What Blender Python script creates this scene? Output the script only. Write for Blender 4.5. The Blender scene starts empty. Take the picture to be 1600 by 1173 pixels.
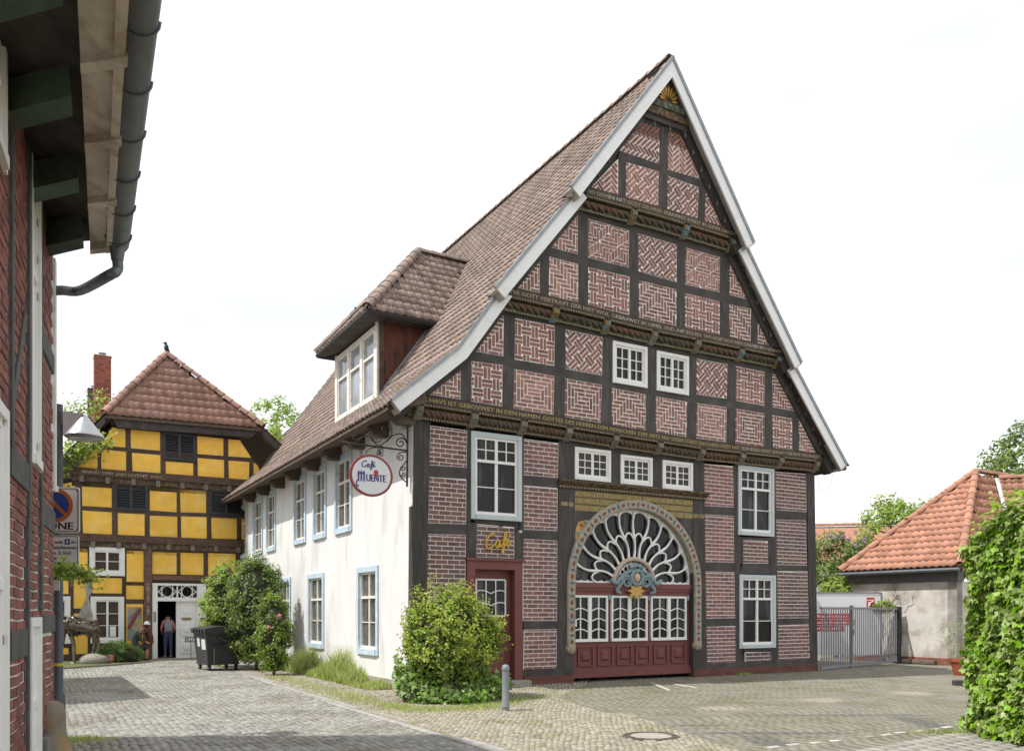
import bpy, math, random
import numpy as np
from mathutils import Vector, Matrix

random.seed(7); rng = np.random.default_rng(11)
S = bpy.context.scene
COL = S.collection

# ------------------------------------------------------------------ camera, sky, sun, exposure
F, HY, CZ = 1315.0, 956.0, 1.7          # focal length and horizon row of the 1600 x 1173 photograph, eye height
cam_d = bpy.data.cameras.new('camera'); cam = bpy.data.objects.new('camera', cam_d); COL.objects.link(cam)
cam.location = (0, 0, CZ); cam.rotation_euler = (math.pi/2, 0, 0)
cam_d.sensor_width = 36; cam_d.lens = F/1600*36; cam_d.shift_y = (HY-586.5)/1600
cam_d.clip_start = 0.05; cam_d.clip_end = 2000
S.camera = cam
SUN_AZ, SUN_EL = math.radians(19), math.radians(58)      # light travels towards +X, a little +Y
L = Vector((math.cos(SUN_EL)*math.cos(SUN_AZ), math.cos(SUN_EL)*math.sin(SUN_AZ), -math.sin(SUN_EL)))
sun_d = bpy.data.lights.new('sun', 'SUN'); sun_d.energy = 3.7; sun_d.angle = math.radians(0.6); sun_d.color = (1, .965, .915)
sun = bpy.data.objects.new('sun', sun_d); COL.objects.link(sun)
sun.rotation_euler = L.to_track_quat('-Z', 'Y').to_euler(); sun.location = (-20, -8, 40)
W = bpy.data.worlds.new('World'); S.world = W; W.use_nodes = True
wn = W.node_tree.nodes; wl = W.node_tree.links; wn.clear()
sky = wn.new('ShaderNodeTexSky'); sky.sky_type = 'NISHITA'; sky.sun_disc = False
sky.sun_elevation = SUN_EL; sky.sun_rotation = math.atan2(-L.x, -L.y)
tc = wn.new('ShaderNodeTexCoord'); mp = wn.new('ShaderNodeMapping'); mp.inputs['Scale'].default_value = (1.2, 1.2, 4.0)
nz = wn.new('ShaderNodeTexNoise'); nz.inputs['Scale'].default_value = 1.6; nz.inputs['Detail'].default_value = 6
wr = wn.new('ShaderNodeMapRange'); wr.inputs[1].default_value = .36; wr.inputs[2].default_value = .60; wr.inputs[3].default_value = .66; wr.inputs[4].default_value = .97
mx = wn.new('ShaderNodeMix'); mx.data_type = 'RGBA'; mx.inputs[7].default_value = (9.35, 9.45, 9.55, 1)
bg = wn.new('ShaderNodeBackground'); bg.inputs['Strength'].default_value = .108; wo = wn.new('ShaderNodeOutputWorld')
wl.new(tc.outputs['Generated'], mp.inputs[0]); wl.new(mp.outputs[0], nz.inputs['Vector']); wl.new(nz.outputs[0], wr.inputs[0])
wl.new(wr.outputs[0], mx.inputs[0]); wl.new(sky.outputs[0], mx.inputs[6]); wl.new(mx.outputs[2], bg.inputs[0]); wl.new(bg.outputs[0], wo.inputs[0])
S.view_settings.view_transform = 'Standard'; S.view_settings.look = 'None'; S.view_settings.exposure = .38; S.view_settings.gamma = 1

# ------------------------------------------------------------------ materials
MATS = {}
def mat(name, col, rough=.8, var=.15, scale=6, bump=0, bscale=60, isl=0, metal=0, spec=.35, col2=None, c2s=1.5, c2lo=.5, c2hi=.65, stretch=None, transl=0, hue=0):
    if name in MATS: return MATS[name]
    m = bpy.data.materials.new(name); m.use_nodes = True
    N = m.node_tree.nodes; K = m.node_tree.links; p = N['Principled BSDF']
    p.inputs['Roughness'].default_value = rough; p.inputs['Metallic'].default_value = metal
    p.inputs['Specular IOR Level'].default_value = spec
    t = N.new('ShaderNodeTexCoord'); vec = t.outputs['Object']
    if stretch:
        q = N.new('ShaderNodeMapping'); q.inputs['Scale'].default_value = stretch; K.new(vec, q.inputs[0]); vec = q.outputs[0]
    n = N.new('ShaderNodeTexNoise'); n.inputs['Scale'].default_value = scale; n.inputs['Detail'].default_value = 5; K.new(vec, n.inputs['Vector'])
    base = N.new('ShaderNodeRGB'); base.outputs[0].default_value = (*col, 1); c = base.outputs[0]
    if col2:
        n2 = N.new('ShaderNodeTexNoise'); n2.inputs['Scale'].default_value = c2s; n2.inputs['Detail'].default_value = 6; K.new(vec, n2.inputs['Vector'])
        r2 = N.new('ShaderNodeMapRange'); r2.inputs[1].default_value = c2lo; r2.inputs[2].default_value = c2hi; K.new(n2.outputs[0], r2.inputs[0])
        x2 = N.new('ShaderNodeMix'); x2.data_type = 'RGBA'; K.new(r2.outputs[0], x2.inputs[0]); K.new(c, x2.inputs[6]); x2.inputs[7].default_value = (*col2, 1); c = x2.outputs[2]
    h = N.new('ShaderNodeHueSaturation'); K.new(c, h.inputs['Color'])
    r = N.new('ShaderNodeMapRange'); r.inputs[1].default_value = .25; r.inputs[2].default_value = .75; r.inputs[3].default_value = 1-var; r.inputs[4].default_value = 1+var; K.new(n.outputs[0], r.inputs[0])
    val = r.outputs[0]
    if isl:
        g = N.new('ShaderNodeNewGeometry'); oi = N.new('ShaderNodeObjectInfo')
        a = N.new('ShaderNodeMath'); a.operation = 'ADD'; K.new(g.outputs['Random Per Island'], a.inputs[0]); K.new(oi.outputs['Random'], a.inputs[1])
        fr = N.new('ShaderNodeMath'); fr.operation = 'FRACT'; K.new(a.outputs[0], fr.inputs[0])
        ir = N.new('ShaderNodeMapRange'); ir.inputs[3].default_value = 1-isl; ir.inputs[4].default_value = 1+isl; K.new(fr.outputs[0], ir.inputs[0])
        mu = N.new('ShaderNodeMath'); mu.operation = 'MULTIPLY'; K.new(val, mu.inputs[0]); K.new(ir.outputs[0], mu.inputs[1]); val = mu.outputs[0]
        if hue:
            m7 = N.new('ShaderNodeMath'); m7.operation = 'MULTIPLY'; m7.inputs[1].default_value = 7.3; K.new(fr.outputs[0], m7.inputs[0])
            f7 = N.new('ShaderNodeMath'); f7.operation = 'FRACT'; K.new(m7.outputs[0], f7.inputs[0])
            hr = N.new('ShaderNodeMapRange'); hr.inputs[3].default_value = .5-hue; hr.inputs[4].default_value = .5+hue; K.new(f7.outputs[0], hr.inputs[0]); K.new(hr.outputs[0], h.inputs['Hue'])
            sr = N.new('ShaderNodeMapRange'); sr.inputs[3].default_value = 1-hue*10; sr.inputs[4].default_value = 1+hue*8; K.new(f7.outputs[0], sr.inputs[0]); K.new(sr.outputs[0], h.inputs['Saturation'])
    K.new(val, h.inputs['Value']); K.new(h.outputs[0], p.inputs['Base Color'])
    if bump:
        bn = N.new('ShaderNodeTexNoise'); bn.inputs['Scale'].default_value = bscale; bn.inputs['Detail'].default_value = 4; K.new(vec, bn.inputs['Vector'])
        b = N.new('ShaderNodeBump'); b.inputs['Strength'].default_value = min(1, bump*12); b.inputs['Distance'].default_value = bump; K.new(bn.outputs[0], b.inputs['Height']); K.new(b.outputs[0], p.inputs['Normal'])
    if transl:
        tr = N.new('ShaderNodeBsdfTranslucent'); K.new(h.outputs[0], tr.inputs['Color']); ms = N.new('ShaderNodeMixShader'); ms.inputs[0].default_value = transl
        K.new(p.outputs[0], ms.inputs[1]); K.new(tr.outputs[0], ms.inputs[2]); K.new(ms.outputs[0], N['Material Output'].inputs['Surface'])
    MATS[name] = m; return m

TIMBER = mat('dark_timber', (.060, .053, .050), .75, .35, 3, .006, 30, isl=.14, col2=(.075, .068, .064), c2s=2.5)
TIMBER_POST = mat('dark_timber_post', (.060, .053, .050), .75, .35, 3, .007, 14, isl=.14, col2=(.075, .068, .064), c2s=1.5, stretch=(6, 6, .8))
TIMBER_BROWN = mat('brown_timber', (.075, .050, .038), .75, .35, 5, .006, 30, isl=.15)
BRICK = mat('brick', (.225, .118, .102), .85, .18, 14, .004, 90, isl=.22, hue=.006, col2=(.185, .110, .102), c2s=1.1, c2lo=.45, c2hi=.62)
BRICK_UP = mat('brick_patterned', (.305, .150, .118), .85, .18, 14, .004, 90, isl=.24, hue=.006, col2=(.25, .132, .108), c2s=1.3, c2lo=.45, c2hi=.6)
MORTAR = mat('white_joint', (.88, .85, .83), .9, .08, 8, .003, 80)
WHITE = mat('white_paint', (.80, .80, .78), .5, .04, 4)
WHITE_OLD = mat('weathered_white_paint', (.74, .72, .66), .6, .10, 9, .002, 60, col2=(.50, .45, .36), c2s=7, c2lo=.60, c2hi=.68)
STUCCO = mat('white_stucco', (.73, .73, .725), .9, .06, 2, .018, 26, col2=(.55, .53, .49), c2s=1.6, c2lo=.55, c2hi=.75, stretch=(1, 1, .35))
BLUE = mat('pale_blue_paint', (.49, .60, .69), .6, .10, 6, .002, 40, col2=(.55, .68, .76), c2s=5)
GREYBLUE = mat('grey_blue_paint', (.50, .57, .585), .55, .05, 5)
REDPAINT = mat('oxblood_paint', (.18, .062, .054), .55, .10, 4, .002, 40)
GLASS = mat('dark_glass', (.012, .013, .014), .05, .4, 3, spec=.28, col2=(.055, .055, .052), c2s=1.6, c2lo=.52, c2hi=.60, stretch=(3, 3, .5))
GLASS_PALE = mat('curtained_glass', (.10, .10, .095), .06, .5, 4, spec=.5)
GOLD = mat('gold_lettering', (.36, .29, .12), .5, .2, 30)
PALEGOLD = mat('faded_gold_lettering', (.33, .29, .18), .6, .3, 20, col2=(.42, .46, .44), c2s=2)
GREYWOOD = mat('weathered_board', (.115, .085, .065), .85, .3, 8, .006, 30)
CARVED = mat('painted_carving', (.085, .06, .042), .75, .5, 10, .006, 60, col2=(.19, .125, .055), c2s=14, c2lo=.5, c2hi=.6)
CARVED_GREEN = mat('painted_carving_green', (.085, .075, .042), .75, .5, 12, .006, 60, col2=(.10, .17, .16), c2s=12, c2lo=.52, c2hi=.6)
DENTIL = mat('dentil_paint', (.30, .26, .17), .7, .3, 30)
CONSOLE = mat('console_paint', (.17, .15, .13), .7, .35, 12, .004, 50)
CONSOLE_C = mat('console_coloured_paint', (.20, .135, .055), .7, .4, 14, .004, 50, col2=(.12, .22, .26), c2s=8, c2lo=.5, c2hi=.56)
TILE = mat('brown_roof_tile', (.285, .220, .185), .88, .22, 9, .004, 60, isl=.30, hue=.006, col2=(.20, .175, .15), c2s=1.3, c2lo=.5, c2hi=.72)
TILE_RED = mat('red_brown_roof_tile', (.31, .18, .14), .85, .2, 9, .004, 60, isl=.20, hue=.008, col2=(.20, .13, .10), c2s=1.2, c2lo=.55, c2hi=.7)
TILE_ORANGE = mat('orange_roof_tile', (.40, .200, .135), .9, .18, 5, .003, 60, isl=.17, hue=.004, col2=(.29, .165, .12), c2s=1.2, c2lo=.5, c2hi=.7)
YELLOW = mat('yellow_plaster', (.88, .53, .085), .9, .09, 3, .008, 40, isl=.08, col2=(.88, .60, .18), c2s=2.6, c2lo=.46, c2hi=.72)
STEEL = mat('zinc', (.30, .31, .32), .45, .15, 8, metal=.6)
GREYMETAL = mat('grey_paint_metal', (.22, .23, .245), .45, .08, 8)
DARKMETAL = mat('dark_iron', (.03, .03, .032), .5, .2, 20)
SHUTTER = mat('charcoal_shutter', (.045, .045, .052), .6, .1, 10)
BLACK = mat('interior_dark', (.006, .006, .006), .9, 0)
SOIL = mat('soil', (.09, .07, .05), .95, .3, 12, .02, 20)

# ------------------------------------------------------------------ mesh helpers
class Frame:
    def __init__(s, O, ex, ey, ez): s.O, s.ex, s.ey, s.ez = [np.array(q, float) for q in (O, ex, ey, ez)]
    def __call__(s, a, b, c=0): return s.O + a*s.ex + b*s.ey + c*s.ez
UPV = np.array([0, 0, 1.0])
WORLD = Frame((0, 0, 0), (1, 0, 0), (0, 1, 0), (0, 0, 1))
ORG = {}
def org(o): return ORG.get(o.name, np.zeros(3)) if o else np.zeros(3)
def tag(o, label=None, cat=None, group=None, kind=None):
    if label: o['label'] = label
    if cat: o['category'] = cat
    if group: o['group'] = group
    if kind: o['kind'] = kind
    return o
def root(name, loc, label, cat, group=None):
    o = bpy.data.objects.new(name, None); COL.objects.link(o); o.location = loc; o.empty_display_size = .3
    ORG[o.name] = np.array(loc, float); return tag(o, label, cat, group)
def link(name, me, m, parent=None):
    o = bpy.data.objects.new(name, me); COL.objects.link(o)
    if m is not None and len(me.materials) == 0: me.materials.append(m)
    if parent: o.parent = parent
    ORG[o.name] = org(parent); return o
def fastmesh(name, V, Fs, smooth=False):
    V = np.asarray(V, np.float32).reshape(-1, 3); Fs = np.asarray(Fs, np.int32); k = Fs.shape[1]; n = len(Fs)
    me = bpy.data.meshes.new(name); me.vertices.add(len(V)); me.vertices.foreach_set('co', V.ravel())
    me.loops.add(n*k); me.loops.foreach_set('vertex_index', Fs.ravel()); me.polygons.add(n)
    me.polygons.foreach_set('loop_start', np.arange(0, n*k, k, dtype=np.int32))
    if smooth: me.polygons.foreach_set('use_smooth', np.ones(n, bool))
    me.update(calc_edges=True); return me
class MB:
    def __init__(s): s.v = []; s.f = []
    def add(s, V, Fs):
        b = len(s.v); s.v += [tuple(map(float, p)) for p in V]; s.f += [tuple(i+b for i in f) for f in Fs]; return s
    def prism(s, fr, poly, c0, c1):
        k = len(poly); V = [fr(a, b, c0) for a, b in poly]+[fr(a, b, c1) for a, b in poly]
        return s.add(V, [tuple(range(k-1, -1, -1)), tuple(range(k, 2*k))]+[(i, (i+1) % k, k+(i+1) % k, k+i) for i in range(k)])
    def box(s, fr, a0, a1, b0, b1, c0, c1): return s.prism(fr, [(a0, b0), (a1, b0), (a1, b1), (a0, b1)], c0, c1)
    def bevbox(s, fr, a0, a1, b0, b1, c0, c1, e=.01):
        V = [fr(*p) for p in [(a0, b0, c0), (a1, b0, c0), (a1, b1, c0), (a0, b1, c0), (a0, b0, c1-e), (a1, b0, c1-e), (a1, b1, c1-e), (a0, b1, c1-e), (a0+e, b0+e, c1), (a1-e, b0+e, c1), (a1-e, b1-e, c1), (a0+e, b1-e, c1)]]
        return s.add(V, [(3, 2, 1, 0), (0, 1, 5, 4), (1, 2, 6, 5), (2, 3, 7, 6), (3, 0, 4, 7), (4, 5, 9, 8), (5, 6, 10, 9), (6, 7, 11, 10), (7, 4, 8, 11), (8, 9, 10, 11)])
    def hexa(s, P):   # 8 points: bottom 4, top 4
        return s.add(P, [(3, 2, 1, 0), (4, 5, 6, 7), (0, 1, 5, 4), (1, 2, 6, 5), (2, 3, 7, 6), (3, 0, 4, 7)])
    def tube(s, pts, r, seg=8, caps=True):
        pts = [np.array(p, float) for p in pts]; n = len(pts); rs = r if hasattr(r, '__len__') else [r]*n; rings = []; prev = None
        for i, p in enumerate(pts):
            d = pts[min(i+1, n-1)]-pts[max(i-1, 0)]; d = d/(np.linalg.norm(d)+1e-9)
            if prev is None:
                a = np.array([0, 0, 1.]) if abs(d[2]) < .9 else np.array([1., 0, 0]); prev = np.cross(d, a)
            x = prev-d*np.dot(prev, d); x /= (np.linalg.norm(x)+1e-9); prev = x; y = np.cross(d, x)
            rings.append([p+rs[i]*(math.cos(2*math.pi*j/seg)*x+math.sin(2*math.pi*j/seg)*y) for j in range(seg)])
        V = [q for g in rings for q in g]; Fs = [(i*seg+j, i*seg+(j+1) % seg, (i+1)*seg+(j+1) % seg, (i+1)*seg+j) for i in range(n-1) for j in range(seg)]
        if caps: Fs += [tuple(range(seg-1, -1, -1)), tuple((n-1)*seg+j for j in range(seg))]
        return s.add(V, Fs)
    def lathe(s, fr, prof, seg=16, arc=2*math.pi, start=0):   # prof (r, h): axis along fr.ez
        full = arc > 6.28; m = seg if full else seg+1; V = []; k = len(prof)
        for j in range(m):
            a = start+arc*j/seg
            V += [fr(r*math.cos(a), r*math.sin(a), h) for r, h in prof]
        Fs = []
        for j in range(seg):
            j2 = (j+1) % m
            Fs += [(j*k+i, j2*k+i, j2*k+i+1, j*k+i+1) for i in range(k-1)]
        return s.add(V, Fs)
    def ball(s, c, rx, ry=None, rz=None, seg=10, rings=6, jit=0):
        ry = ry or rx; rz = rz or rx; V = []; c = np.array(c, float)
        for i in range(rings+1):
            t = math.pi*i/rings
            for j in range(seg):
                p = 2*math.pi*j/seg; q = 1+(random.uniform(-jit, jit) if jit else 0)
                V.append(c+np.array([rx*math.sin(t)*math.cos(p)*q, ry*math.sin(t)*math.sin(p)*q, rz*math.cos(t)*q]))
        return s.add(V, [(i*seg+j, (i+1)*seg+j, (i+1)*seg+(j+1) % seg, i*seg+(j+1) % seg) for i in range(rings) for j in range(seg)])
    def build(s, name, m, parent=None, smooth=False, label=None, kind=None):
        o0 = org(parent); me = bpy.data.meshes.new(name); V = np.array(s.v)-o0
        me.from_pydata(V.tolist(), [], s.f)
        if smooth: me.polygons.foreach_set('use_smooth', np.ones(len(me.polygons), bool))
        o = link(name, me, m, parent)
        if smooth:
            try: me.set_sharp_from_angle(angle=math.radians(40))
            except Exception: pass
        if label: o['label'] = label
        if kind: o['kind'] = kind
        return o
def thing(mb, name, m, loc, label, cat, group=None, smooth=False):
    me = bpy.data.meshes.new(name); me.from_pydata((np.array(mb.v)-np.array(loc, float)).tolist(), [], mb.f)
    if smooth: me.polygons.foreach_set('use_smooth', np.ones(len(me.polygons), bool))
    o = link(name, me, m); o.location = loc; ORG[o.name] = np.array(loc, float); return tag(o, label, cat, group)

# polygon clipping in 2-D
def area(p): return .5*sum(p[i][0]*p[(i+1) % len(p)][1]-p[(i+1) % len(p)][0]*p[i][1] for i in range(len(p)))
def ccw(p): return p if area(p) > 0 else p[::-1]
def halfplane(p, q, nx, ny):
    out = []
    for i in range(len(p)):
        A_, B_ = p[i], p[(i+1) % len(p)]
        da = (A_[0]-q[0])*nx+(A_[1]-q[1])*ny; db = (B_[0]-q[0])*nx+(B_[1]-q[1])*ny
        if da >= 0: out.append(A_)
        if da*db < 0: k = da/(da-db); out.append((A_[0]+k*(B_[0]-A_[0]), A_[1]+k*(B_[1]-A_[1])))
    return out
def clip(p, c, d=0):
    c = ccw(c)
    for i in range(len(c)):
        a, b = c[i], c[(i+1) % len(c)]; l = math.hypot(b[0]-a[0], b[1]-a[1])
        if l < 1e-6: continue
        nx, ny = -(b[1]-a[1])/l, (b[0]-a[0])/l
        p = halfplane(p, (a[0]+nx*d, a[1]+ny*d), nx, ny)
        if len(p) < 3: return []
    return p
def bbox(p): xs = [q[0] for q in p]; ys = [q[1] for q in p]; return min(xs), max(xs), min(ys), max(ys)
def rect(x0, y0, x1, y1): return [(x0, y0), (x1, y0), (x1, y1), (x0, y1)]
def crom(P, k=6):
    P = [np.array(q, float) for q in P]; P = [2*P[0]-P[1]]+P+[2*P[-1]-P[-2]]; out = []
    for i in range(1, len(P)-2):
        for j in range(k):
            t = j/k; out.append(.5*(2*P[i]+(P[i+1]-P[i-1])*t+(2*P[i-1]-5*P[i]+4*P[i+1]-P[i+2])*t*t+(3*P[i]-P[i-1]-3*P[i+1]+P[i+2])*t**3))
    return out+[P[-2]]

# photograph geometry: rays through the level camera met with real planes
def ray(x, y): return np.array([(x-800)/F, 1.0, (HY-y)/F])
CAM = np.array([0, 0, CZ])
def on_plane(x, y, P, nrm): d = ray(x, y); return CAM+d*(np.dot(nrm, P-CAM)/np.dot(nrm, d))
def gp(x, y, z=0): d = ray(x, y); P = CAM+d*((z-CZ)/d[2]); return np.array([P[0], P[1], z])
def proj(P): return 800+F*P[0]/P[1], HY-F*(P[2]-CZ)/P[1]

# brick bonds: lists of brick outlines covering a box, brick 27 x 8.2 cm
BL, BH, JG = .262, .0775, .0205
def bond_running(bb, L_=BL, H_=BH, g=JG):
    x0, x1, y0, y1 = bb; out = []; y = y0+.004; r = 0
    while y < y1:
        x = x0-(.5*(L_+g) if r % 2 else 0)-random.uniform(0, .03)
        while x < x1: out.append(rect(x, y, x+L_, y+H_)); x += L_+g
        y += H_+g; r += 1
    return out
def rot(p, c, a): ca, sa = math.cos(a), math.sin(a); return [(c[0]+(x-c[0])*ca-(y-c[1])*sa, c[1]+(x-c[0])*sa+(y-c[1])*ca) for x, y in p]
def bond_basket(bb, a=0):
    x0, x1, y0, y1 = bb; c = ((x0+x1)/2, (y0+y1)/2); L_, H_, g = .243, .066, .026; p = (L_+2*H_+g)/2+g*.8; n = int(max(x1-x0, y1-y0)/p)+3; out = []
    for i in range(-n, n+1):
        for j in range(-n, n+1):
            cx, cy = c[0]+i*p, c[1]+j*p
            for s in (-1, 1):
                o = s*(H_+g)/2
                q = rect(cx-L_/2, cy+o-H_/2, cx+L_/2, cy+o+H_/2) if (i+j) % 2 == 0 else rect(cx+o-H_/2, cy-L_/2, cx+o+H_/2, cy+L_/2)
                out.append(rot(q, c, a))
    return out
def bond_herring(bb, a=0, mirror=False, w=.091, g=.028, m=3):
    x0, x1, y0, y1 = bb; c = ((x0+x1)/2, (y0+y1)/2); n = int(max(x1-x0, y1-y0)/w)+6; out = []; seen = set()
    for x in range(-n, n):
        for y in range(-n, n):
            d = (x-y) % (2*m)
            k = ('h', x-d, y) if d < m else ('v', x, y+(d-m))
            if k in seen: continue
            seen.add(k)
            if k[0] == 'h': q = rect(k[1]*w+g/2, k[2]*w+g/2, (k[1]+m)*w-g/2, (k[2]+1)*w-g/2)
            else: q = rect(k[1]*w+g/2, (k[2]-m+1)*w+g/2, (k[1]+1)*w-g/2, (k[2]+1)*w-g/2)
            if mirror: q = [(-X, Y) for X, Y in q]
            out.append(rot([(X+c[0], Y+c[1]) for X, Y in q], c, a))
    return out
def bond_chevron(bb):
    x0, x1, y0, y1 = bb; cx = (x0+x1)/2; out = []
    for mir in (False, True):
        half = rect(x0-1, y0-1, cx-.008, y1+1) if not mir else rect(cx+.008, y0-1, x1+1, y1+1)
        for q in bond_herring((cx-(x1-x0)/2, cx+(x1-x0)/2, y0, y1), 0, mir):
            k = clip(ccw(q), half)
            if len(k) > 2: out.append(k)
    return out
def bond_rings(bb):
    x0, x1, y0, y1 = bb; out = []; w = .091; g = .026; k = 0
    while x1-x0 > .06 and y1-y0 > .06:
        def strip(a0, a1, b0, b1, hor):
            n = max(1, round((a1-a0)/.27)); st = (a1-a0)/n
            for i in range(n):
                p, q = a0+i*st+g/2, a0+(i+1)*st-g/2
                out.append(rect(p, b0+g/2, q, b1-g/2) if hor else rect(b0+g/2, p, b1-g/2, q))
        if y1-y0 < 2.1*w or x1-x0 < 2.1*w:
            nr_ = max(1, round((y1-y0)/w))
            for q_ in range(nr_): strip(x0, x1, y0+(y1-y0)*q_/nr_, y0+(y1-y0)*(q_+1)/nr_, True)
            break
        else:
            strip(x0, x1-w, y0, y0+w, True); strip(x0+w, x1, y1-w, y1, True); strip(y0+w, y1, x0, x0+w, False); strip(y0, y1-w, x1-w, x1, False)
        x0 += w; x1 -= w; y0 += w; y1 -= w; k += 1
    return out
def bond_star(bb):
    x0, x1, y0, y1 = bb; W_, H_ = x1-x0, y1-y0; out = []; g = .022; w = .084; Q = lambda *p: [(x0+a*W_, y0+b*H_) for a, b in p]
    hor = []; ver = []
    hor.append(Q((.27, .5), (.5, .2), (.73, .5), (.5, .8)))
    for fx in (0, 1):
        X = (lambda a: a) if fx == 0 else (lambda a: 1-a)
        hor.append(Q((X(0), .26), (X(.27), .5), (X(0), .74)))
        for fy in (0, 1):
            Y = (lambda b: b) if fy == 0 else (lambda b: 1-b)
            hor.append(Q((X(0), Y(1)), (X(.25), Y(.74)), (X(.5), Y(1))))
            ver.append(Q((X(0), Y(1)), (X(0), Y(.74)), (X(.27), Y(.5)), (X(.25), Y(.74)))); ver.append(Q((X(.25), Y(.74)), (X(.27), Y(.5)), (X(.5), Y(.8)), (X(.5), Y(1))))
    for k, reg in enumerate(hor):
        y = y0; r_ = 0
        while y < y1:
            x = x0-.12*(r_ % 2)
            while x < x1:
                q = clip(rect(x+g/2, y+g/2, x+.24-g/2, y+w-g/2), reg, .008)
                if len(q) > 2: out.append(q)
                x += .24
            y += w; r_ += 1
    for reg in ver:
        x = x0
        while x < x1:
            q = clip(rect(x+g/2, y0, x+w-g/2, y1), reg, .008)
            if len(q) > 2: out.append(q)
            x += w
    return out
def bb4(bb): return rect(bb[0], bb[2], bb[1], bb[3])
BONDS = {'r': bond_running, 'b': bond_basket, 'B': lambda bb: bond_basket(bb, math.pi/4), 'h': bond_herring, 'H': lambda bb: bond_herring(bb, 0, True),
         'z': lambda bb: bond_herring(bb, math.pi/4, True), 'Z': lambda bb: bond_herring(bb, math.pi/4), 'c': bond_chevron, 'q': bond_rings, 's': bond_star}
def prism_mesh(fr, poly, c0, c1, o0, e=.004):
    poly = ccw(poly); k = len(poly)
    V = [fr(a, b, c0)-o0 for a, b in poly]+[fr(a, b, c1)-o0 for a, b in poly]
    return V, [tuple(range(k, 2*k))]+[(i, (i+1) % k, k+(i+1) % k, k+i) for i in range(k)]
def split_pieces(pieces, limit, name, owner, rest_name):
    """pieces: (V, F, parent, score, material). The best-seen become objects of their own, the rest one part of the owner."""
    order = sorted(range(len(pieces)), key=lambda i: -pieces[i][3]); rest = MB(); fm = []; slots = []
    for r_, i in enumerate(order):
        V, Fs, par, sc, m = pieces[i]
        if r_ < limit and sc > 0:
            o0 = org(par); me = bpy.data.meshes.new(name); me.from_pydata([tuple(p-o0) for p in V], [], Fs); link(name, me, m, par)
        else:
            rest.add(V, Fs)
            if m not in slots: slots.append(m)
            fm += [slots.index(m)]*len(Fs)
    if rest.v:
        o = rest.build(rest_name, slots[0], owner, kind='stuff')
        for m in slots[1:]: o.data.materials.append(m)
        o.data.polygons.foreach_set('material_index', fm)
def score(V):
    P = np.mean(V, axis=0)
    if P[1] < .5: return 0
    q = [proj(p) for p in V]; xs = [a for a, b in q]; ys = [b for a, b in q]
    if max(xs) < 0 or min(xs) > 1600 or max(ys) < 0 or min(ys) > 1173: return 0
    return (max(xs)-min(xs))*(max(ys)-min(ys))

# lettering (built-in font) as flat raised meshes
def text_geo(s):
    c = bpy.data.curves.new('t', 'FONT'); c.body = s; c.size = 1; c.resolution_u = 2
    o = bpy.data.objects.new('t', c); COL.objects.link(o); bpy.context.view_layer.update()
    me = bpy.data.meshes.new_from_object(o.evaluated_get(bpy.context.evaluated_depsgraph_get()))
    V = np.array([v.co[:] for v in me.vertices]); Fs = [tuple(p.vertices) for p in me.polygons]
    bpy.data.objects.remove(o); bpy.data.curves.remove(c); bpy.data.meshes.remove(me); return V, Fs
def text_on(fr, s, a0, a1, zfun, h, c, m, parent, fat=0):
    V, Fs = text_geo(s); V = V.copy(); x0, x1 = V[:, 0].min(), V[:, 0].max(); y0, y1 = 0, .7
    mb = MB(); P = []
    for x, y, _ in V:
        a = a0+(x-x0)/(x1-x0)*(a1-a0); P.append(fr(a, zfun(a)+(y-y0)/(y1-y0)*h, c))
    mb.add(P, Fs)
    ez = fr.ez*.004
    if fat:
        for d in ((fat, 0), (-fat, 0)): mb.add([p+d[0]*fr.ex-ez*.3*abs(d[0])/fat for p in P], Fs)
    return mb.build('lettering', m, parent)

# foliage
LEAF = (np.array([[0, 0, 0], [-.32, .5, .10], [0, 1, 0], [.32, .5, .10]]), np.array([[0, 1, 2], [0, 2, 3]]))
IVY = (np.array([[0, 0, 0], [-.42, .05, .05], [-.50, .45, .02], [-.2, .55, .06], [0, 1, -.05], [.2, .55, .06], [.50, .45, .02], [.42, .05, .05]]), np.array([[0, 1, 2], [0, 2, 3], [0, 3, 4], [0, 4, 5], [0, 5, 6], [0, 6, 7]]))
NEEDLE = (np.array([[0, 0, 0], [-.13, .55, .04], [0, 1, 0], [.13, .55, .04]]), np.array([[0, 1, 2], [0, 2, 3]]))
def leaf_frames(n, nrm, droop=.0):
    nrm = nrm/np.linalg.norm(nrm, axis=1, keepdims=True)
    t = rng.normal(size=(n, 3)); t[:, 2] -= droop; t -= nrm*np.sum(t*nrm, 1, keepdims=True); t /= np.linalg.norm(t, axis=1, keepdims=True)
    x = np.cross(t, nrm); return np.stack([x, t, nrm], 2)
def leaf_mesh(P, nrm, size, tpl=LEAF, droop=0, svar=.35):
    n = len(P); R = leaf_frames(n, nrm, droop); s = size*(1+rng.uniform(-svar, svar, n))
    V = np.einsum('nij,kj->nki', R, tpl[0])*s[:, None, None]+P[:, None, :]
    k = len(tpl[0]); Fs = tpl[1][None]+(np.arange(n)*k)[:, None, None]
    return V.reshape(-1, 3), Fs.reshape(-1, 3)
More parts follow.
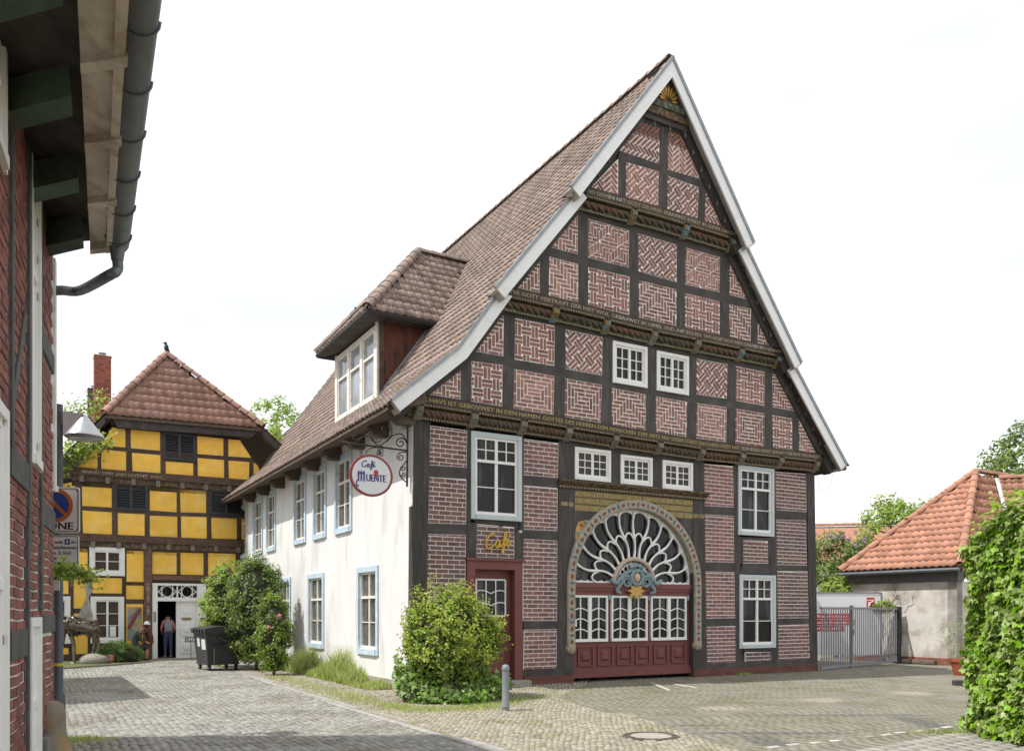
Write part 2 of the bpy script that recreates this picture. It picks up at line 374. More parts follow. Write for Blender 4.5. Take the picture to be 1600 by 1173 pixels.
def clumps(n, c, r, nleaf, cr, out=.75, lo=-1., shell=.55):
    """leaf points and normals: n clumps through an ellipsoid's outer volume"""
    d = rng.normal(size=(n*3, 3)); d /= np.linalg.norm(d, axis=1, keepdims=True); d = d[d[:, 2] > lo][:n]
    rad = shell+(1-shell)*rng.uniform(0, 1, (len(d), 1))**.6; C_ = np.array(c)+d*rad*np.array(r)
    m = len(C_); k = rng.normal(size=(m, nleaf, 3)); k /= np.linalg.norm(k, axis=2, keepdims=True)
    crs = cr*rng.uniform(.6, 1.3, (m, 1, 1)); P = C_[:, None]+k*crs*rng.uniform(.45, 1., (m, nleaf, 1))
    N_ = k*.6+d[:, None]*out+rng.normal(size=k.shape)*.45+np.array([0, 0, .35])
    return P.reshape(-1, 3), N_.reshape(-1, 3)
def foliage(name, parent, m, P, N_, size, tpl=LEAF, indiv=0, droop=0, kind='stuff'):
    o0 = org(parent)
    if indiv:
        q = np.array([proj(p) for p in P]); ok = (q[:, 0] > 0) & (q[:, 0] < 1600) & (q[:, 1] > 0) & (q[:, 1] < 1173) & (P[:, 1] > .5)
        face = -np.sum(N_*(P-CAM), 1)/np.linalg.norm(P-CAM, axis=1)**3/np.linalg.norm(N_, axis=1)
        idx = np.argsort(-(np.where(ok, face, -9)+rng.uniform(0, .0002, len(P))))[:indiv]; mask = np.ones(len(P), bool); mask[idx] = False
        me = fastmesh('leaf', tpl[0], tpl[1]); me.materials.append(m); R = leaf_frames(len(idx), N_[idx], droop)
        for j, i in enumerate(idx):
            o = bpy.data.objects.new('leaf', me); COL.objects.link(o); o.parent = parent
            M = Matrix(R[j].tolist()).to_4x4() @ Matrix.Diagonal((*[size*(.8+.5*random.random())]*3, 1)); M.translation = Vector(P[i]-o0); o.matrix_local = M
        P, N_ = P[mask], N_[mask]
    V, Fs = leaf_mesh(P, N_, size, tpl, droop)
    me = fastmesh(name, V-o0, Fs); o = link(name, me, m, parent); o['kind'] = kind; return o
G_BOX = mat('bush_leaf', (.245, .345, .05), .5, .1, 5, isl=.45, hue=.025, transl=.35)
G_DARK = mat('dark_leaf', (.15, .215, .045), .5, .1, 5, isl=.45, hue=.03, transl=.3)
G_IVY = mat('ivy_leaf', (.245, .375, .055), .42, .1, 5, isl=.45, hue=.025, transl=.35, spec=.4)
G_LIGHT = mat('spring_leaf', (.33, .44, .085), .5, .1, 5, isl=.35, hue=.02, transl=.45)
G_TREE = mat('tree_leaf', (.185, .26, .065), .5, .1, 5, isl=.4, hue=.025, transl=.35)
G_GRASS = mat('grass_blade', (.46, .52, .17), .6, .1, 5, isl=.35, hue=.03, transl=.55)
BARK = mat('bark', (.10, .075, .055), .9, .3, 10, .01, 40)
ROSE = mat('rose_petal', (.70, .22, .25), .6, .1, 5, isl=.2)
LILAC = mat('lilac_blossom', (.30, .20, .38), .6, .1, 5, isl=.3)

# roof tiles: S-shaped pantiles
def tile_template(w=.235, l=.36, h=.032, th=.034, k=6):
    V = []; 
    for b, lift in ((0, th), (l, 0)):
        for i in range(k+1): x = i/k; V.append((x*w*1.04, b, lift+h*(.5+.5*math.sin(2*math.pi*(x+.05)))))
    for i in range(k+1): x = i/k; V.append((x*w*1.04, .004, -.01+h*(.5+.5*math.sin(2*math.pi*(x+.05)))))
    n = k+1; Fs = [(i, i+1, n+i+1, n+i) for i in range(k)]+[(2*n+i, 2*n+i+1, i+1, i) for i in range(k)]
    return np.array(V), np.array(Fs)
def tile_field(fr, poly, pitch=.235, course=.31, tpl=None):
    """positions of tiles (world) whose centre lies inside the polygon of the roof plane fr(a, b)"""
    x0, x1, y0, y1 = bbox(poly); out = []; poly = ccw(poly); b = y0
    while b < y1:
        a = x0
        while a < x1:
            c = (a+pitch/2, b+course*.5); ins = True
            for i in range(len(poly)):
                p, q = poly[i], poly[(i+1) % len(poly)]
                if (q[0]-p[0])*(c[1]-p[1])-(q[1]-p[1])*(c[0]-p[0]) < 0: ins = False; break
            if ins: out.append((a, b))
            a += pitch
        b += course
    return out
class Tiles:
    """collects tile placements of one thing: the best seen become parts, the rest one part"""
    def __init__(s, m, **kw): s.m = m; s.tpl = tile_template(**kw); s.items = []
    def field(s, fr, poly, pitch, course, parent):
        for a, b in tile_field(fr, poly, pitch, course):
            j = np.random.default_rng(len(s.items)).uniform(-.006, .006, 2)
            s.items.append((fr(a+j[0], b+j[1], 0), fr, parent))
    def finish(s, owner, limit=300):
        sc = []
        for P, fr, par in s.items:
            c = P+.15*fr.ey; x, y = proj(c); d = c-CAM; D = np.linalg.norm(d)
            sc.append((-np.dot(d, fr.ez)/D**3) if -10 < x < 1610 and -10 < y < 1180 else -1)
        order = np.argsort(-np.array(sc)); me = fastmesh('roof_tile', *s.tpl); me.materials.append(s.m); V = []; 
        for r_, i in enumerate(order):
            P, fr, par = s.items[i]; R = np.stack([fr.ex, fr.ey, fr.ez], 1)
            if r_ < limit and sc[i] > 0:
                o = bpy.data.objects.new('roof_tile', me); COL.objects.link(o); o.parent = par
                M = Matrix(R.tolist()).to_4x4(); M.translation = Vector(P-org(par)); o.matrix_local = M
            else: V.append(s.tpl[0] @ R.T + P)
        if V:
            k = len(s.tpl[0]); Fs = (s.tpl[1][None]+(np.arange(len(V))*k)[:, None, None]).reshape(-1, 4)
            o = link('tile_covering', fastmesh('tile_covering', np.concatenate(V)-org(owner), Fs), s.m, owner); o['kind'] = 'stuff'
def ridge_caps(P0, P1, r, m, parent, step=.36, name='ridge_tile', up=UPV):
    P0, P1 = np.array(P0, float), np.array(P1, float); d = P1-P0; n = max(1, int(np.linalg.norm(d)/step)); d = d/n
    e = d/np.linalg.norm(d); x = np.cross(e, up); x /= np.linalg.norm(x); z = np.cross(x, e)
    for i in range(n):
        mb = MB(); V = []
        for t, rr in ((-.04, r*1.12), (1.02, r*.95)):
            for j in range(7): a = math.pi*j/6; V.append(P0+d*(i+t)+rr*(math.cos(a)*x+math.sin(a)*z))
            for j in range(7): a = math.pi*j/6; V.append(P0+d*(i+t)+(rr-.02)*(math.cos(a)*x+math.sin(a)*z))
        mb.add(V, [(j, j+1, 15+j, 14+j) for j in range(6)]+[(j, j+1, 8+j, 7+j) for j in range(6)]); mb.build(name, m, parent)

# ================================================================== MAIN HOUSE
th = math.atan2(2300, 1315)
U = np.array([math.sin(th), math.cos(th), 0]); Vv = np.array([-U[1], U[0], 0]); Nn = np.array([U[1], -U[0], 0])
A0 = np.array([-155/F*17.6, 17.6, 0])
FAC = Frame(A0, U, UPV, Nn)                 # gable front: a along the front, b up, c towards the viewer
SIDE = Frame(A0, Vv, UPV, -U)               # white long side: a away from the viewer, b up, c outwards
def fp(x, y, off=0): P = on_plane(x, y, A0+Nn*off, Nn); return float(np.dot(P-A0, U)), float(P[2])
def sp(x, y, off=0): P = on_plane(x, y, A0-U*off, U); return float(np.dot(P-A0, Vv)), float(P[2])
def fq(pts, off=0): return [fp(x, y, off) for x, y in pts]

# ground height: level, with a slight rise towards the yard gate
def sstep(a, b, x): t = min(1, max(0, (x-a)/(b-a))); return t*t*(3-2*t)
def gz(x, y): return .05*sstep(15.5, 18.5, y)*sstep(-1.5, .5, x)

house = root('half_timbered_house', tuple(A0), 'tall half-timbered gabled house with patterned brick, white side wall and arched gate', 'house')
bricks = []          # collected as (V, F, parent, score)
def brick_panel(fr, poly, bond, c, parent=house, m=None, name='brick_panel', coll=bricks):
    poly = ccw(poly); mb = MB(); mb.prism(fr, poly, c-.07, c-.006); p = mb.build(name, MORTAR, parent)
    for q in BONDS[bond](bbox(poly)):
        k = clip(ccw(q), poly, .017)
        if len(k) < 3 or area(k) < .0011: continue
        V, Fs = prism_mesh(fr, k, c-.02, c+.005+random.uniform(-.0025, .0025), np.zeros(3)); coll.append((V, Fs, p, score(V), m or BRICK))
    return p
def timber(fr, poly, c, name='timber', depth=.16, m=TIMBER, parent=house):
    mb = MB(); mb.prism(fr, ccw(poly), c-depth, c); return mb.build(name, m, parent)
OFF = [0, .22, .44, .66]
PR = .014      # timbers stand this far proud of the plane

# --- ground storey panels (TL, TR, BR, BL in photograph pixels on the front plane)
G = dict(
 c1a=[(672, 664.5), (730, 672), (729.7, 730.4), (670, 726.6)], c1b=[(669.8, 744.5), (729, 748), (728.4, 819), (669, 817)],
 c1c=[(666, 833.5), (728, 835), (727, 966), (664, 967)], c1d=[(664, 981), (727, 980), (727, 1051), (663, 1055)],
 cafe=[(745, 818), (804, 823), (804, 872), (744, 870)],
 c3a=[(818, 685), (873, 692), (872, 746.5), (818, 742)], c3b=[(818, 757.8), (871.5, 762), (871, 829.4), (818, 827)],
 c3c=[(817, 841), (871, 844), (870.6, 969.4), (817, 969.4)], c3d=[(818.7, 983), (870.3, 982), (870, 1045.5), (818, 1046.5)],
 a1=[(1099.4, 724.4), (1145.7, 728), (1147, 792.4), (1100, 790)], a2=[(1100, 803), (1147, 805.5), (1147.4, 878.5), (1100, 877.5)],
 a3=[(1101, 892), (1148, 893), (1149, 965), (1102, 966)], a4=[(1103, 978.6), (1151, 977), (1153.5, 1036), (1104, 1038)],
 s1=[(1161, 842.6), (1200, 845), (1200.5, 880), (1161, 879.5)], s2=[(1165, 1017.8), (1204, 1018), (1204, 1034.6), (1165, 1035.6)],
 b1=[(1210.5, 736.7), (1259.7, 740), (1260.4, 799.8), (1211, 796.5)], b2=[(1212.8, 811), (1259.7, 812.7), (1261, 883), (1213, 882)],
 b3=[(1213.4, 891.5), (1262, 892), (1264, 965), (1215, 965.5)], b4=[(1214.4, 976.3), (1264, 974.5), (1266, 1031), (1216, 1033)])
GP = {k: fq(v) for k, v in G.items()}
core = MB(); core.box(FAC, .02, 12.25, .26, 6.0, -.42, -.30); core.build('wall_core', TIMBER, house)
def tone(m, k, f):      # panels were fired and repointed at different times: three tones of each brick
    n = f'{m.name}_{k}'
    if n not in MATS:
        c = m.copy(); c.name = n; MATS[n] = c; q = [x for x in c.node_tree.nodes if x.type == 'RGB'][0]; v = q.outputs[0].default_value; q.outputs[0].default_value = (v[0]*f[0], v[1]*f[1], v[2]*f[2], 1)
        for x in c.node_tree.nodes:
            if x.type == 'MIX': v = x.inputs[7].default_value; x.inputs[7].default_value = (v[0]*f[0], v[1]*f[1], v[2]*f[2], 1)
    return MATS[n]
BR_T = [BRICK, tone(BRICK, 1, (.86, .90, .92)), tone(BRICK, 2, (1.12, 1.08, 1.10))]; BU_T = [BRICK_UP, tone(BRICK_UP, 1, (.88, .88, .9)), tone(BRICK_UP, 2, (1.13, 1.16, 1.16))]
for k, q in GP.items(): brick_panel(FAC, q, 'r', 0, m=random.choice(BR_T) if k[0] != 'a' else BR_T[2])
def rail(u_, l_, fr=FAC, c=0): timber(fr, [u_[3], u_[2], l_[1], l_[0]], c+PR-.003, 'rail')
for col in (('c1a', 'c1b', 'c1c', 'c1d'), ('c3a', 'c3b', 'c3c', 'c3d'), ('a1', 'a2', 'a3', 'a4'), ('b1', 'b2', 'b3', 'b4')):
    for i in range(3): rail(GP[col[i]], GP[col[i+1]])
def post(px, c=0): timber(FAC, fq(px), c+PR, 'post', .22, TIMBER_POST)
post([(646, 655), (672, 658), (664, 1056), (643, 1060)])
post([(730, 664), (735, 665), (735, 815), (729, 815)]); post([(728.6, 815.5), (745, 816.5), (744, 873), (728, 873)])
post([(814, 678), (818, 679), (818, 826.5), (814, 826)]); post([(804, 817), (818, 826.8), (817, 878), (804, 876)])
post([(873, 685), (897, 690), (896, 1052), (870, 1054)]); post([(1081, 716), (1099.5, 719), (1104, 1043), (1083, 1044)])
post([(1146, 722), (1152, 723), (1160, 1039), (1150, 1040)]); post([(1206, 731), (1211, 732), (1216, 1036), (1204, 1037)])
post([(1260, 736), (1272, 738), (1277, 1034), (1265.5, 1035)])
timber(FAC, fq([(736, 809.5), (814, 815.5), (804, 822), (745, 817)]), PR-.004, 'rail'); timber(FAC, fq([(744, 870), (804, 872), (804, 878), (744, 876)]), PR-.004, 'rail')
timber(FAC, fq([(1152, 838.5), (1209, 840), (1210, 845), (1155, 842.6)]), PR-.004, 'rail'); timber(FAC, fq([(1160, 880), (1204, 880.5), (1206, 897), (1156, 896)]), PR-.004, 'rail')
timber(FAC, fq([(1149, 842), (1161, 842), (1161, 880), (1149, 880)]), PR-.006, 'post'); timber(FAC, fq([(1200.5, 844), (1212, 845), (1212, 881), (1200.5, 880)]), PR-.006, 'post')
timber(FAC, fq([(1158, 1010), (1211, 1011), (1206, 1018), (1164, 1017.8)]), PR-.004, 'rail')
# sills and brick plinth
timber(FAC, [(-.02, .25), (1.26, .25), (1.26, .42), (-.02, .42)], PR+.002, 'sill_beam', .25)
timber(FAC, [(2.64, .25), (4.02, .25), (4.02, .41), (2.64, .41)], PR+.002, 'sill_beam', .25)
timber(FAC, [(7.74, .25), (12.28, .25), (12.28, .40), (7.74, .38)], PR+.002, 'sill_beam', .25)
for a0_, a1_ in ((-.02, 1.25), (2.68, 4.03), (7.72, 12.28)):
    mb = MB(); mb.box(FAC, a0_, a1_, -.1, .25, -.25, .03); pl = mb.build('plinth', mat('plinth_mortar', (.15, .085, .07), .9), house)
    for q in bond_running((a0_, a1_, -.02, .25), .24, .068, .012):
        k = clip(q, rect(a0_+.004, -.05, a1_-.004, .248))
        if len(k) > 2: mb = MB(); mb.prism(FAC, k, .0, .036); mb.build('plinth_brick', mat('plinth_brick', (.145, .062, .047), .85, .2, 12, .004, 60, isl=.2), pl)

# --- upper storeys
S1U = [[(767, 489.6), (787.8, 493.7), (786.6, 557), (725, 546)], [(804.5, 496.8), (867, 508.7), (866.6, 572), (803.6, 561.7)], [(883, 514), (942, 527), (941, 587), (883.8, 576.5)],
       [(956, 532), (1010, 544), (1010.7, 605), (955.6, 597)], [(1024.8, 548), (1074.5, 557.8), (1075, 618.5), (1024, 610.7)],
       [(1088, 560), (1137, 568.8), (1136, 623), (1088, 616)], [(1149.4, 571.6), (1195.4, 581), (1194.6, 634), (1149, 626)], [(1206, 583.8), (1219, 585.6), (1245, 643), (1206.6, 636)]]
S1L = [[(712, 562), (721, 560.5), (720, 624), (671.6, 616.6)], [(736, 563.6), (786, 570), (785, 635), (736, 627)], [(802.9, 576), (866.6, 587), (865, 648), (802, 639)], [(882.8, 590.4), (941, 601), (939, 661), (882, 651.5)],
       [(955.4, 605.4), (1009.8, 616), (1009.4, 674), (955.4, 666)], [(1024, 618.7), (1074, 627.5), (1073, 683), (1024, 676)], [(1088, 629), (1136, 636), (1135, 690.6), (1087, 684.6)],
       [(1148.5, 637.8), (1195, 645.6), (1194.6, 699.4), (1148, 693.4)], [(1206, 648), (1237.8, 653.5), (1238.7, 705), (1207.6, 702)], [(1247, 654), (1248.5, 655), (1276, 709.8), (1248, 707.5)]]
S2U = [[(888.6, 332.8), (903.7, 336), (903, 398), (852.7, 384.7)], [(919, 341.5), (983.3, 360), (982.8, 418.6), (918.5, 403)], [(996.8, 364.3), (1058, 382.5), (1057.6, 441.7), (997, 424)],
       [(1071, 386.4), (1125.5, 401.8), (1125, 457.3), (1070, 444.7)], [(1139, 407), (1149.7, 408.3), (1176.8, 470.5), (1138.8, 461)]]
S2L = [[(842.5, 397), (844, 396), (843.6, 458), (803, 448.6)], [(858, 400.4), (904, 412.4), (903.7, 472.3), (857, 462)], [(918.5, 416.9), (984, 432), (983.5, 492.5), (918.5, 477)], [(997.7, 437.5), (1057.6, 452), (1057.6, 509.6), (997.7, 496)],
       [(1070, 457.3), (1125, 471), (1125, 525), (1069.8, 514)], [(1139, 475), (1173.8, 482.4), (1173, 536.5), (1140, 528.7)], [(1183.5, 486.6), (1185, 488), (1210, 545), (1183, 540)]]
S3U = [[(997.3, 188.6), (1031.4, 197.3), (1030, 256.8), (967.8, 236)], [(1043, 204), (1072.3, 213), (1101.5, 282.4), (1043, 265.5)]]
S3L = [[(965, 249), (966.7, 247.8), (966, 307.8), (923.6, 292.8)], [(978, 253), (1029.5, 267.7), (1028.7, 327.7), (977.4, 311.9)], [(1042.8, 274.2), (1092, 292.2), (1090, 347.3), (1042.3, 333.7)], [(1102.3, 295), (1103.5, 297), (1137.8, 361), (1100.4, 351.4)]]
PAT = {1: ('HbB..BbH', 'hbqqccqqbH'), 2: ('HsBsh', 'hHbcbHh'), 3: ('zZ', 'ZBBz')}
PAT[1] = ('hbB..BbH', 'HbqqccqqbH'[:10])
TB = {1: [(650, 621.5), (870, 656), (1000, 677.5), (1100, 693.2), (1283, 714)], 2: [(789, 453), (906, 479.6), (1000, 503.8), (1223, 550)], 3: [(905, 294.5), (1033, 330), (1152, 367)]}
TBP = {i: fq(p, OFF[i]+.06) for i, p in TB.items()}
def zbeam(i):
    xs = [p[0] for p in TBP[i]]; zs = [p[1] for p in TBP[i]]; return lambda a: float(np.interp(a, xs, zs))
for i, (Us, Ls) in {1: (S1U, S1L), 2: (S2U, S2L), 3: (S3U, S3L)}.items():
    o = OFF[i]; up = [fq(q, o) for q in Us]; lo = [fq(q, o) for q in Ls]
    for row, pats in ((up, PAT[i][0]), (lo, PAT[i][1])):
        for q, b in zip(row, pats):
            if b != '.': brick_panel(FAC, q, b, o, m=random.choice(BU_T))
        for p, q in zip(row[:-1], row[1:]): timber(FAC, [p[1], q[0], q[3], p[2]], o+PR, 'post', .16, TIMBER_POST)
    zb = zbeam(i); top = zbeam(i+1) if i < 3 else (lambda a: 13.45)
    dn = -.30 if i < 3 else 0
    # middle rail, wall plate and sill follow the panels above and below them
    aU, aL = up, lo; nl = len(lo)-len(up); k0 = nl//2
    bot = [p for q in up for p in (q[3], q[2])]; tp = [p for q in lo for p in (q[0], q[1])]
    if i == 3: tp = tp
    timber(FAC, bot+tp[::-1], o+PR-.003, 'rail')
    tops = [p for q in up for p in (q[0], q[1])]
    timber(FAC, tops+[(tops[-1][0], top(tops[-1][0])+dn), (tops[0][0], top(tops[0][0])+dn)], o+PR-.004, 'wall_plate')
    bots = [p for q in lo for p in (q[3], q[2])]
    xs = [p[0] for p in bots]
    timber(FAC, bots+[(xs[-1]+.1, zb(xs[-1])-.02)]+[(a, zb(a)-.02) for a in np.linspace(xs[-1], xs[0], 6)]+[(xs[0]-.1, zb(xs[0])-.02)], o+PR-.004, 'sill_beam')
    # raking timbers beside the outer panels
    for (p_lo, p_hi, sgn) in ((lo[0][3], up[0][0], -1), (lo[-1][2], up[-1][1], 1)):
        d = np.array(p_hi)-np.array(p_lo); l = np.linalg.norm(d); d /= l; nrm = np.array([-d[1], d[0]])*(1 if sgn < 0 else -1)
        a = np.array(p_lo)-d*.12; b = np.array(p_hi)+d*(.45 if i < 3 else 1.0)
        q_ = halfplane([tuple(a), tuple(b), tuple(b+nrm*.26), tuple(a+nrm*.26)], (.77, 7.0) if sgn < 0 else (11.57, 7.0), .814 if sgn < 0 else -.814, -.581)
        if len(q_) > 2: timber(FAC, q_, o+PR+.004, 'raking_timber')
    w = MB(); zt = {1: 8.62, 2: 11.2, 3: 13.6}[i]; zl = {1: 6.05, 2: 8.6, 3: 11.15}[i]
    el = {1: (.18, 2.0), 2: (2.05, 3.98), 3: (3.9, 5.72)}[i]; er = {1: (12.05, 10.3), 2: (10.2, 8.38), 3: (8.3, 6.72)}[i]
    w.prism(FAC, [(el[0], zl), (er[0], zl), (er[1], zt), (el[1], zt)], o-.3, o-.045); w.build('wall_core', TIMBER, house)
split_pieces(bricks, 300, 'brick', house, 'brickwork')

# --- carved jetty beams with inscriptions
TEXT = {1: ["DIS HAVS IST GEBOVWET IN DEN NAMEN", "GOTTES DES HERREN DEM MENSCHEN ZVM", "NVTZ VND DEISER STADT ZVN EHREN GODT HAT", "ES IN SEINER HANDT BEWART VOR FEWR VND BRANDT"],
        2: ["WER GOTT VERTRAVT DER HAT WOL", "GEBAVWET IM HIMEL VND AVF ERDEN", "THVE RECHT NICHT MEHR DAN VIER VND NEMANDT"],
        3: ["ANNO DOMINI HAT GODT DIS HAVS", "ERBAVWET STEIDT IN SEINER HANDT"]}
CONS = {1: [(655, 0), (741, 0), (818, 0), (889, 0), (962, 0), (1031, 0), (1097, 0), (1160, 0), (1220, 0), (1276, 0)], 2: [(782, 0), (868, 0), (948, 0), (1022, 0), (1090, 0), (1158, 0), (1216, 0)], 3: [(905, 0), (990, 0), (1072, 0), (1144, 0)]}
for i in (1, 2, 3):
    o = OFF[i]; P = TBP[i]; zb = zbeam(i); a_lo, a_hi = P[0][0]-.12, P[-1][0]+.12
    pts = [(a_lo, zb(a_lo))]+P[1:-1]+[(a_hi, zb(a_hi))]
    def strip(z0, z1, c0, c1, name, m):
        mb = MB()
        for p, q in zip(pts[:-1], pts[1:]): mb.prism(FAC, [(p[0], p[1]+z0), (q[0], q[1]+z0), (q[0], q[1]+z1), (p[0], p[1]+z1)], c0, c1)
        return mb.build(name, m, house)
    beam = strip(-.095, .10, o-.2, o+.06, 'inscription_beam', TIMBER_BROWN)
    strip(-.135, -.095, o-.2, o+.035, 'roll_moulding', CARVED); strip(-.345, -.135, o-.3, o-.10, 'filler_board', CARVED if i == 1 else CARVED_GREEN)
    nt = len(TEXT[i]); aa = np.linspace(a_lo+.12, a_hi-.12, nt+1)
    for j, s in enumerate(TEXT[i]): text_on(FAC, s, aa[j]+.03, aa[j+1]-.05, lambda a: zb(a)-.042, .085, o+.0645, GOLD if (i == 1 and j < 3) else PALEGOLD, beam, .003)
    ca = [fp(x, zy_, o) [0] for x, zy_ in [(x, HY-(zb(0)-CZ)*30) for x, _ in CONS[i]]] if False else None
    ca = []
    for x, _ in CONS[i]:      # console position along the front from the photo column
        P_ = on_plane(x, 700, A0+Nn*o, Nn); ca.append(float(np.dot(P_-A0, U)))
    for a in ca:
        mb = MB(); zc = zb(a); mb.prism(Frame(FAC(a-.09, 0, 0), Nn, UPV, U), [(o-.3, zc-.40), (o-.14, zc-.40), (o+.02, zc-.27), (o+.05, zc-.14), (o-.3, zc-.14)], 0, .18)
        mb.box(FAC, a-.075, a+.075, zc-.25, zc-.15, o, o+.065); mb.build('console', CONSOLE if i == 1 else CONSOLE_C, house)
    for a, b in zip(ca[:-1], ca[1:]):      # twisted rope and dentils between two consoles
        mb = MB(); n_ = 9 if i == 1 else 7; w_ = (b-a-.2)/n_
        for j in range(n_):
            x = a+.1+j*w_; z = zb(x)-.24
            q0 = FAC(x-.03, z+.07, o-.08); q1 = FAC(x+w_+.05, z-.06, o-.06); mb.tube([q0, (q0+q1)/2+Nn*.05, q1], [.028, .048, .028], 6)
        mb.build('carved_rope', [mat('rope_a', (.135, .085, .055), .7, .4, 9, .003, 50), mat('rope_b', (.10, .08, .06), .7, .4, 9, .003, 50)][ca.index(a) % 2], house, smooth=True)
        mb = MB(); n_ = max(6, int((b-a)/.075))
        for row, (dz, cc) in enumerate(((-.375, -.10), (-.128, .05))):
            for j in range(n_): x = a+.09+(b-a-.18)*j/n_; z = zb(x)+dz; mb.box(FAC, x+.008, x+(b-a-.18)/n_-.022, z, z+.03, o+cc-.03, o+cc+.006)
        mb.build('dentil_row', DENTIL, house, kind='stuff')
# plate under the first jetty
zb1 = zbeam(1)
mb = MB(); pp = fq([(646, 655), (730, 664), (814, 676), (873, 685), (897, 690)]); pp += fq([(955, 703), (1020, 712), (1081, 716), (1146, 722), (1206, 731), (1272, 738)])
timber(FAC, pp+[(12.25, zb1(12.25)-.36), (6, zb1(6)-.36), (.0, zb1(0)-.36)], PR-.005, 'wall_plate', .2)
# apex: carved tie beam, little gable with gilded sunburst
o = OFF[3]; TX, TZ = 6.17, 14.74
mb = MB(); mb.prism(FAC, [(5.12, 12.93), (7.22, 12.93), (6.8, 13.5), (5.55, 13.5)], o-.25, o+.0); mb.build('wall_core', TIMBER, house)
z_ap = fp(1040, 205, o)[1]
for (z0, z1, c1, nm, m) in ((z_ap+.10, z_ap+.22, o+.09, 'collar_beam', TIMBER), (z_ap+.22, z_ap+.40, o+.16, 'carved_collar', CARVED), (z_ap+.40, z_ap+.56, o+.20, 'carved_collar', CARVED_GREEN)):
    hw = lambda z: (14.35-z)/1.4
    mb = MB(); mb.prism(FAC, [(TX-hw(z0), z0), (TX+hw(z0), z0), (TX+hw(z1), z1), (TX-hw(z1), z1)], o-.25, c1); mb.build(nm, m, house)
za = z_ap+.56; mb = MB(); mb.prism(FAC, [(TX-(14.35-za)/1.4, za), (TX+(14.35-za)/1.4, za), (TX, 14.45)], o-.2, o+.16); apx = mb.build('apex_board', TIMBER_BROWN, house)
for k in range(9):
    a = math.pi*(k+.5)/9; c_, s_ = math.cos(a), math.sin(a)
    mb = MB(); r0, r1 = .09, (.33 if k in (0, 8) else .40); p0, p1 = np.array([TX+r0*c_, za+.02+r0*s_]), np.array([TX+r1*c_*.85, za+.02+r1*s_]); nx = np.array([-s_, c_])*.035
    mb.prism(FAC, [tuple(p0), tuple((p0+p1*2)/3-nx), tuple(p1), tuple((p0+p1*2)/3+nx)], o+.16, o+.20); mb.build('sun_ray', mat('gilding', (.42, .25, .06), .35, .2, 20, metal=.3), apx)

# --- white side wall with plinth
side_len = 17.1
def sgap(x, y): return sp(x, y)
SWIN = [(sp(xr, 850)[0], sp(xl, 850)[0], 3.72, 5.72) for xl, xr in ((524, 550.7), (490, 510.6), (459.5, 478.7), (416.6, 431.7), (396, 411), (375.5, 388))]
SWIN += [(sp(xr, 960)[0], sp(xl, 960)[0], .70, 2.78) for xl, xr in ((559, 592), (482, 507), (439, 455))]
def holed(mb, fr, a0, a1, b0, b1, holes, c, d):
    xs = sorted({a0, a1, *[h[0]+.02 for h in holes], *[h[1]-.02 for h in holes]}); ys = sorted({b0, b1, *[h[2]+.02 for h in holes], *[h[3]-.02 for h in holes]})
    for x0, x1 in zip(xs[:-1], xs[1:]):
        for y0, y1 in zip(ys[:-1], ys[1:]):
            cx, cy = (x0+x1)/2, (y0+y1)/2
            if any(h[0]+.02 < cx < h[1]-.02 and h[2]+.02 < cy < h[3]-.02 for h in holes): continue
            mb.add([fr(x0, y0, c), fr(x1, y0, c), fr(x1, y1, c), fr(x0, y1, c)], [(0, 1, 2, 3)])
    mb.box(fr, a0, a1, b0, b1, c-d-.02, c-d)
    mb.add([fr(a0, b0, c), fr(a0, b1, c), fr(a0, b1, c-d), fr(a0, b0, c-d)], [(0, 1, 2, 3)])
mb = MB(); holed(mb, SIDE, .0, side_len, .22, 6.05, SWIN, 0, .3); wall = mb.build('side_wall', STUCCO, house)
mb = MB(); mb.box(SIDE, -.01, side_len+.02, -.1, .22, -.3, .05); mb.build('side_plinth', mat('grey_plinth', (.36, .33, .27), .9, .2, 4, .01, 30, col2=(.22, .23, .13), c2s=2), house)
mb = MB(); mb.prism(Frame(A0+Vv*(side_len-.02), U, UPV, Vv), [(0.01, 0), (12.25, 0), (12.25, 6), (6.17, 14.2), (0.01, 6)], -.2, .0); mb.build('rear_wall', STUCCO, house)
mb = MB(); mb.box(Frame(A0+U*12.25, Vv, UPV, U), .1, side_len, 0, 6, -.3, -.03); mb.build('far_wall', BRICK, house)

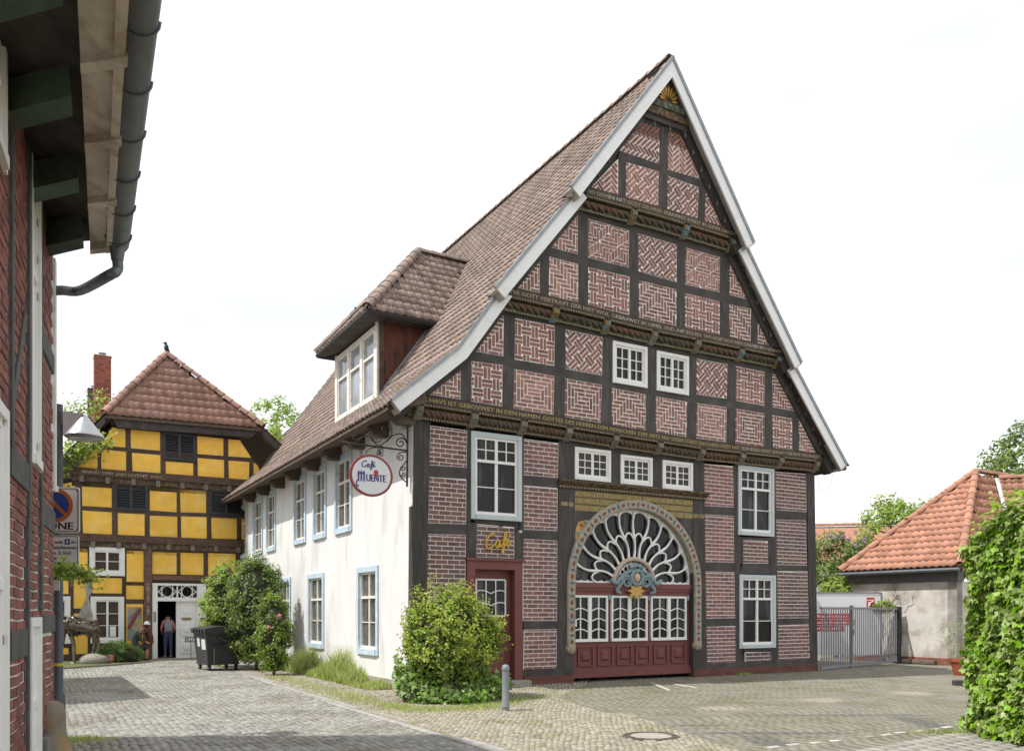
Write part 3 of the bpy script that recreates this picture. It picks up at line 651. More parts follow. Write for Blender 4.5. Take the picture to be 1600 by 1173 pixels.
def window(parent, fr, a0, a1, b0, b1, c, casing, cw, rows, leaves=2, m_sash=WHITE, pane=GLASS, sill=True, cz=.035, name='window', smuntin=.021):
    """casing ring + sash bars + panes; rows = (share of height, columns, rows of panes) per leaf from the top"""
    mb = MB(); 
    mb.box(fr, a0, a0+cw, b0, b1, c-.10, c+cz); mb.box(fr, a1-cw, a1, b0, b1, c-.10, c+cz); mb.box(fr, a0+cw, a1-cw, b1-cw, b1, c-.10, c+cz-.002); mb.box(fr, a0+cw, a1-cw, b0, b0+cw, c-.10, c+cz+(.02 if sill else -.002))
    w = mb.build(name, casing, parent)
    x0, x1, y0, y1 = a0+cw, a1-cw, b0+cw, b1-cw; fw = .052; mb = MB(); cs = c+.006
    mb.box(fr, x0, x0+fw, y0, y1, c-.09, cs); mb.box(fr, x1-fw, x1, y0, y1, c-.09, cs); mb.box(fr, x0+fw, x1-fw, y1-fw, y1, c-.09, cs-.002); mb.box(fr, x0+fw, x1-fw, y0, y0+fw*1.3, c-.09, cs-.001)
    X0, X1, Y0, Y1 = x0+fw, x1-fw, y0+fw*1.3, y1-fw; H = Y1-Y0; y = Y1; panes = []
    for ri, (sh, nx, ny) in enumerate(rows):
        yb = y-sh*H
        if ri < len(rows)-1: mb.box(fr, X0, X1, yb-.03, yb+.03, c-.09, cs+.012)
        yt, yl = (y if ri == 0 else y-.03), (yb if ri == len(rows)-1 else yb+.03)
        for l in range(leaves):
            lx0 = X0+(X1-X0)*l/leaves; lx1 = X0+(X1-X0)*(l+1)/leaves
            if l > 0: mb.box(fr, lx0-.035, lx0+.035, yl, yt, c-.09, cs-.003); 
            lx0 += .035 if l > 0 else 0; lx1 -= .035 if l < leaves-1 else 0
            for i in range(1, nx): x = lx0+(lx1-lx0)*i/nx; mb.box(fr, x-smuntin/2, x+smuntin/2, yl, yt, c-.075, cs-.012)
            for j in range(1, ny): q = yl+(yt-yl)*j/ny; mb.box(fr, lx0, lx1, q-smuntin/2, q+smuntin/2, c-.075, cs-.014)
            for i in range(nx):
                for j in range(ny):
                    panes.append((lx0+(lx1-lx0)*i/nx, lx0+(lx1-lx0)*(i+1)/nx, yl+(yt-yl)*j/ny, yl+(yt-yl)*(j+1)/ny))
        y = yb
    mb.build('sash', m_sash, w)
    for p in panes:
        q = MB(); e = random.uniform(-.004, .004); q.add([fr(p[0], p[2], c-.045+e), fr(p[1], p[2], c-.045-e), fr(p[1], p[3], c-.045-e), fr(p[0], p[3], c-.045+e), fr(p[0], p[2], c-.052), fr(p[1], p[2], c-.052), fr(p[1], p[3], c-.052), fr(p[0], p[3], c-.052)], [(0, 1, 2, 3), (4, 5, 6, 7)])
        q.build('pane', pane, w)
    return w
CROSS = [(.30, 2, 2), (.70, 1, 2)]; SIX = [(1., 2, 3)]
def wrect(px0, py0, px1, py1, off=0): a = fp(px0, py0, off); b = fp(px1, py1, off); return a[0], b[0], b[1], a[1]
def fwin(TL, BR, off, **k):
    (a0, z1), (a1, z0) = fp(*TL, off), fp(*BR, off); return window(house, FAC, a0, a1, z0, z1, off+.012, **k)
fwin((735, 673), (814, 815), 0, casing=GREYBLUE, cw=.105, rows=CROSS)
fwin((1152, 726), (1208, 838.5), 0, casing=GREYBLUE, cw=.095, rows=CROSS); fwin((1154, 897), (1210.5, 1011), 0, casing=GREYBLUE, cw=.095, rows=CROSS)
for TL, BR in (((897, 698), (953, 754)), ((968.5, 710), (1018, 760.5)), ((1034, 718.5), (1081, 768))): fwin(TL, BR, 0, casing=WHITE, cw=.07, rows=SIX)
for TL, BR in (((956, 532.5), (1010, 607)), ((1024.8, 548), (1074.7, 618.5))): fwin(TL, BR, OFF[1], casing=WHITE, cw=.08, rows=SIX)
SROWS = [(.32, 1, 1), (.68, 1, 2)]
for s0, s1, z0, z1 in SWIN: window(house, SIDE, s0, s1, z0, z1, -.03, BLUE, .13, SROWS, m_sash=WHITE_OLD, pane=GLASS_PALE, cz=.07)

# --- side door with lantern-less lintel, recessed leaf with wavy glazing bars
d0, d1 = fp(729, 960)[0], fp(815.5, 960)[0]; dz1 = 2.83
mb = MB(); mb.box(FAC, d0, d0+.2, .2, dz1, -.2, .03); mb.box(FAC, d1-.2, d1, .2, dz1, -.2, .03); mb.box(FAC, d0+.2, d1-.2, dz1-.19, dz1, -.2, .028); mb.box(FAC, d0-.03, d1+.03, dz1, dz1+.05, -.1, .07); door = mb.build('side_door', REDPAINT, house)
mb = MB(); mb.box(FAC, d0+.2, d1-.2, .2, dz1-.19, -.26, -.19); 
for z0, z1 in ((.35, .85), (.95, 1.45)): mb.bevbox(FAC, d0+.34, d1-.34, z0, z1, -.19, -.165, .02)
mb.build('door_leaf', REDPAINT, door)
wx0, wx1, wz0, wz1 = d0+.32, d1-.34, 1.62, 2.42
mb = MB(); mb.box(FAC, wx0, wx1, wz0, wz1, -.187, -.182); mb.build('pane', GLASS, door)
mb = MB()
for a, b, c_, d_ in ((wx0-.02, wx0+.015, wz0, wz1), (wx1-.015, wx1+.02, wz0, wz1), (wx0, wx1, wz1-.015, wz1+.02), (wx0, wx1, wz0-.02, wz0+.015)): mb.box(FAC, a, b, c_, d_, -.19, -.155)
for k in (1, 2): x = wx0+(wx1-wx0)*k/3; mb.box(FAC, x-.012, x+.012, wz0, wz1, -.185, -.157)
for k in (1, 2):
    z = wz0+(wz1-wz0)*(k/3-.05); mb.tube([FAC(x, z+.07*abs(math.sin(math.pi*1.5*(x-wx0)/(wx1-wx0)+math.pi*.25)), -.168) for x in np.linspace(wx0, wx1, 25)], .014, 6)
mb.build('glazing_bars', WHITE, door)
mb = MB(); mb.tube([FAC(d1-.33, 1.25, -.18), FAC(d1-.33, 1.25, -.11), FAC(d1-.45, 1.25, -.11)], .013, 6); mb.build('door_handle', DARKMETAL, door)
mb = MB(); mb.bevbox(Frame(FAC(d0-.05, 0, .34), U, -Nn, UPV), 0, d1-d0+.1, 0, .6, -.1, .19, .012); mb.build('doorstep', mat('step_stone', (.33, .30, .26), .9, .2, 5, .01, 30), house)

# --- great arched gate
gL, gR = 4.05, 7.72; gc = (gL+gR)/2; gz0 = .15; gt = 2.30; gr = (gR-gL)/2
mb = MB(); mb.box(FAC, gL, gR, gz0, gt+.04, -.22, -.14); gate = mb.build('arched_gate', REDPAINT, house)
mb = MB(); mb.box(FAC, gL, gR, gz0, gz0+.16, -.15, -.085); mb.box(FAC, gL, gR, gz0+.16, gz0+.22, -.15, -.10); mb.build('kickboard', REDPAINT, gate); mb = MB(); mb.box(FAC, gL, gR, gt-.02, gt+.10, -.15, -.03); mb.box(FAC, gL, gR, gt-.09, gt-.02, -.15, -.06); mb.box(FAC, gL, gR, gt-.20, gt-.09, -.15, -.09); mb.build('transom', REDPAINT, gate)
for k in range(6):
    x = gL+.13+k*(gR-gL-.26)/6; w_ = (gR-gL-.26)/6; mb = MB()
    for (e0, e1, c1) in ((.06, .09, -.105),):
        mb.box(FAC, x+e0, x+w_-e0, .42, .45, -.15, c1); mb.box(FAC, x+e0, x+w_-e0, .87, .90, -.15, c1); mb.box(FAC, x+e0, x+e1, .45, .87, -.15, c1); mb.box(FAC, x+w_-e1, x+w_-e0, .45, .87, -.15, c1)
    mb.bevbox(FAC, x+.16, x+w_-.16, .54, .78, -.15, -.10, .04); mb.build('door_panel', REDPAINT, gate)
GLZ = [fp(x, 960)[0] for x in (896.5, 953.5, 959, 1015.5, 1021, 1076.5)]
for k in range(3):
    a0, a1 = GLZ[2*k], GLZ[2*k+1]; b0, b1 = 1.02, 2.10
    mb = MB(); f_ = .05
    for p in ((a0, a0+f_, b0, b1), (a1-f_, a1, b0, b1), ((a0+a1)/2-.05, (a0+a1)/2+.05, b0, b1)): mb.box(FAC, *p, -.15, -.085)
    mb.box(FAC, a0, a1, b0-.02, b0+f_, -.15, -.078); mb.box(FAC, a0, a1, b1-f_, b1, -.15, -.087)
    w = mb.build('gate_window', WHITE, gate)
    for h in range(2):
        l0 = a0+f_ if h == 0 else (a0+a1)/2+.05; l1 = (a0+a1)/2-.05 if h == 0 else a1-f_
        m2 = MB(); m2.box(FAC, l0, l1, b0+f_, b1-f_, -.142, -.132); m2.build('pane', GLASS, gate)
        m2 = MB(); xm = (l0+l1)/2; m2.box(FAC, xm-.014, xm+.014, b0+f_, b1-f_, -.135, -.098)
        for r_ in range(3):
            z = b0+f_+(b1-b0-2*f_)*(r_+.72)/4-.01; m2.tube([FAC(x, z+.065*math.cos(math.pi*(x-xm)/(l1-l0)), -.112) for x in np.linspace(l0, l1, 13)], .016, 6)
        m2.build('glazing_bars', WHITE, gate)
    mb = MB(); mb.bevbox(FAC, a1+.01, a1+.075, b1-.10, b1+.02, -.15, -.06, .012); mb.build('capital', mat('capital_blue', (.24, .33, .36), .6, .2), gate)
mb = MB(); mb.box(FAC, GLZ[0]+.06, GLZ[0]+.17, 1.36, 1.52, -.128, -.124); mb.build('notice', WHITE, gate)
# fanlight
fc = gt+.08
def pol(r, a, c=-.1): return FAC(gc+r*math.cos(a), fc+r*math.sin(a), c)
R3 = gr
ring = [(gc+R3*math.cos(math.pi*k/40), fc+R3*math.sin(math.pi*k/40)) for k in range(41)]
mb = MB(); mb.prism(FAC, ring, -.22, -.17); mb.build('fanlight_glass', GLASS, gate)
NS = 12
for k in range(NS+1):
    a = math.pi*k/NS; mb = MB()
    if 0 < k < NS:
        wob = (1 if k < NS/2 else -1)*(.05 if abs(k-NS/2) > .1 else 0.03)
        mb.tube([pol(r_, a+wob*math.sin((r_-.62)/(1.74-.62)*2*math.pi)*(1.1/r_)) for r_ in np.linspace(.62, 1.78, 18)], [.024+.014*abs(((i_ % 9)-4.5)/4.5) for i_ in range(18)], 6); mb.build('fan_spoke', WHITE, gate, smooth=True)
    if k < NS:
        a2 = math.pi*(k+1)/NS; mb = MB()
        mb.tube([pol(1.10+.16*math.sin(math.pi*t), a+(a2-a)*t, -.105) for t in np.linspace(0, 1, 10)], .024, 6); mb.build('fan_scallop', WHITE, gate, smooth=True)
        mb = MB(); out = [(1.86, a+(a2-a)*t) for t in np.linspace(0, 1, 9)]; inn = [(1.79-.09*(1-math.sin(math.pi*t))-.03*abs(math.sin(3*math.pi*t)), a+(a2-a)*t) for t in np.linspace(1, 0, 13)]
        for (r0_, p0), (r1_, p1), (q0_, s0), (q1_, s1) in zip(out[:-1], out[1:], inn[::-1][::1][:8], inn[::-1][1:9]): pass
        n_ = 10; V = []; 
        for j in range(n_+1):
            t = j/n_; A_ = a+(a2-a)*t; rin = 1.77-.10*(1-math.sin(math.pi*t)**.7); V += [pol(1.87, A_, -.12), pol(rin, A_, -.12), pol(rin, A_, -.17)]
        mb.add(V, [(3*j, 3*j+3, 3*j+4, 3*j+1) for j in range(n_)]+[(3*j+1, 3*j+4, 3*j+5, 3*j+2) for j in range(n_)]); mb.build('fan_scallop', WHITE, gate)
mb = MB(); mb.tube([pol(.62, math.pi*k/24, -.085) for k in range(25)], .055, 8); mb.build('fan_ring', mat('fan_ring', (.50, .40, .32), .7, .2), gate, smooth=True)
mb = MB(); mb.prism(FAC, [(gc+.6*math.cos(math.pi*k/20), fc+.6*math.sin(math.pi*k/20)) for k in range(21)], -.165, -.155); mb.build('fanlight_glass', GLASS, gate)
for k in range(1, 11):
    a = math.pi*k/11; mb = MB(); mb.tube([pol(.12, a, -.12), pol(.55, a, -.12)], [.014, .02], 6); mb.build('fan_spoke', WHITE, gate)
    mb = MB(); mb.tube([pol(.46+.07*abs(t), a+math.pi/11*t*.5, -.115) for t in np.linspace(-1, 1, 7)], .016, 6); mb.build('fan_scallop', WHITE, gate)
for x0_, x1_ in ((gL, gc-.62), (gc+.62, gR)):     # rocaille strip at the foot of the fan
    mb = MB(); n_ = 18; xs = np.linspace(x0_, x1_, n_+1); mb.prism(FAC, [(x, fc+.05+.035*math.sin(i_*1.1)**2) for i_, x in enumerate(xs)]+[(x1_, fc-.0), (x0_, fc-.0)][0:2], -.17, -.11); mb.build('fan_scallop', WHITE, gate)
# carved cartouche, blue scrolls and gilt star
CB = mat('carving_blue', (.21, .285, .31), .6, .3, 14, .006, 40); mb = MB()
for sg in (-1, 1):
    sp_ = []
    for k in range(28): a = k*.42; r_ = .16*(1-k/34); sp_.append(FAC(gc+sg*(.30+r_*math.cos(a)), fc+.06+r_*math.sin(a), .0+.02*k/28))
    mb.tube(sp_, [.045*(1-k/45) for k in range(28)], 7)
    mb.tube([FAC(gc+sg*x, z, .0) for x, z in crom([(.12, .34+fc), (.34, .26+fc), (.5, .12+fc), (.62, .02+fc), (.78, .10+fc)], 5)], .05, 7)
    mb.tube([FAC(gc+sg*x, z, -.02) for x, z in crom([(.42, .06+fc), (.58, -.16+fc), (.44, -.22+fc)], 5)], [.05]*5+[.04]*5+[.02], 7)
mb.tube([FAC(gc+.17*math.cos(a), fc+.16+.17*math.sin(a), .02) for a in np.linspace(0, 6.28, 17)], .05, 7); mb.tube([FAC(gc-.2, fc+.4, 0), FAC(gc, fc+.47, .02), FAC(gc+.2, fc+.4, 0)], .05, 7)
mb.build('carved_scrolls', CB, gate, smooth=True)
mb = MB(); mb.ball(FAC(gc, fc+.16, .0), .10, .10, .12); mb.build('carved_boss', mat('boss', (.62, .42, .28), .6, .1), gate, smooth=True)
star = [(gc+(.24 if k % 2 == 0 else .13)*math.cos(math.pi/2+math.pi*k/8)*1.15, fc-.16+(.20 if k % 2 == 0 else .12)*math.sin(math.pi/2+math.pi*k/8)) for k in range(16)]
mb = MB(); mb.prism(FAC, star, -.08, .01); mb.build('gilt_star', mat('star_gold', (.55, .35, .10), .5, .2), gate)
# painted arch band: two legs and a semicircle
band_r0, band_r1 = gr-.02, gr+.22
BAND = mat('arch_band_paint', (.36, .325, .26), .7, .3, 16, .004, 60, col2=(.27, .28, .26), c2s=6)
def bandpt(t): # t along the band from the left foot; returns centre, direction
    leg = fc-.86; Ls = [leg, math.pi*(gr+.1), leg]
    if t < leg: return np.array([gL-.10, .86+t]), np.array([0, 1.])
    t -= leg
    if t < Ls[1]: a = math.pi-t/(gr+.1); return np.array([gc+(gr+.1)*math.cos(a), fc+(gr+.1)*math.sin(a)]), np.array([math.sin(a), -math.cos(a)])
    t -= Ls[1]; return np.array([gR+.10, fc-t]), np.array([0, -1.])
TL_ = 2*(fc-.86)+math.pi*(gr+.1); mb = MB(); K_ = 80; V = []
for k in range(K_+1):
    p, d = bandpt(min(TL_-1e-4, TL_*k/K_)); nx = np.array([-d[1], d[0]])
    for off_, c_ in ((.112, -.1), (.112, .045), (.078, .075), (-.078, .075), (-.112, .045), (-.112, -.16)): q = p+nx*off_; V.append(FAC(q[0], q[1], c_))
mb.add(V, [(6*k+j, 6*k+6+j, 6*k+7+j, 6*k+1+j) for k in range(K_) for j in range(5)]+[(0, 1, 2, 3, 4, 5), tuple(6*K_+j for j in (5, 4, 3, 2, 1, 0))]); band = mb.build('arch_band', BAND, gate)
nd = 30
for k in range(nd):
    p, d = bandpt(TL_*(k+.5)/nd); nx = np.array([-d[1], d[0]])
    if k % 1 == 0:
        mb = MB(); mb.prism(FAC, [tuple(p-d*.075), tuple(p+nx*.045), tuple(p+d*.075), tuple(p-nx*.045)], .07, .083); mb.build('painted_lozenge', mat('loz_red', (.22, .075, .045), .7, .2), band)
    p, d = bandpt(TL_*(k+1)/nd-.001); nx = np.array([-d[1], d[0]])
    mb = MB(); mb.prism(FAC, [tuple(p-d*.025+nx*.05), tuple(p+d*.025+nx*.05), tuple(p+d*.025-nx*.05), tuple(p-d*.025-nx*.05)], .07, .081); mb.build('painted_bar', mat('loz_blue', (.09, .11, .16), .7, .2), band)
mb = MB(); 
for k in range(150):
    for sg, c_ in ((-1, .06), (1, .06)):
        p, d = bandpt(TL_*(k+.5)/150); q = p+np.array([-d[1], d[0]])*sg*.095; mb.ball(FAC(q[0], q[1], c_), .018, seg=5, rings=3)
mb.build('bead_row', mat('beads', (.42, .35, .25), .6, .3, 9), band, kind='stuff')
for x_ in (gL-.10, gR+.10):
    mb = MB(); mb.lathe(Frame(FAC(x_, .86, 0), U, UPV, Nn), [(0, .10), (.06, .095), (.12, .07), (.15, .0)], 14); mb.build('band_foot', mat('band_foot', (.34, .27, .19), .7, .3, 20), band)
# spandrel, text tablets, cornice
mb = MB(); sx0, sx1 = fp(897, 800)[0], fp(1083, 800)[0]
cz0 = fp(985, 765)[1]
arcpts = [(gc+(gr+.2)*math.cos(a), fc+(gr+.2)*math.sin(a)) for a in np.linspace(0, math.pi, 30)]

for p_, q_ in zip(arcpts[:-1], arcpts[1:]): mb.prism(FAC, [p_, q_, (q_[0], cz0+.1), (p_[0], cz0+.1)], -.12, .006)
spn = mb.build('spandrel', TIMBER, house)
mb = MB(); mb.box(FAC, sx0, sx1, cz0+.02, cz0+1.6, -.12, .002); mb.build('window_band', TIMBER, house)
ca0, ca1 = fp(871, 752)[0], fp(1102, 780)[0]
mb = MB(); mb.prism(Frame(FAC(ca0, 0, 0), Nn, UPV, U), [(0, cz0-.10), (.05, cz0-.10), (.06, cz0-.03), (.12, cz0), (.17, cz0+.05), (.17, cz0+.08), (0, cz0+.10)], 0, ca1-ca0); corn = mb.build('gate_cornice', CARVED, house)
mb = MB()
for k in range(54): x = ca0+.03+(ca1-ca0-.06)*k/54; mb.box(FAC, x, x+.035, cz0-.085, cz0-.045, .04, .075)
mb.build('dentil_row', DENTIL, corn, kind='stuff')
lines = [("ALS MAN GODT VERTRAVWET HAT WOL GEBAVWET IM HIMEL VND ERDEN", sx0+.03, sx1-.03, 0, .11), ("DAS WERCK STEIDT IN", sx0+.03, gc-.55, 1, .115), ("GOTTES HENDEN ALZEIT", gc+.62, sx1-.03, 1, .115), ("RVDOLF HARDEN", sx0+.03, gc-.95, 2, .115), ("VND DIE SEIN", gc+.95, sx1-.03, 2, .115)]
for s, a, b, r_, h in lines:
    z = cz0-.25-r_*.165; mb = MB(); mb.box(FAC, a-.02, b+.02, z-.02, z+h+.015, -.0, .012); tb = mb.build('text_tablet', mat('tablet', (.20, .15, .06), .7, .3, 20), spn); text_on(FAC, s, a, b, lambda q: z, h, .0145, GOLD, tb, .006)
for s, a, b, z in (("ANNO 1620", fp(876, 800)[0], fp(895, 800)[0], fp(880, 790)[1]), ("DEN 2 MAI", fp(1083.5, 800)[0], fp(1099, 800)[0], fp(1090, 809)[1])):
    text_on(FAC, s, a, b, lambda q: z, .10, PR+.004, GOLD, house, .005)
for sg, cx_ in ((-1, sx0), (1, sx1)):     # coloured foliage in the spandrel corners
    for pts, m in (([(.03, .95), (.03, 1.25), (.12, 1.45), (.30, 1.5), (.62, 1.5), (.42, 1.38), (.22, 1.12)], mat('spandrel_ochre', (.50, .30, .08), .7, .3, 12)),):
        mb = MB(); mb.prism(FAC, [(cx_-sg*x, fc+z-.02) for x, z in (pts if sg < 0 else [(.03, .9), (.03, 1.1), (.16, 1.22), (.2, 1.1)])], .0, .012); mb.build('painted_ornament', m, spn)
    mb = MB(); mb.tube([FAC(cx_-sg*x, fc+z, .018) for x, z in crom([(.06, .80), (.16, 1.02), (.10, 1.18), (.24, 1.22), (.36, 1.40), (.30, 1.46)] if sg < 0 else [(.05, .70), (.12, .92), (.10, 1.05), (.30, 1.22), (.42, 1.34)], 5)], .032, 6); mb.build('painted_ornament', mat('spandrel_blue', (.22, .33, .42), .7, .3, 20), spn, smooth=True)
    mb = MB(); mb.ball(FAC(cx_-sg*.2, fc+(1.36 if sg < 0 else 1.0), .01), .05, seg=7, rings=4); mb.build('painted_ornament', mat('spandrel_red', (.33, .09, .06), .7, .3), spn, smooth=True)

# --- roof
RE, RK, RR = (-.74, 5.84), (.77, 7.17), (6.17, 14.72)     # eave, kick, ridge of the left slope (a, z)
RKr, REr = (11.57, 7.17), (12.98, 5.78)
S_BACK = 17.35
def roofP(a, z, s): return A0+U*a+Vv*s+UPV*z
roof_m = MB()
for p, q in ((RE, RK), (RK, RR), (RR, RKr), (RKr, REr)):
    d = np.array(q)-np.array(p); d /= np.linalg.norm(d); nrm = np.array([d[1], -d[0]]); t_ = .09
    P = [roofP(p[0], p[1]-.04, -.45), roofP(q[0], q[1]-.04, -.45), roofP(q[0], q[1]-.04, S_BACK), roofP(p[0], p[1]-.04, S_BACK)]
    dn = (U*nrm[0]+UPV*nrm[1])*t_
    roof_m.hexa([x+dn for x in P]+P)
roof = roof_m.build('roof', GREYWOOD, house)
tiles = Tiles(TILE, w=.215, l=.36)
def slope_frame(p, q, s0):
    d = np.array(q)-np.array(p); l = np.linalg.norm(d); d /= l; ey = U*d[0]+UPV*d[1]; ex = -Vv; return Frame(roofP(p[0], p[1], s0), ex, ey, np.cross(ex, ey)), l
fr1, l1 = slope_frame(RE, RK, S_BACK); fr2, l2 = slope_frame(RK, RR, S_BACK)
if fr1.ez[2] < 0: fr1.ez *= -1; fr2.ez *= -1
# dormer footprint on the slope is left free of tiles
DT, DS0, DS1, DZ = .70, 3.9, 7.28, 9.06
d12 = (np.array(RR)-np.array(RK)); d12 /= np.linalg.norm(d12)
def zroof(a): return RK[1]+(a-RK[0])*d12[1]/d12[0] if a > RK[0] else RE[1]+(a-RE[0])*(RK[1]-RE[1])/(RK[0]-RE[0])
tiles.field(fr1, rect((S_BACK+.53) % .215, -.02, S_BACK+.54, l1), .215, .30, roof)
steps = [(0, 1.9, .5), (1.9, 5.0, .73), (5.0, l2, .95)]
nrow = int(l2/.30)+1
for r_ in range(nrow):
    b = r_*.30; fwd = .53 if b < 1.35 else (.75 if b < 4.4 else .97)
    a_here = RK[0]+d12[0]*b; tiles.field(fr2, rect((S_BACK+fwd) % .215, b, S_BACK+fwd+.01, b+.30), .215, .30, roof)
tiles.items = [it for it in tiles.items if not (DS0-.05 < np.dot(it[0]-A0, Vv) < DS1+.05 and np.dot(it[0]-A0, U) > DT-.05 and np.dot(it[0]-A0, U) < 2.05 and it[2] is roof)]
# right slope, seen only from elsewhere
fr3, l3 = slope_frame((REr[0], REr[1]), (RKr[0], RKr[1]), S_BACK); fr3 = Frame(roofP(*REr, -.5), Vv, fr3.ey, np.cross(Vv, fr3.ey)); fr4 = Frame(roofP(*RKr, -.5), Vv, (lambda d: U*d[0]+UPV*d[1])((np.array(RR)-np.array(RKr))/l2), np.zeros(3)); fr4.ez = np.cross(fr4.ex, fr4.ey)
tiles.field(fr3, rect(0, 0, S_BACK+.5, l3), .215, .30, roof); tiles.field(fr4, rect(0, 0, S_BACK+.5, l2), .215, .30, roof)
ridge_caps(roofP(RR[0], RR[1]+.02, -.9), roofP(RR[0], RR[1]+.02, S_BACK), .12, TILE, roof)
# bargeboards, soffits, stepped at each jetty
BARGE = mat('barge_white', (.84, .85, .86), .5, .05, 3, col2=(.74, .74, .72), c2s=3, c2lo=.52, c2hi=.7)
segs = [(1, fq([(612, 625), (716, 544), (786, 449)], .55)), (2, fq([(775, 450), (905, 294)], .78)), (3, fq([(893, 292), (1051, 91)], 1.0)),
        (1, fq([(1322, 725), (1283, 652), (1240, 570)], .55)), (2, fq([(1252, 567), (1165, 383)], .78)), (3, fq([(1178, 380), (1051, 91)], 1.0))]
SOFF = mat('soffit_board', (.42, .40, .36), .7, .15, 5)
for i, pts in segs:
    left = pts[0][0] < 6; c1 = OFF[i]+.34; w_ = .27; pts = [np.array(p) for p in pts]
    nr = []
    for k in range(len(pts)):
        d = pts[min(k+1, len(pts)-1)]-pts[max(k-1, 0)]; d /= np.linalg.norm(d); nr.append(np.array([d[1], -d[0]]) if left else np.array([-d[1], d[0]]))
    inn = [p+q*w_ for p, q in zip(pts, nr)]
    if i == 3: inn[-1] = np.array([pts[-1][0], pts[-1][1]-.44])
    poly = [tuple(p) for p in pts]+[tuple(p) for p in inn[::-1]]
    mb = MB(); mb.prism(FAC, poly, c1-.045, c1); bb_ = mb.build('bargeboard', BARGE, house)
    top_ = [p-q*.045 for p, q in zip(pts, nr)]
    if i == 3: top_[-1] = np.array([pts[-1][0], pts[-1][1]+.07])
    mb = MB(); mb.prism(FAC, [tuple(p) for p in top_]+[tuple(p+q*.03) for p, q in zip(pts, nr)][::-1], c1-.05, c1+.03); mb.build('verge_trim', STEEL, bb_)
    for k in range(len(pts)-1):
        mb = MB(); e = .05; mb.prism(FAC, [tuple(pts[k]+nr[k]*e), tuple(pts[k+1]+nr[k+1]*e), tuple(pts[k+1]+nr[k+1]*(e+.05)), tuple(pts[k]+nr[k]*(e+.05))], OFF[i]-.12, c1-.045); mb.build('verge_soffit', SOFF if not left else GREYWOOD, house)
        mb = MB(); mb.prism(FAC, [tuple(pts[k]+nr[k]*.12), tuple(pts[k+1]+nr[k+1]*.12), tuple(pts[k+1]+nr[k+1]*.40), tuple(pts[k]+nr[k]*.40)], OFF[i]-.2, OFF[i]+.06); mb.build('verge_rafter', TIMBER, house)
    # end block of the board
    p = pts[0]; q = inn[0]; mb = MB(); mb.prism(FAC, [tuple(p), tuple(q), tuple(q+np.array([0, -.03])), tuple(p+np.array([0, -.03]))], c1-.3, c1+.02); mb.build('board_end', SOFF, bb_)
# eave boards, gutterless, with dark beam ends above the side windows
mb = MB(); mb.hexa([roofP(-.74, 5.74, -.45), roofP(.1, 5.98, -.45), roofP(.1, 5.98, S_BACK), roofP(-.74, 5.74, S_BACK), roofP(-.74, 5.82, -.45), roofP(.1, 6.4, -.45), roofP(.1, 6.4, S_BACK), roofP(-.74, 5.82, S_BACK)]); mb.build('eave_boarding', GREYWOOD, house)
for x in (622, 585, 549, 514, 482.5, 453, 429, 407, 386):
    s = sp(x, 740, .3)[0]; mb = MB(); fr = Frame(A0+Vv*(s-.11), -U, UPV, Vv); mb.prism(fr, [(-.05, 5.60), (.30, 5.60), (.42, 5.70), (.44, 5.90), (-.05, 5.95)], 0, .22); mb.build('beam_end', GREYWOOD, house)
mb = MB(); P_ = sp(352, 792, .7); mb.tube([SIDE(S_BACK-.6, 5.72, .74), SIDE(S_BACK-.55, 5.45, .70), SIDE(S_BACK-.3, 5.20, .2), SIDE(S_BACK-.3, 5.0, .08), SIDE(S_BACK-.3, .1, .08)], .045, 8); mb.build('downpipe', STEEL, house, smooth=True)
# --- dormer
mb = MB(); mb.prism(Frame(A0+Vv*DS0, U, UPV, -Vv), [(DT+.13, zroof(DT+.13)-.1), (DT+.13, DZ), (DT+1.62, DZ+.05), (DT+1.4, zroof(DT+1.4)-.1)], -(DS1-DS0), 0); dorm = mb.build('dormer', mat('dormer_cladding', (.13, .045, .028), .75, .35, 3, .004, 30, col2=(.05, .03, .022), c2s=1.6, stretch=(3, 3, .7)), house)
DF = Frame(A0+U*DT, Vv, UPV, -U)
dw = (DS1-DS0-.24)/3
for k in range(3): window(dorm, DF, DS0+.12+k*dw, DS0+.12+(k+1)*dw, zroof(DT)+.02, DZ-.06, .0, WHITE_OLD, .09, [(.36, 1, 1), (.64, 1, 1)], leaves=1, m_sash=WHITE_OLD, pane=mat('dormer_glass', (.30, .33, .36), .08, .2, 2, spec=.6), name='dormer_window')
for s in (DS0, DS1-.12): mb = MB(); mb.box(DF, s, s+.12, zroof(DT)-.05, DZ, -.05, .03); mb.build('corner_post', WHITE_OLD if s == DS0 else WHITE_OLD, dorm)
mb = MB(); mb.prism(Frame(A0+Vv*(DS0-.03), U, UPV, -Vv), [(DT+.06, zroof(DT)+.0), (DT+1.5, zroof(DT+1.5)+.06), (DT+1.5, zroof(DT+1.5)+.16), (DT+.0, zroof(DT)+.12)], 0, .04); mb.build('flashing', STEEL, dorm)
mb = MB(); mb.box(Frame(A0+Vv*(DS0-.05), U, UPV, -Vv), DT+.02, DT+.14, zroof(DT)+.12, DZ, -.02, .02); mb.build('corner_board', TIMBER_BROWN, dorm)
e0, e1, eo = DS0-.42, DS1+.42, DT-.42        # dormer eaves
ez = DZ+.10; sm = (DS0+DS1)/2
def inS(x, y, s):
    P = on_plane(x, y, A0+Vv*s, Vv); return float(np.dot(P-A0, U)), float(P[2])
ha, hz = inS(654, 396, sm)
hb = RK[0]+(hz-RK[1])*d12[0]/d12[1]; eb = RK[0]+(ez-RK[1])*d12[0]/d12[1]
C1, C2, HA, HB = roofP(eo, ez, e0), roofP(eo, ez, e1), roofP(ha, hz, sm), roofP(hb+.05, hz-.02, sm); B1, B2 = roofP(eb+.1, ez, e0), roofP(eb+.1, ez, e1)
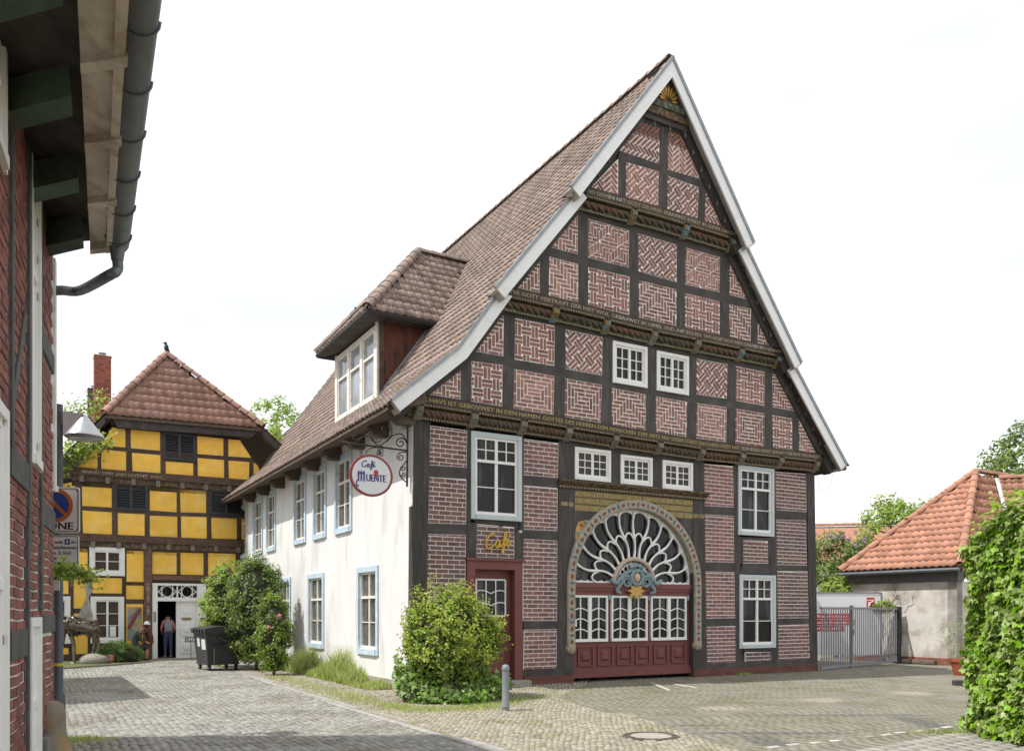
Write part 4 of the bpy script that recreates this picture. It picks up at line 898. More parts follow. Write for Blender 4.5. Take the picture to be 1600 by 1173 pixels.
mb = MB(); dn = np.array([0, 0, -.1]); V = [C1, C2, B2, HB, B1, HA]; mb.add(V+[p+dn for p in V], [(0, 1, 5), (0, 5, 3, 4), (1, 2, 3, 5), (6, 7, 8, 9, 10), (0, 1, 7, 6), (0, 4, 10, 6), (1, 2, 8, 7)]); mb.build('dormer_roof_deck', TIMBER, dorm)
mb = MB(); mb.tube([B1+dn*.3, C1+dn*.3, C2+dn*.3], .055, 8); mb.build('dormer_gutter', DARKMETAL, dorm)
def plane_frame(O, P, Q):      # a along O->P, b up the slope, containing Q
    ex = (P-O)/np.linalg.norm(P-O); n_ = np.cross(ex, Q-O); n_ /= np.linalg.norm(n_)
    if n_[2] < 0: n_ = -n_
    ey = np.cross(n_, ex); 
    if ey[2] < 0: ex = -ex; ey = np.cross(n_, ex)
    return Frame(O+n_*.02, ex, ey, n_)
def to2(fr, P): d = P-fr.O; return (float(np.dot(d, fr.ex)), float(np.dot(d, fr.ey)))
for poly3 in ((C1, B1, HB, HA), (C2, C1, HA), (B2, C2, HA, HB)):
    fr = plane_frame(poly3[0], poly3[1], poly3[2]); tiles.field(fr, [to2(fr, p) for p in poly3], .235, .30, dorm)
ridge_caps(C1+UPV*.05, HA+UPV*.05, .13, TILE, dorm, name='hip_tile'); ridge_caps(C2+UPV*.05, HA+UPV*.05, .13, TILE, dorm, name='hip_tile'); ridge_caps(HA+UPV*.04, HB+UPV*.04, .12, TILE, dorm)
mb = MB(); mb.hexa([B1+UPV*.0-Vv*.12, B1+Vv*.05, HB+Vv*.05, HB-Vv*.12, B1+UPV*.07-Vv*.12, B1+UPV*.07+Vv*.05, HB+UPV*.07+Vv*.05, HB+UPV*.07-Vv*.12]); mb.build('valley_flashing', STEEL, dorm)
tiles.finish(house)

# ================================================================== YELLOW HOUSE at the end of the lane
Y0 = np.array([-535/F*30.6, 30.6, 0]); YF = Frame(Y0, U, UPV, Nn)
def yp(x, y, off=0): P = on_plane(x, y, Y0+Nn*off, Nn); return float(np.dot(P-Y0, U)), float(P[2])
def yq(pts, off=0): return [yp(x, y, off) for x, y in pts]
yel = root('yellow_house', tuple(Y0), 'yellow plastered half-timbered house with half-hipped tiled roof at the lane end', 'house')
YT = TIMBER_BROWN
def ypanel(q, c): mb = MB(); mb.prism(YF, ccw(q), c-.1, c); return mb.build('plaster_panel', YELLOW, yel)
def ytimber(q, c, name): return timber(YF, q, c, name, .14, YT, yel)
ROWS = [
 (.16, [[(175.6, 667.5), (196, 670), (196, 698.8), (157, 695.7)], [(204, 671), (250, 675), (250, 704), (204.5, 700)], None, [(308, 681), (349, 685), (349, 712), (308, 709)], [(356.5, 686), (374.6, 687.5), (392.6, 715), (356.7, 712.7)]]),
 (.16, [[(146.7, 703), (152.5, 701.5), (152.5, 733.5), (120, 731)], [(158.5, 701.5), (197, 705.6), (197, 737), (158, 734.5)], [(206, 707), (251, 710.6), (250.5, 742.8), (207, 738.4)], [(258.7, 720.5), (302, 723.6), (302, 745.6), (259, 743.6)], [(308.6, 715), (350, 718.4), (350, 748), (309, 746)], [(356.7, 719), (389.7, 721.5), (389, 749), (357.5, 748.7)], [(396, 722), (402, 726), (412, 750), (396, 749.5)]]),
 (.08, [[(92, 757), (118, 752), (118, 786), (92, 786)], [(127.7, 753), (174.5, 755), (174.5, 792.5), (128.5, 790)], None, [(233, 761.5), (276, 764.5), (276, 800), (234, 797)], [(281, 764.5), (322, 766.5), (322, 801), (282, 800)], None, [(396, 772), (415, 773), (415, 806), (396, 805)]]),
 (.08, [[(92, 794), (118, 795), (118, 833), (92, 832)], [(128.5, 797), (175, 800), (175, 836), (129.6, 833.6)], [(184, 801), (226, 803), (226, 838), (184, 835.5)], [(234, 805), (277, 806.7), (277, 840.5), (234, 838.6)], [(282.7, 806), (323, 807.5), (323, 841), (283, 840.5)], [(330, 808.6), (370, 809.8), (370, 842), (330.6, 841)], [(377, 810), (415, 811), (415, 843), (377, 842)]]),
]
PX = []
for off, row in ROWS:
    r = [yq(q, off) if q else None for q in row]; PX.append((off, r))
    for q in r:
        if q: ypanel(q, off)
    for p, q in zip(r[:-1], r[1:]):
        if p and q: ytimber([p[1], q[0], q[3], p[2]], off+.012, 'post')
def flat(r, i, j): return [p for q in r if q for p in (q[i], q[j])]
for k in (0, 2):
    off = PX[k][0]; ytimber(flat(PX[k][1], 3, 2)+flat(PX[k+1][1], 0, 1)[::-1], off+.009, 'rail')
# shutters with slats
def shutter(TL, BR, off):
    (a0, z1), (a1, z0) = yp(*TL, off), yp(*BR, off); mb = MB(); f_ = .08; xm = (a0+a1)/2
    for p in ((a0, a0+f_, z0, z1), (a1-f_, a1, z0, z1), (xm-.05, xm+.05, z0, z1)): mb.box(YF, *p, off-.06, off+.05)
    mb.box(YF, a0, a1, z1-f_, z1, off-.06, off+.048); mb.box(YF, a0, a1, z0, z0+f_, off-.06, off+.055)
    w = mb.build('louvred_shutter', SHUTTER, yel); mb = MB(); mb.box(YF, a0, a1, z0, z1, off-.08, off-.05); mb.build('shutter_backing', BLACK, w)
    for l0, l1 in ((a0+f_, xm-.05), (xm+.05, a1-f_)):
        n_ = 9
        for k in range(n_):
            z = z0+f_+(z1-z0-2*f_)*(k+.1)/n_; mb = MB(); h = (z1-z0-2*f_)/n_*.8
            mb.hexa([YF(l0, z, off+.02), YF(l1, z, off+.02), YF(l1, z+.012, off+.028), YF(l0, z+.012, off+.028), YF(l0, z+h, off-.035), YF(l1, z+h, off-.035), YF(l1, z+h+.012, off-.03), YF(l0, z+h+.012, off-.03)]); mb.build('slat', SHUTTER, w)
    return a0, a1, z0, z1
shutter((255, 675), (305, 721), .16); shutter((178.5, 753), (230.5, 799), .08); shutter((327, 764), (379, 806), .08)
for q in ([(250, 675), (256, 675), (258, 745), (251, 744)], [(302, 681), (308, 681), (309, 746), (303, 746)]): ytimber(yq(q, .16), .175, 'post')
for q in ([(174.5, 754), (178.5, 754), (184, 836), (175, 836)], [(229, 757), (234, 759), (234, 800), (229, 800)], [(322, 766), (328, 766), (330, 808), (323, 808)]): ytimber(yq(q, .08), .095, 'post')
# jetty beams
def ybeam(pts, z0, z1, off, c, m=CARVED, name='jetty_beam'):
    q = yq(pts, off+c); mb = MB(); mb.prism(YF, [(q[0][0], q[0][1]+z0), (q[-1][0], q[-1][1]+z0), (q[-1][0], q[-1][1]+z1), (q[0][0], q[0][1]+z1)], -.1, off+c); return mb.build(name, m, yel), q
for ln, off in (([(112, 736), (420, 758)], .16), ([(88, 838), (420, 852)], .08)):
    b, q = ybeam(ln, -.10, .16, off, .07, mat('jetty_brown', (.10, .06, .04), .75, .35, 6, .005, 30)); ybeam(ln, -.30, -.10, off-.05, .03, CARVED, 'carved_filler'); ybeam(ln, -.50, -.30, off-.12, .04, YT, 'wall_plate')
    if off > .1: text_on(YF, "ANNO 1709  JAN LEVENT  STET", q[0][0]+.3, q[0][0]+2.9, lambda a: 6.50, .09, off+.075, PALEGOLD, b, .003)
    for k in range(9): a = q[0][0]+.3+k*.82; mb = MB(); mb.box(YF, a-.07, a+.07, 6.2 if off > .1 else 3.95, 6.42 if off > .1 else 4.17, -.05, off+.05); mb.build('console', CONSOLE, yel)
# eave board under the half hip
e0 = yp(176, 650, .45); e1 = yp(398, 668, .45)
mb = MB(); mb.prism(YF, [(e0[0]+.15, e0[1]-.36), (e1[0]-.1, e1[1]-.36), (e1[0]+.2, e1[1]-.02), (e0[0]-.05, e0[1]-.02)], .05, .42); mb.build('eave_board', TIMBER, yel)
mb = MB(); mb.prism(YF, [yp(120, 735, .1), yp(412, 755, .1), yp(396, 720, .1), yp(376, 684, .1), yp(176, 662, .1)], -.1, .06); mb.build('wall_core', YT, yel)
mb = MB(); mb.prism(YF, [(-5.2, 0), (6.2, 0), (6.2, 6.3), (-5.2, 6.3)], -.3, -.02); 
mb.build('wall_core', YT, yel)
# ground storey
def yrect(x0, y0, x1, y1, off=0): a = yp(x0, y0, off); b = yp(x1, y1, off); return [(a[0], b[1]), (b[0], b[1]), (b[0], a[1]), (a[0], a[1])]
for r in ((122.6, 857, 137, 900), (197.7, 860, 224.4, 908.7), (238, 862, 276, 897), (282, 863, 318, 898), (324, 863.5, 368, 899), (144, 902, 190.5, 926.7), (196.6, 914, 224.4, 935.7), (196.6, 943, 223.6, 1012), (93, 901, 107, 927.5), (115, 905, 137, 950), (115, 958, 137, 1027), (93, 1012, 107, 1029), (326, 912, 370, 1030), (93, 858, 116, 893)):
    ypanel(yrect(*r), .0)
for r, nm in (((224.4, 850, 238, 862), 'rail'), ((190.5, 853, 197, 1031), 'post'), ((137, 853, 141, 1031), 'post'), ((107, 853, 115, 1031), 'post'), ((276, 858, 282, 898), 'post'), ((318, 858, 325, 905), 'post'), ((197, 908.7, 224.4, 914), 'rail'), ((197, 935.7, 224.4, 943), 'rail'), ((141, 926.7, 190.5, 932), 'rail'), ((88, 893, 141, 901), 'rail'), ((88, 1022, 225, 1032), 'sill_beam'), ((238, 851, 420, 861), 'rail'), ((88, 849, 238, 857), 'rail')):
    ytimber(yrect(*r), .014+random.uniform(0, .004), nm)
mb = MB(); q = yrect(238, 898, 372, 908); mb.prism(YF, q, -.1, .06); mb.build('door_lintel', mat('lintel_wood', (.16, .09, .06), .75, .3, 6, .004, 30), yel)
mb = MB(); q = yrect(225, 857, 237.5, 1031); mb.prism(YF, q, -.1, .05); cp = mb.build('carved_post', mat('carved_post', (.14, .085, .06), .75, .35, 8, .006, 30), yel)
xm = (q[0][0]+q[1][0])/2
for z, r_ in ((2.55, .09), (2.2, .07), (1.75, .08), (1.2, .06)): mb = MB(); mb.lathe(Frame(YF(xm, z, .05), U, Nn, UPV), [(0, -.2), (r_*.5, -.18), (r_, -.05), (r_*.6, .08), (r_, .15), (0, .2)], 8); mb.build('post_carving', mat('post_carv', (.26, .19, .15), .7, .3, 10), cp)
def ywin(x0, y0, x1, y1, rows, pane=GLASS): q = yrect(x0, y0, x1, y1); return window(yel, YF, q[0][0], q[1][0], q[0][1], q[2][1], .02, WHITE, .13, rows, pane=pane)
ywin(139.6, 854, 194.8, 899.7, [(1., 1, 2)], mat('lace_glass', (.25, .26, .25), .1, .4, 12)); ywin(141.4, 931.4, 193.7, 1003.6, [(1., 1, 3)]); ywin(84, 931, 110, 1005, [(1., 1, 3)])
w_ = yrect(171.5, 978, 181, 994); mb = MB(); mb.prism(YF, w_, .02, .032); mb.build('window_notice', WHITE, yel)
# painted board beside the door
q = yrect(199, 948, 222, 1000); mb = MB(); mb.prism(YF, q, .0, .012); pb = mb.build('painted_board', mat('mural_grey', (.25, .27, .26), .8, .35, 5, col2=(.55, .36, .08), c2s=3), yel)
mb = MB(); a0_, a1_, z0_, z1_ = bbox(q)
mb.tube([YF(a, z, .018) for a, z in crom([(a0_+.05, z0_+.45), (a0_+.12, z0_+.62), (a0_+.22, z0_+.8), (a0_+.32, z0_+1.0), (a0_+.42, z0_+1.12)], 4)], [.06]*17, 6); mb.build('painted_figure', mat('mural_red', (.22, .07, .06), .8, .4, 12), pb)
# door: white surround, oval transom, one leaf open
q = yrect(238, 910.5, 322, 1031); a0, a1, z1 = q[0][0], q[1][0], q[2][1]; z0 = 0
dl, dr, dt, tz = yp(246, 980)[0], yp(308, 980)[0], 2.10, yp(270, 912)[1]
mb = MB(); mb.box(YF, a0, dl, 0, z1, -.2, .05); mb.box(YF, dr, a1, 0, z1, -.2, .05); mb.box(YF, dl, dr, dt, dt+.14, -.2, .06); mb.box(YF, dl, dr, z1-.08, z1, -.2, .048); ydoor = mb.build('front_door', WHITE, yel)
mb = MB(); mb.box(YF, dl, dr, dt+.14, z1-.08, -.14, -.12); mb.build('transom_glass', GLASS, ydoor)
tz0, tz1 = dt+.14, z1-.08; mb = MB(); xm = (dl+dr)/2; mb.box(YF, xm-.025, xm+.025, tz0, tz1, -.12, -.02)
for cx in ((dl+xm)/2, (xm+dr)/2):
    rx, rz = (xm-dl)*.28, (tz1-tz0)*.48
    mb.tube([YF(cx+rx*math.cos(t), (tz0+tz1)/2+rz*math.sin(t), -.08) for t in np.linspace(0, 6.283, 21)], .022, 6)
    for sx in (-1, 1):
        for sz in (-1, 1): mb.tube([YF(cx+sx*(xm-dl)/2*(1-.46*math.sin(t)), (tz0+tz1)/2+sz*(tz1-tz0)/2*(1-.95*math.cos(t)), -.08) for t in np.linspace(0, math.pi/2, 8)], .018, 5)
mb.build('transom_tracery', WHITE, ydoor)
dm = yp(275.5, 980)[0]
mb = MB(); mb.box(YF, dm, dr, .03, dt, -.12, -.06); leaf = mb.build('door_leaf', WHITE, ydoor)
for k in range(3): mb = MB(); zz = .16+k*.66; mb.bevbox(YF, dm+.12, dr-.1, zz, zz+.52, -.07, -.03, .03); mb.lathe(Frame(YF((dm+dr)/2, zz+.26, -.03), U, UPV, Nn), [(.13, 0), (.12, .03), (0, .045)], 14); mb.build('door_panel', WHITE, leaf)
mb = MB(); mb.box(YF, dm+.2, dr-.2, 1.42, 1.50, -.03, -.02); mb.build('letter_slot', mat('brass', (.30, .22, .10), .4, .1, metal=.7), leaf)
mb = MB(); 
for p in ((dl-.02, dm, 0, dt, -1.9, -1.85), (dl-.04, dl-.02, 0, dt, -1.9, -.2), (dm, dm+.02, 0, dt, -1.9, -.13), (dl, dm, dt, dt+.02, -1.9, -.2)): mb.box(YF, *p)
mb.build('hallway', BLACK, yel)
mb = MB(); mb.box(YF, a0-.02, a1, -.05, .03, -.3, .12); mb.build('threshold', mat('step_stone', (.3, .3, .3)), yel)
mb = MB(); mb.box(YF, a0+.03, a0+.12, 1.35, 1.72, .05, .07); mb.build('bell_panel', STEEL, ydoor)
mb = MB(); mb.box(YF, a1-.22, a1-.02, 1.35, 1.5, .05, .075); mb.build('door_plate', mat('plate', (.07, .06, .03), .4), ydoor)
# wall core must leave the hallway free
for o_ in list(yel.children):
    if o_.name.startswith('wall_core') and max(v.co.z for v in o_.data.vertices) < 6.4:
        o_.data.clear_geometry(); mb = MB(); mb.box(YF, -5.2, a0+.1, 0, 6.3, -.3, -.02); mb.box(YF, a0+.1, a1-.1, z1-.05, 6.3, -.3, -.02); mb.box(YF, a1-.1, 6.2, 0, 6.3, -.3, -.02)
        o_.data.from_pydata((np.array(mb.v)-Y0).tolist(), [], mb.f)
# roof: half hip towards the lane, long slopes behind
ya = yp(262, 553, -.9); yR = (ya[0], ya[1]); dpt = 11
def yP(a, z, s): return Y0+U*a+Vv*s+UPV*z
AP = yP(yR[0], yR[1], 1.25); RB = yP(yR[0], yR[1], dpt); HL, HR = yP(e0[0]-.25, e0[1]+.02, -.5), yP(e1[0]+.28, e1[1]+.0, -.5)
slL = (yR[1]-e0[1])/(yR[0]-e0[0]+.25); lowz = 4.9
loL = e0[0]-.25-(e0[1]-lowz)/slL; slR = (yR[1]-e1[1])/(e1[0]+.28-yR[0]); loR = e1[0]+.28+(e1[1]-lowz)/slR
LF, LB, RF, RBk = yP(loL, lowz, -.5), yP(loL, lowz, dpt), yP(loR, lowz, -.5), yP(loR, lowz, dpt)
mb = MB(); dn = np.array([0, 0, -.12]); V = [HL, HR, AP, RB, LF, LB, RF, RBk]; mb.add([p-UPV*.03 for p in V]+[p+dn for p in V], [(0, 1, 2), (0, 2, 3, 5, 4), (1, 6, 7, 3, 2), (8, 9, 10), (8, 12, 13, 11, 10), (9, 10, 11, 15, 14), (0, 4, 12, 8), (1, 6, 14, 9), (0, 1, 9, 8)]); yroof = mb.build('roof', GREYWOOD, yel)
yt = Tiles(TILE_RED, w=.27, l=.42, h=.035, th=.03)
for poly in ((HL, HR, AP), (LF, LB, RB, AP, HL), (RBk, RF, HR, AP, RB)):
    fr = plane_frame(poly[0], poly[1], poly[2]); yt.field(fr, [to2(fr, p) for p in poly], .27, .37, yroof)
yt.finish(yel)
ridge_caps(HL+UPV*.06, AP+UPV*.08, .14, TILE_RED, yroof, name='hip_tile'); ridge_caps(HR+UPV*.06, AP+UPV*.08, .14, TILE_RED, yroof, name='hip_tile'); ridge_caps(AP+UPV*.05, RB+UPV*.05, .14, TILE_RED, yroof)
for p, q in ((LF, HL), (RF, HR)): mb = MB(); mb.hexa([p+dn*2.6-Nn*.05, q+dn*2.6-Nn*.05, q+dn*2.6+Nn*.06, p+dn*2.6+Nn*.06, p+dn*.2-Nn*.05, q+dn*.2-Nn*.05, q+dn*.2+Nn*.06, p+dn*.2+Nn*.06]); mb.build('verge_board', TIMBER, yel)
for p, q in ((LF, HL), (RF, HR)): mb = MB(); mb.hexa([p+dn*1.2-Nn*.4, q+dn*1.2-Nn*.4, q+dn*1.2-Nn*.05, p+dn*1.2-Nn*.05, p+dn*.6-Nn*.4, q+dn*.6-Nn*.4, q+dn*.6-Nn*.05, p+dn*.6-Nn*.05]); mb.build('verge_soffit', TIMBER, yel)
mb = MB(); mb.box(Frame(Y0, Vv, UPV, U), .1, dpt-.2, 0, 5.4, loL+.6, loL+.8); mb.box(Frame(Y0, Vv, UPV, U), .1, dpt-.2, 0, 5.4, 6.0, 6.2); mb.build('long_walls', YELLOW, yel)
# chimneys
def chimney(px, ptop, pbase, s, w, m, name):
    P = on_plane(px, pbase, Y0+Vv*s, Vv); a = float(np.dot(P-Y0, U)); zt = float(on_plane(px, ptop, Y0+Vv*s, Vv)[2]); zb_ = P[2]-1.4
    mb = MB(); mb.box(Frame(Y0+Vv*s, U, Vv, UPV), a-w/2, a+w/2, -w/2, w/2, zb_, zt); ch = mb.build(name, mat('chimney_mortar', (.24, .15, .12), .9), yel)
    fr = Frame(Y0+Vv*(s-w/2), U, UPV, -Vv)
    fl = Frame(Y0+Vv*s+U*(a-w/2), -Vv, UPV, -U)
    V = MB(); z = zb_; r_ = 0
    while z < zt-.07:
        for f_, base in ((fr, a-w/2), (fl, -w/2)):
            x = base-(.06 if r_ % 2 else 0)
            while x < base+w-.01: V.box(f_, max(x, base)+.004, min(x+.17, base+w)-.004, z, z+.068, 0, .008); x += .18
        z += .08; r_ += 1
    V.build('chimney_bricks', m, ch, kind='stuff')
    mb = MB(); mb.box(Frame(Y0+Vv*s, U, Vv, UPV), a-w/2-.02, a+w/2+.02, -w/2-.02, w/2+.02, zt, zt+.05); mb.build('chimney_cap', m, ch); mb = MB(); mb.lathe(Frame(YF(a, zt+.05, -s), U, Vv, UPV), [(.12, 0), (.12, .14), (.15, .14), (0, .17)], 10); mb.build('chimney_pot', STEEL, ch)
chimney(160, 560, 632, 2.6, .56, mat('chimney_brick', (.30, .10, .07), .85, .2, 10, .003, 50, isl=.25), 'chimney'); chimney(148, 611, 640, 5.5, .5, mat('chimney_grey', (.12, .10, .09), .85, .2), 'chimney')
# bird on the roof tip
bp = AP+UPV*.2; mb = MB(); mb.ball(bp+UPV*.13, .09, .07, .13, 10, 8); mb.ball(bp+UPV*.29-U*.03, .06, .055, .06, 8, 6); mb.tube([bp+UPV*.29-U*.08, bp+UPV*.28-U*.15], [.02, .004], 6); mb.tube([bp+UPV*.08+U*.05, bp-UPV*.07+U*.12], [.05, .025], 6)
for s in (-.03, .03): mb.tube([bp+UPV*.04+U*s, bp-UPV*.06+U*s], .008, 5)
thing(mb, 'bird', mat('bird_black', (.03, .03, .035), .5), tuple(bp), 'small dark bird perched on the yellow house roof tip', 'bird', smooth=True)

# ================================================================== NEAR BRICK HOUSE on the left
WE = np.array([-4.39, 8.05, 0]); LD = np.array([.395, -.919, 0]); LD /= np.linalg.norm(LD); LN = np.array([-LD[1], LD[0], 0]); GE = np.array([-3.52, 7.5, 0]); ED = np.array([.456, -.89, 0]); ED /= np.linalg.norm(ED)
LF_ = Frame(WE, LD, UPV, LN)
lh = root('brick_house', tuple(WE), 'dark red brick house with green beam ends and deep eaves at left edge', 'house')
LB_ = mat('clinker_brick', (.215, .085, .068), .8, .22, 14, .004, 80, isl=.28, hue=.006)
GT = mat('grey_timber', (.085, .085, .085), .75, .3, 4, .006, 30)
LLEN = 6.5
lwins = [(-.02, .10, 2.85, 5.05), (1.2, 1.78, 2.85, 5.25), (1.15, 1.82, -.2, 1.66), (3.0, 3.9, 4.45, 5.3), (2.92, 3.9, -.1, 2.98)]
rails_ = [(0, 1.12, 2.45, 2.65), (1.88, 2.75, 2.60, 2.80), (0, 1.0, 1.52, 1.68), (1.9, 2.75, 1.38, 1.58), (0, 1.1, 3.95, 4.12), (4.0, 6.4, 2.5, 2.7), (4.0, 6.4, 1.4, 1.6)]
posts_ = [(1.02, 1.13, 1.70, 5.3), (1.78, 1.90, 2.2, 5.3), (1.87, 1.97, -.1, 2.4), (2.66, 2.76, 2.8, 4.9), (3.92, 4.05, 0, 5.2)]
mb = MB(); mb.box(LF_, .0, LLEN, -.2, 5.35, -.3, -.008); lw = mb.build('wall', MORTAR, lh)
def inr(q, rs): cx, cy = (q[0][0]+q[1][0])/2, (q[0][1]+q[2][1])/2; return any(r[0] < cx < r[1] and r[2] < cy < r[3] for r in rs)
lp = []
for q in bond_running((0, LLEN, -.1, 5.3), .230, .060, .016):
    if inr(q, lwins+rails_+posts_): continue
    q = [(x, y+.006*math.sin(x*9+y*2.1)) for x, y in clip(q, rect(.002, -.2, LLEN, 5.3))]
    V, Fs = prism_mesh(LF_, q, -.02, .006+random.uniform(-.004, .004), np.zeros(3)); lp.append((V, Fs, lw, score(V), LB_))
split_pieces(lp, 300, 'brick', lh, 'brickwork')
for r in rails_: timber(LF_, rect(r[0], r[2], r[1], r[3]), .02, 'rail', .1, GT, lh)
for r in posts_: timber(LF_, rect(r[0], r[2], r[1], r[3]), .024, 'post', .1, GT, lh)
timber(LF_, [(1.95, 3.9), (2.1, 3.9), (2.75, 3.05), (2.62, 3.05)], .018, 'brace', .1, GT, lh)
for (a0, a1, z0, z1) in lwins: window(lh, LF_, a0, a1, z0, z1, .0, WHITE, .075 if a1-a0 > .2 else .05, [(.35, 1, 1), (.65, 1, 1)], cz=.03, leaves=1 if a1-a0 < .5 else 2)
mb = MB(); mb.box(LF_, 0, 1.0, -.1, .62, 0, .05); mb.build('wall_base', mat('grey_plinth2', (.2, .2, .19), .9, .2, 5, .01, 30), lh)
def eP(w, l, z): return (WE+LD*l)*(1-w)+(GE+ED*l)*w+UPV*z
EL = 7.0
mb = MB(); mb.hexa([eP(0, .0, 5.22), eP(.62, .0, 5.10), eP(.62, EL, 5.10), eP(0, EL, 5.22), eP(0, 0, 5.27), eP(.62, 0, 5.15), eP(.62, EL, 5.15), eP(0, EL, 5.27)]); mb.build('dark_soffit', mat('dark_soffit', (.06, .052, .046), .8, .4, 6, .005, 30), lh)
CREAM = mat('cream_board', (.66, .60, .50), .7, .15, 6, .003, 30, col2=(.48, .40, .31), c2s=5)
mb = MB(); mb.hexa([eP(.60, .02, 5.02), eP(.93, .02, 4.96), eP(.93, EL, 4.96), eP(.60, EL, 5.02), eP(.60, .02, 5.12), eP(.93, .02, 5.10), eP(.93, EL, 5.10), eP(.60, EL, 5.12)]); mb.build('cornice_board', CREAM, lh)
mb = MB(); mb.hexa([eP(.84, .0, 4.93), eP(.92, .0, 4.92), eP(.92, EL, 4.92), eP(.84, EL, 4.93), eP(.84, 0, 4.97), eP(.92, 0, 4.97), eP(.92, EL, 4.97), eP(.84, EL, 4.97)]); mb.build('cornice_batten', CREAM, lh)
for k in range(7): l = .05+k*.95; mb = MB(); mb.hexa([eP(.60, l, 4.96), eP(.94, l, 4.90), eP(.94, l+.11, 4.90), eP(.60, l+.11, 4.96), eP(.60, l, 5.03), eP(.94, l, 4.99), eP(.94, l+.11, 4.99), eP(.60, l+.11, 5.03)]); mb.build('cornice_bracket', CREAM, lh)
GRN = mat('green_beam_end', (.075, .115, .085), .7, .25, 6, .004, 30)
for k in range(6): l = .34+k*1.10; mb = MB(); mb.hexa([eP(-.15, l, 4.98), eP(.52, l, 4.92), eP(.52, l+.24, 4.92), eP(-.15, l+.24, 4.98), eP(-.15, l, 5.20), eP(.50, l, 5.13), eP(.50, l+.24, 5.13), eP(-.15, l+.24, 5.20)]); mb.build('beam_end', GRN, lh)
GUT = mat('gutter_zinc', (.14, .155, .165), .5, .2, 6, metal=.3)
n_ = 9; mb = MB(); V = []
for l in (-.06, EL):
    c = eP(1.0, l, 5.02); ox = LN
    for j in range(n_): a = math.pi+math.pi*j/(n_-1); V.append(c+ox*.105*math.cos(a)+UPV*.105*math.sin(a))
mb.add(V, [(j, j+1, n_+j+1, n_+j) for j in range(n_-1)]+[tuple(range(n_))]); gut = mb.build('gutter', GUT, lh, smooth=True)
for k in range(11):
    c = eP(1.0, .15+k*.6, 5.02); mb = MB(); mb.tube([c+LN*.112*math.cos(a)+UPV*.112*math.sin(a) for a in np.linspace(math.pi, 2*math.pi, 10)], .008, 5); mb.build('gutter_hook', GUT, gut)
dp = eP(1.0, .05, 4.93); wp = WE+LN*.08+LD*.02+UPV*4.78
mb = MB(); mb.tube([dp+UPV*.02, dp-UPV*.12], [.07, .05], 10); mb.tube(crom([dp-UPV*.1, dp-UPV*.20, dp-UPV*.27-LN*.08, wp+LN*.15+UPV*.02, wp, wp-LN*.1-UPV*.02], 5), .045, 10); mb.build('downpipe', GUT, lh, smooth=True)
RT = np.array([-7.47, 9.40, 11.0]); mb = MB(); g0, g1 = eP(1.02, -.03, 5.12), eP(1.02, EL, 5.12); r1 = RT+ED*EL; gb0, gb1 = np.array([-12.2, 10.2, 5.1]), np.array([-12.2, 10.2, 5.1])+ED*EL  # unseen ridge end placed so the roof's shadow falls across the near street
mb.add([g0, g1, r1, RT, gb0, gb1]+[p+UPV*.12 for p in (g0, g1, r1, RT, gb0, gb1)], [(0, 1, 2, 3), (3, 2, 5, 4), (6, 7, 8, 9), (9, 8, 11, 10), (0, 3, 9, 6), (3, 4, 10, 9), (0, 1, 7, 6)]); mb.build('roof', TILE_RED, lh)
mb = MB(); mb.add([WE-LN*.02+LD*.02, np.array([-11.4, 9.9, 0]), np.array([-11.4, 9.9, 5.2]), RT-UPV*.15, WE-LN*.02+UPV*5.25], [(0, 1, 2, 3, 4)]); mb.build('gable_wall', LB_, lh)

# unseen house added at the left to cast the shadow across the lane
nh = root('lane_shade_house', (-15, 19, 0), 'plain white rendered house just outside the picture on the left', 'house')
nf = Frame(np.array([-13.6, 22.6, 0]), -U, UPV, -Nn)
mb = MB(); mb.prism(Frame(np.array([-13.2, 21.0, 0]), -U, UPV, -Vv), [(0, 0), (7, 0), (7, 4.6), (3.5, 8.6), (0, 4.6)], 0, 6); mb.build('wall', STUCCO, nh)
nf2 = Frame(np.array([-13.2, 21.0, 0]), -U, UPV, -Vv)
mb = MB(); mb.prism(nf2, [(-.4, 4.25), (3.5, 8.75), (3.5, 8.95), (-.4, 4.45)], -.3, 6.3); mb.prism(nf2, [(7.4, 4.25), (3.5, 8.752), (3.5, 8.952), (7.4, 4.45)], -.3, 6.3); mb.build('roof', TILE_RED, nh)

# ================================================================== ANNEX on the right, far roof, yard gate
AE0, AE1 = np.array([10.4, 26.7, 0])*1.09, np.array([12.42, 23.33, 0])*1.09; AD = (AE1-AE0); ALn = np.linalg.norm(AD); AD /= ALn; AN = np.array([-AD[1], AD[0], 0])     # AN points away from viewer, into the building
if AN[0] < 0: AN = -AN
ann = root('annex', tuple(AE1), 'low grey rendered outbuilding with orange hipped tile roof beside the yard gate', 'outbuilding')
AW = Frame(AE0+AN*.25+AD*.25, AD, UPV, -AN); wl_ = ALn-.5
RND = mat('grey_render', (.60, .57, .52), .95, .12, 3, .012, 40, col2=(.42, .37, .32), c2s=2.2, c2lo=.48, c2hi=.64)
mb = MB(); mb.box(AW, 0, wl_, .28, 2.65, -.3, 0); mb.box(Frame(AE1+AN*.25-AD*.25, AN, UPV, AD), 0, 9, -.2, 2.65, -.3, 0); mb.build('rendered_wall', RND, ann)
mb = MB(); mb.box(AW, .02, wl_, -.15, .28, -.28, .0); apl = mb.build('plinth', mat('plinth_joint', (.36, .24, .19), .9), ann)
for q in bond_running((0, wl_, .0, .28), .25, .08, .013):
    k = clip(q, rect(.02, -.1, wl_, .279))
    if len(k) > 2: mb = MB(); mb.prism(AW, k, -.02, .012); mb.build('brick', mat('annex_brick', (.22, .09, .062), .85, .2, 12, .003, 60, isl=.22), apl)
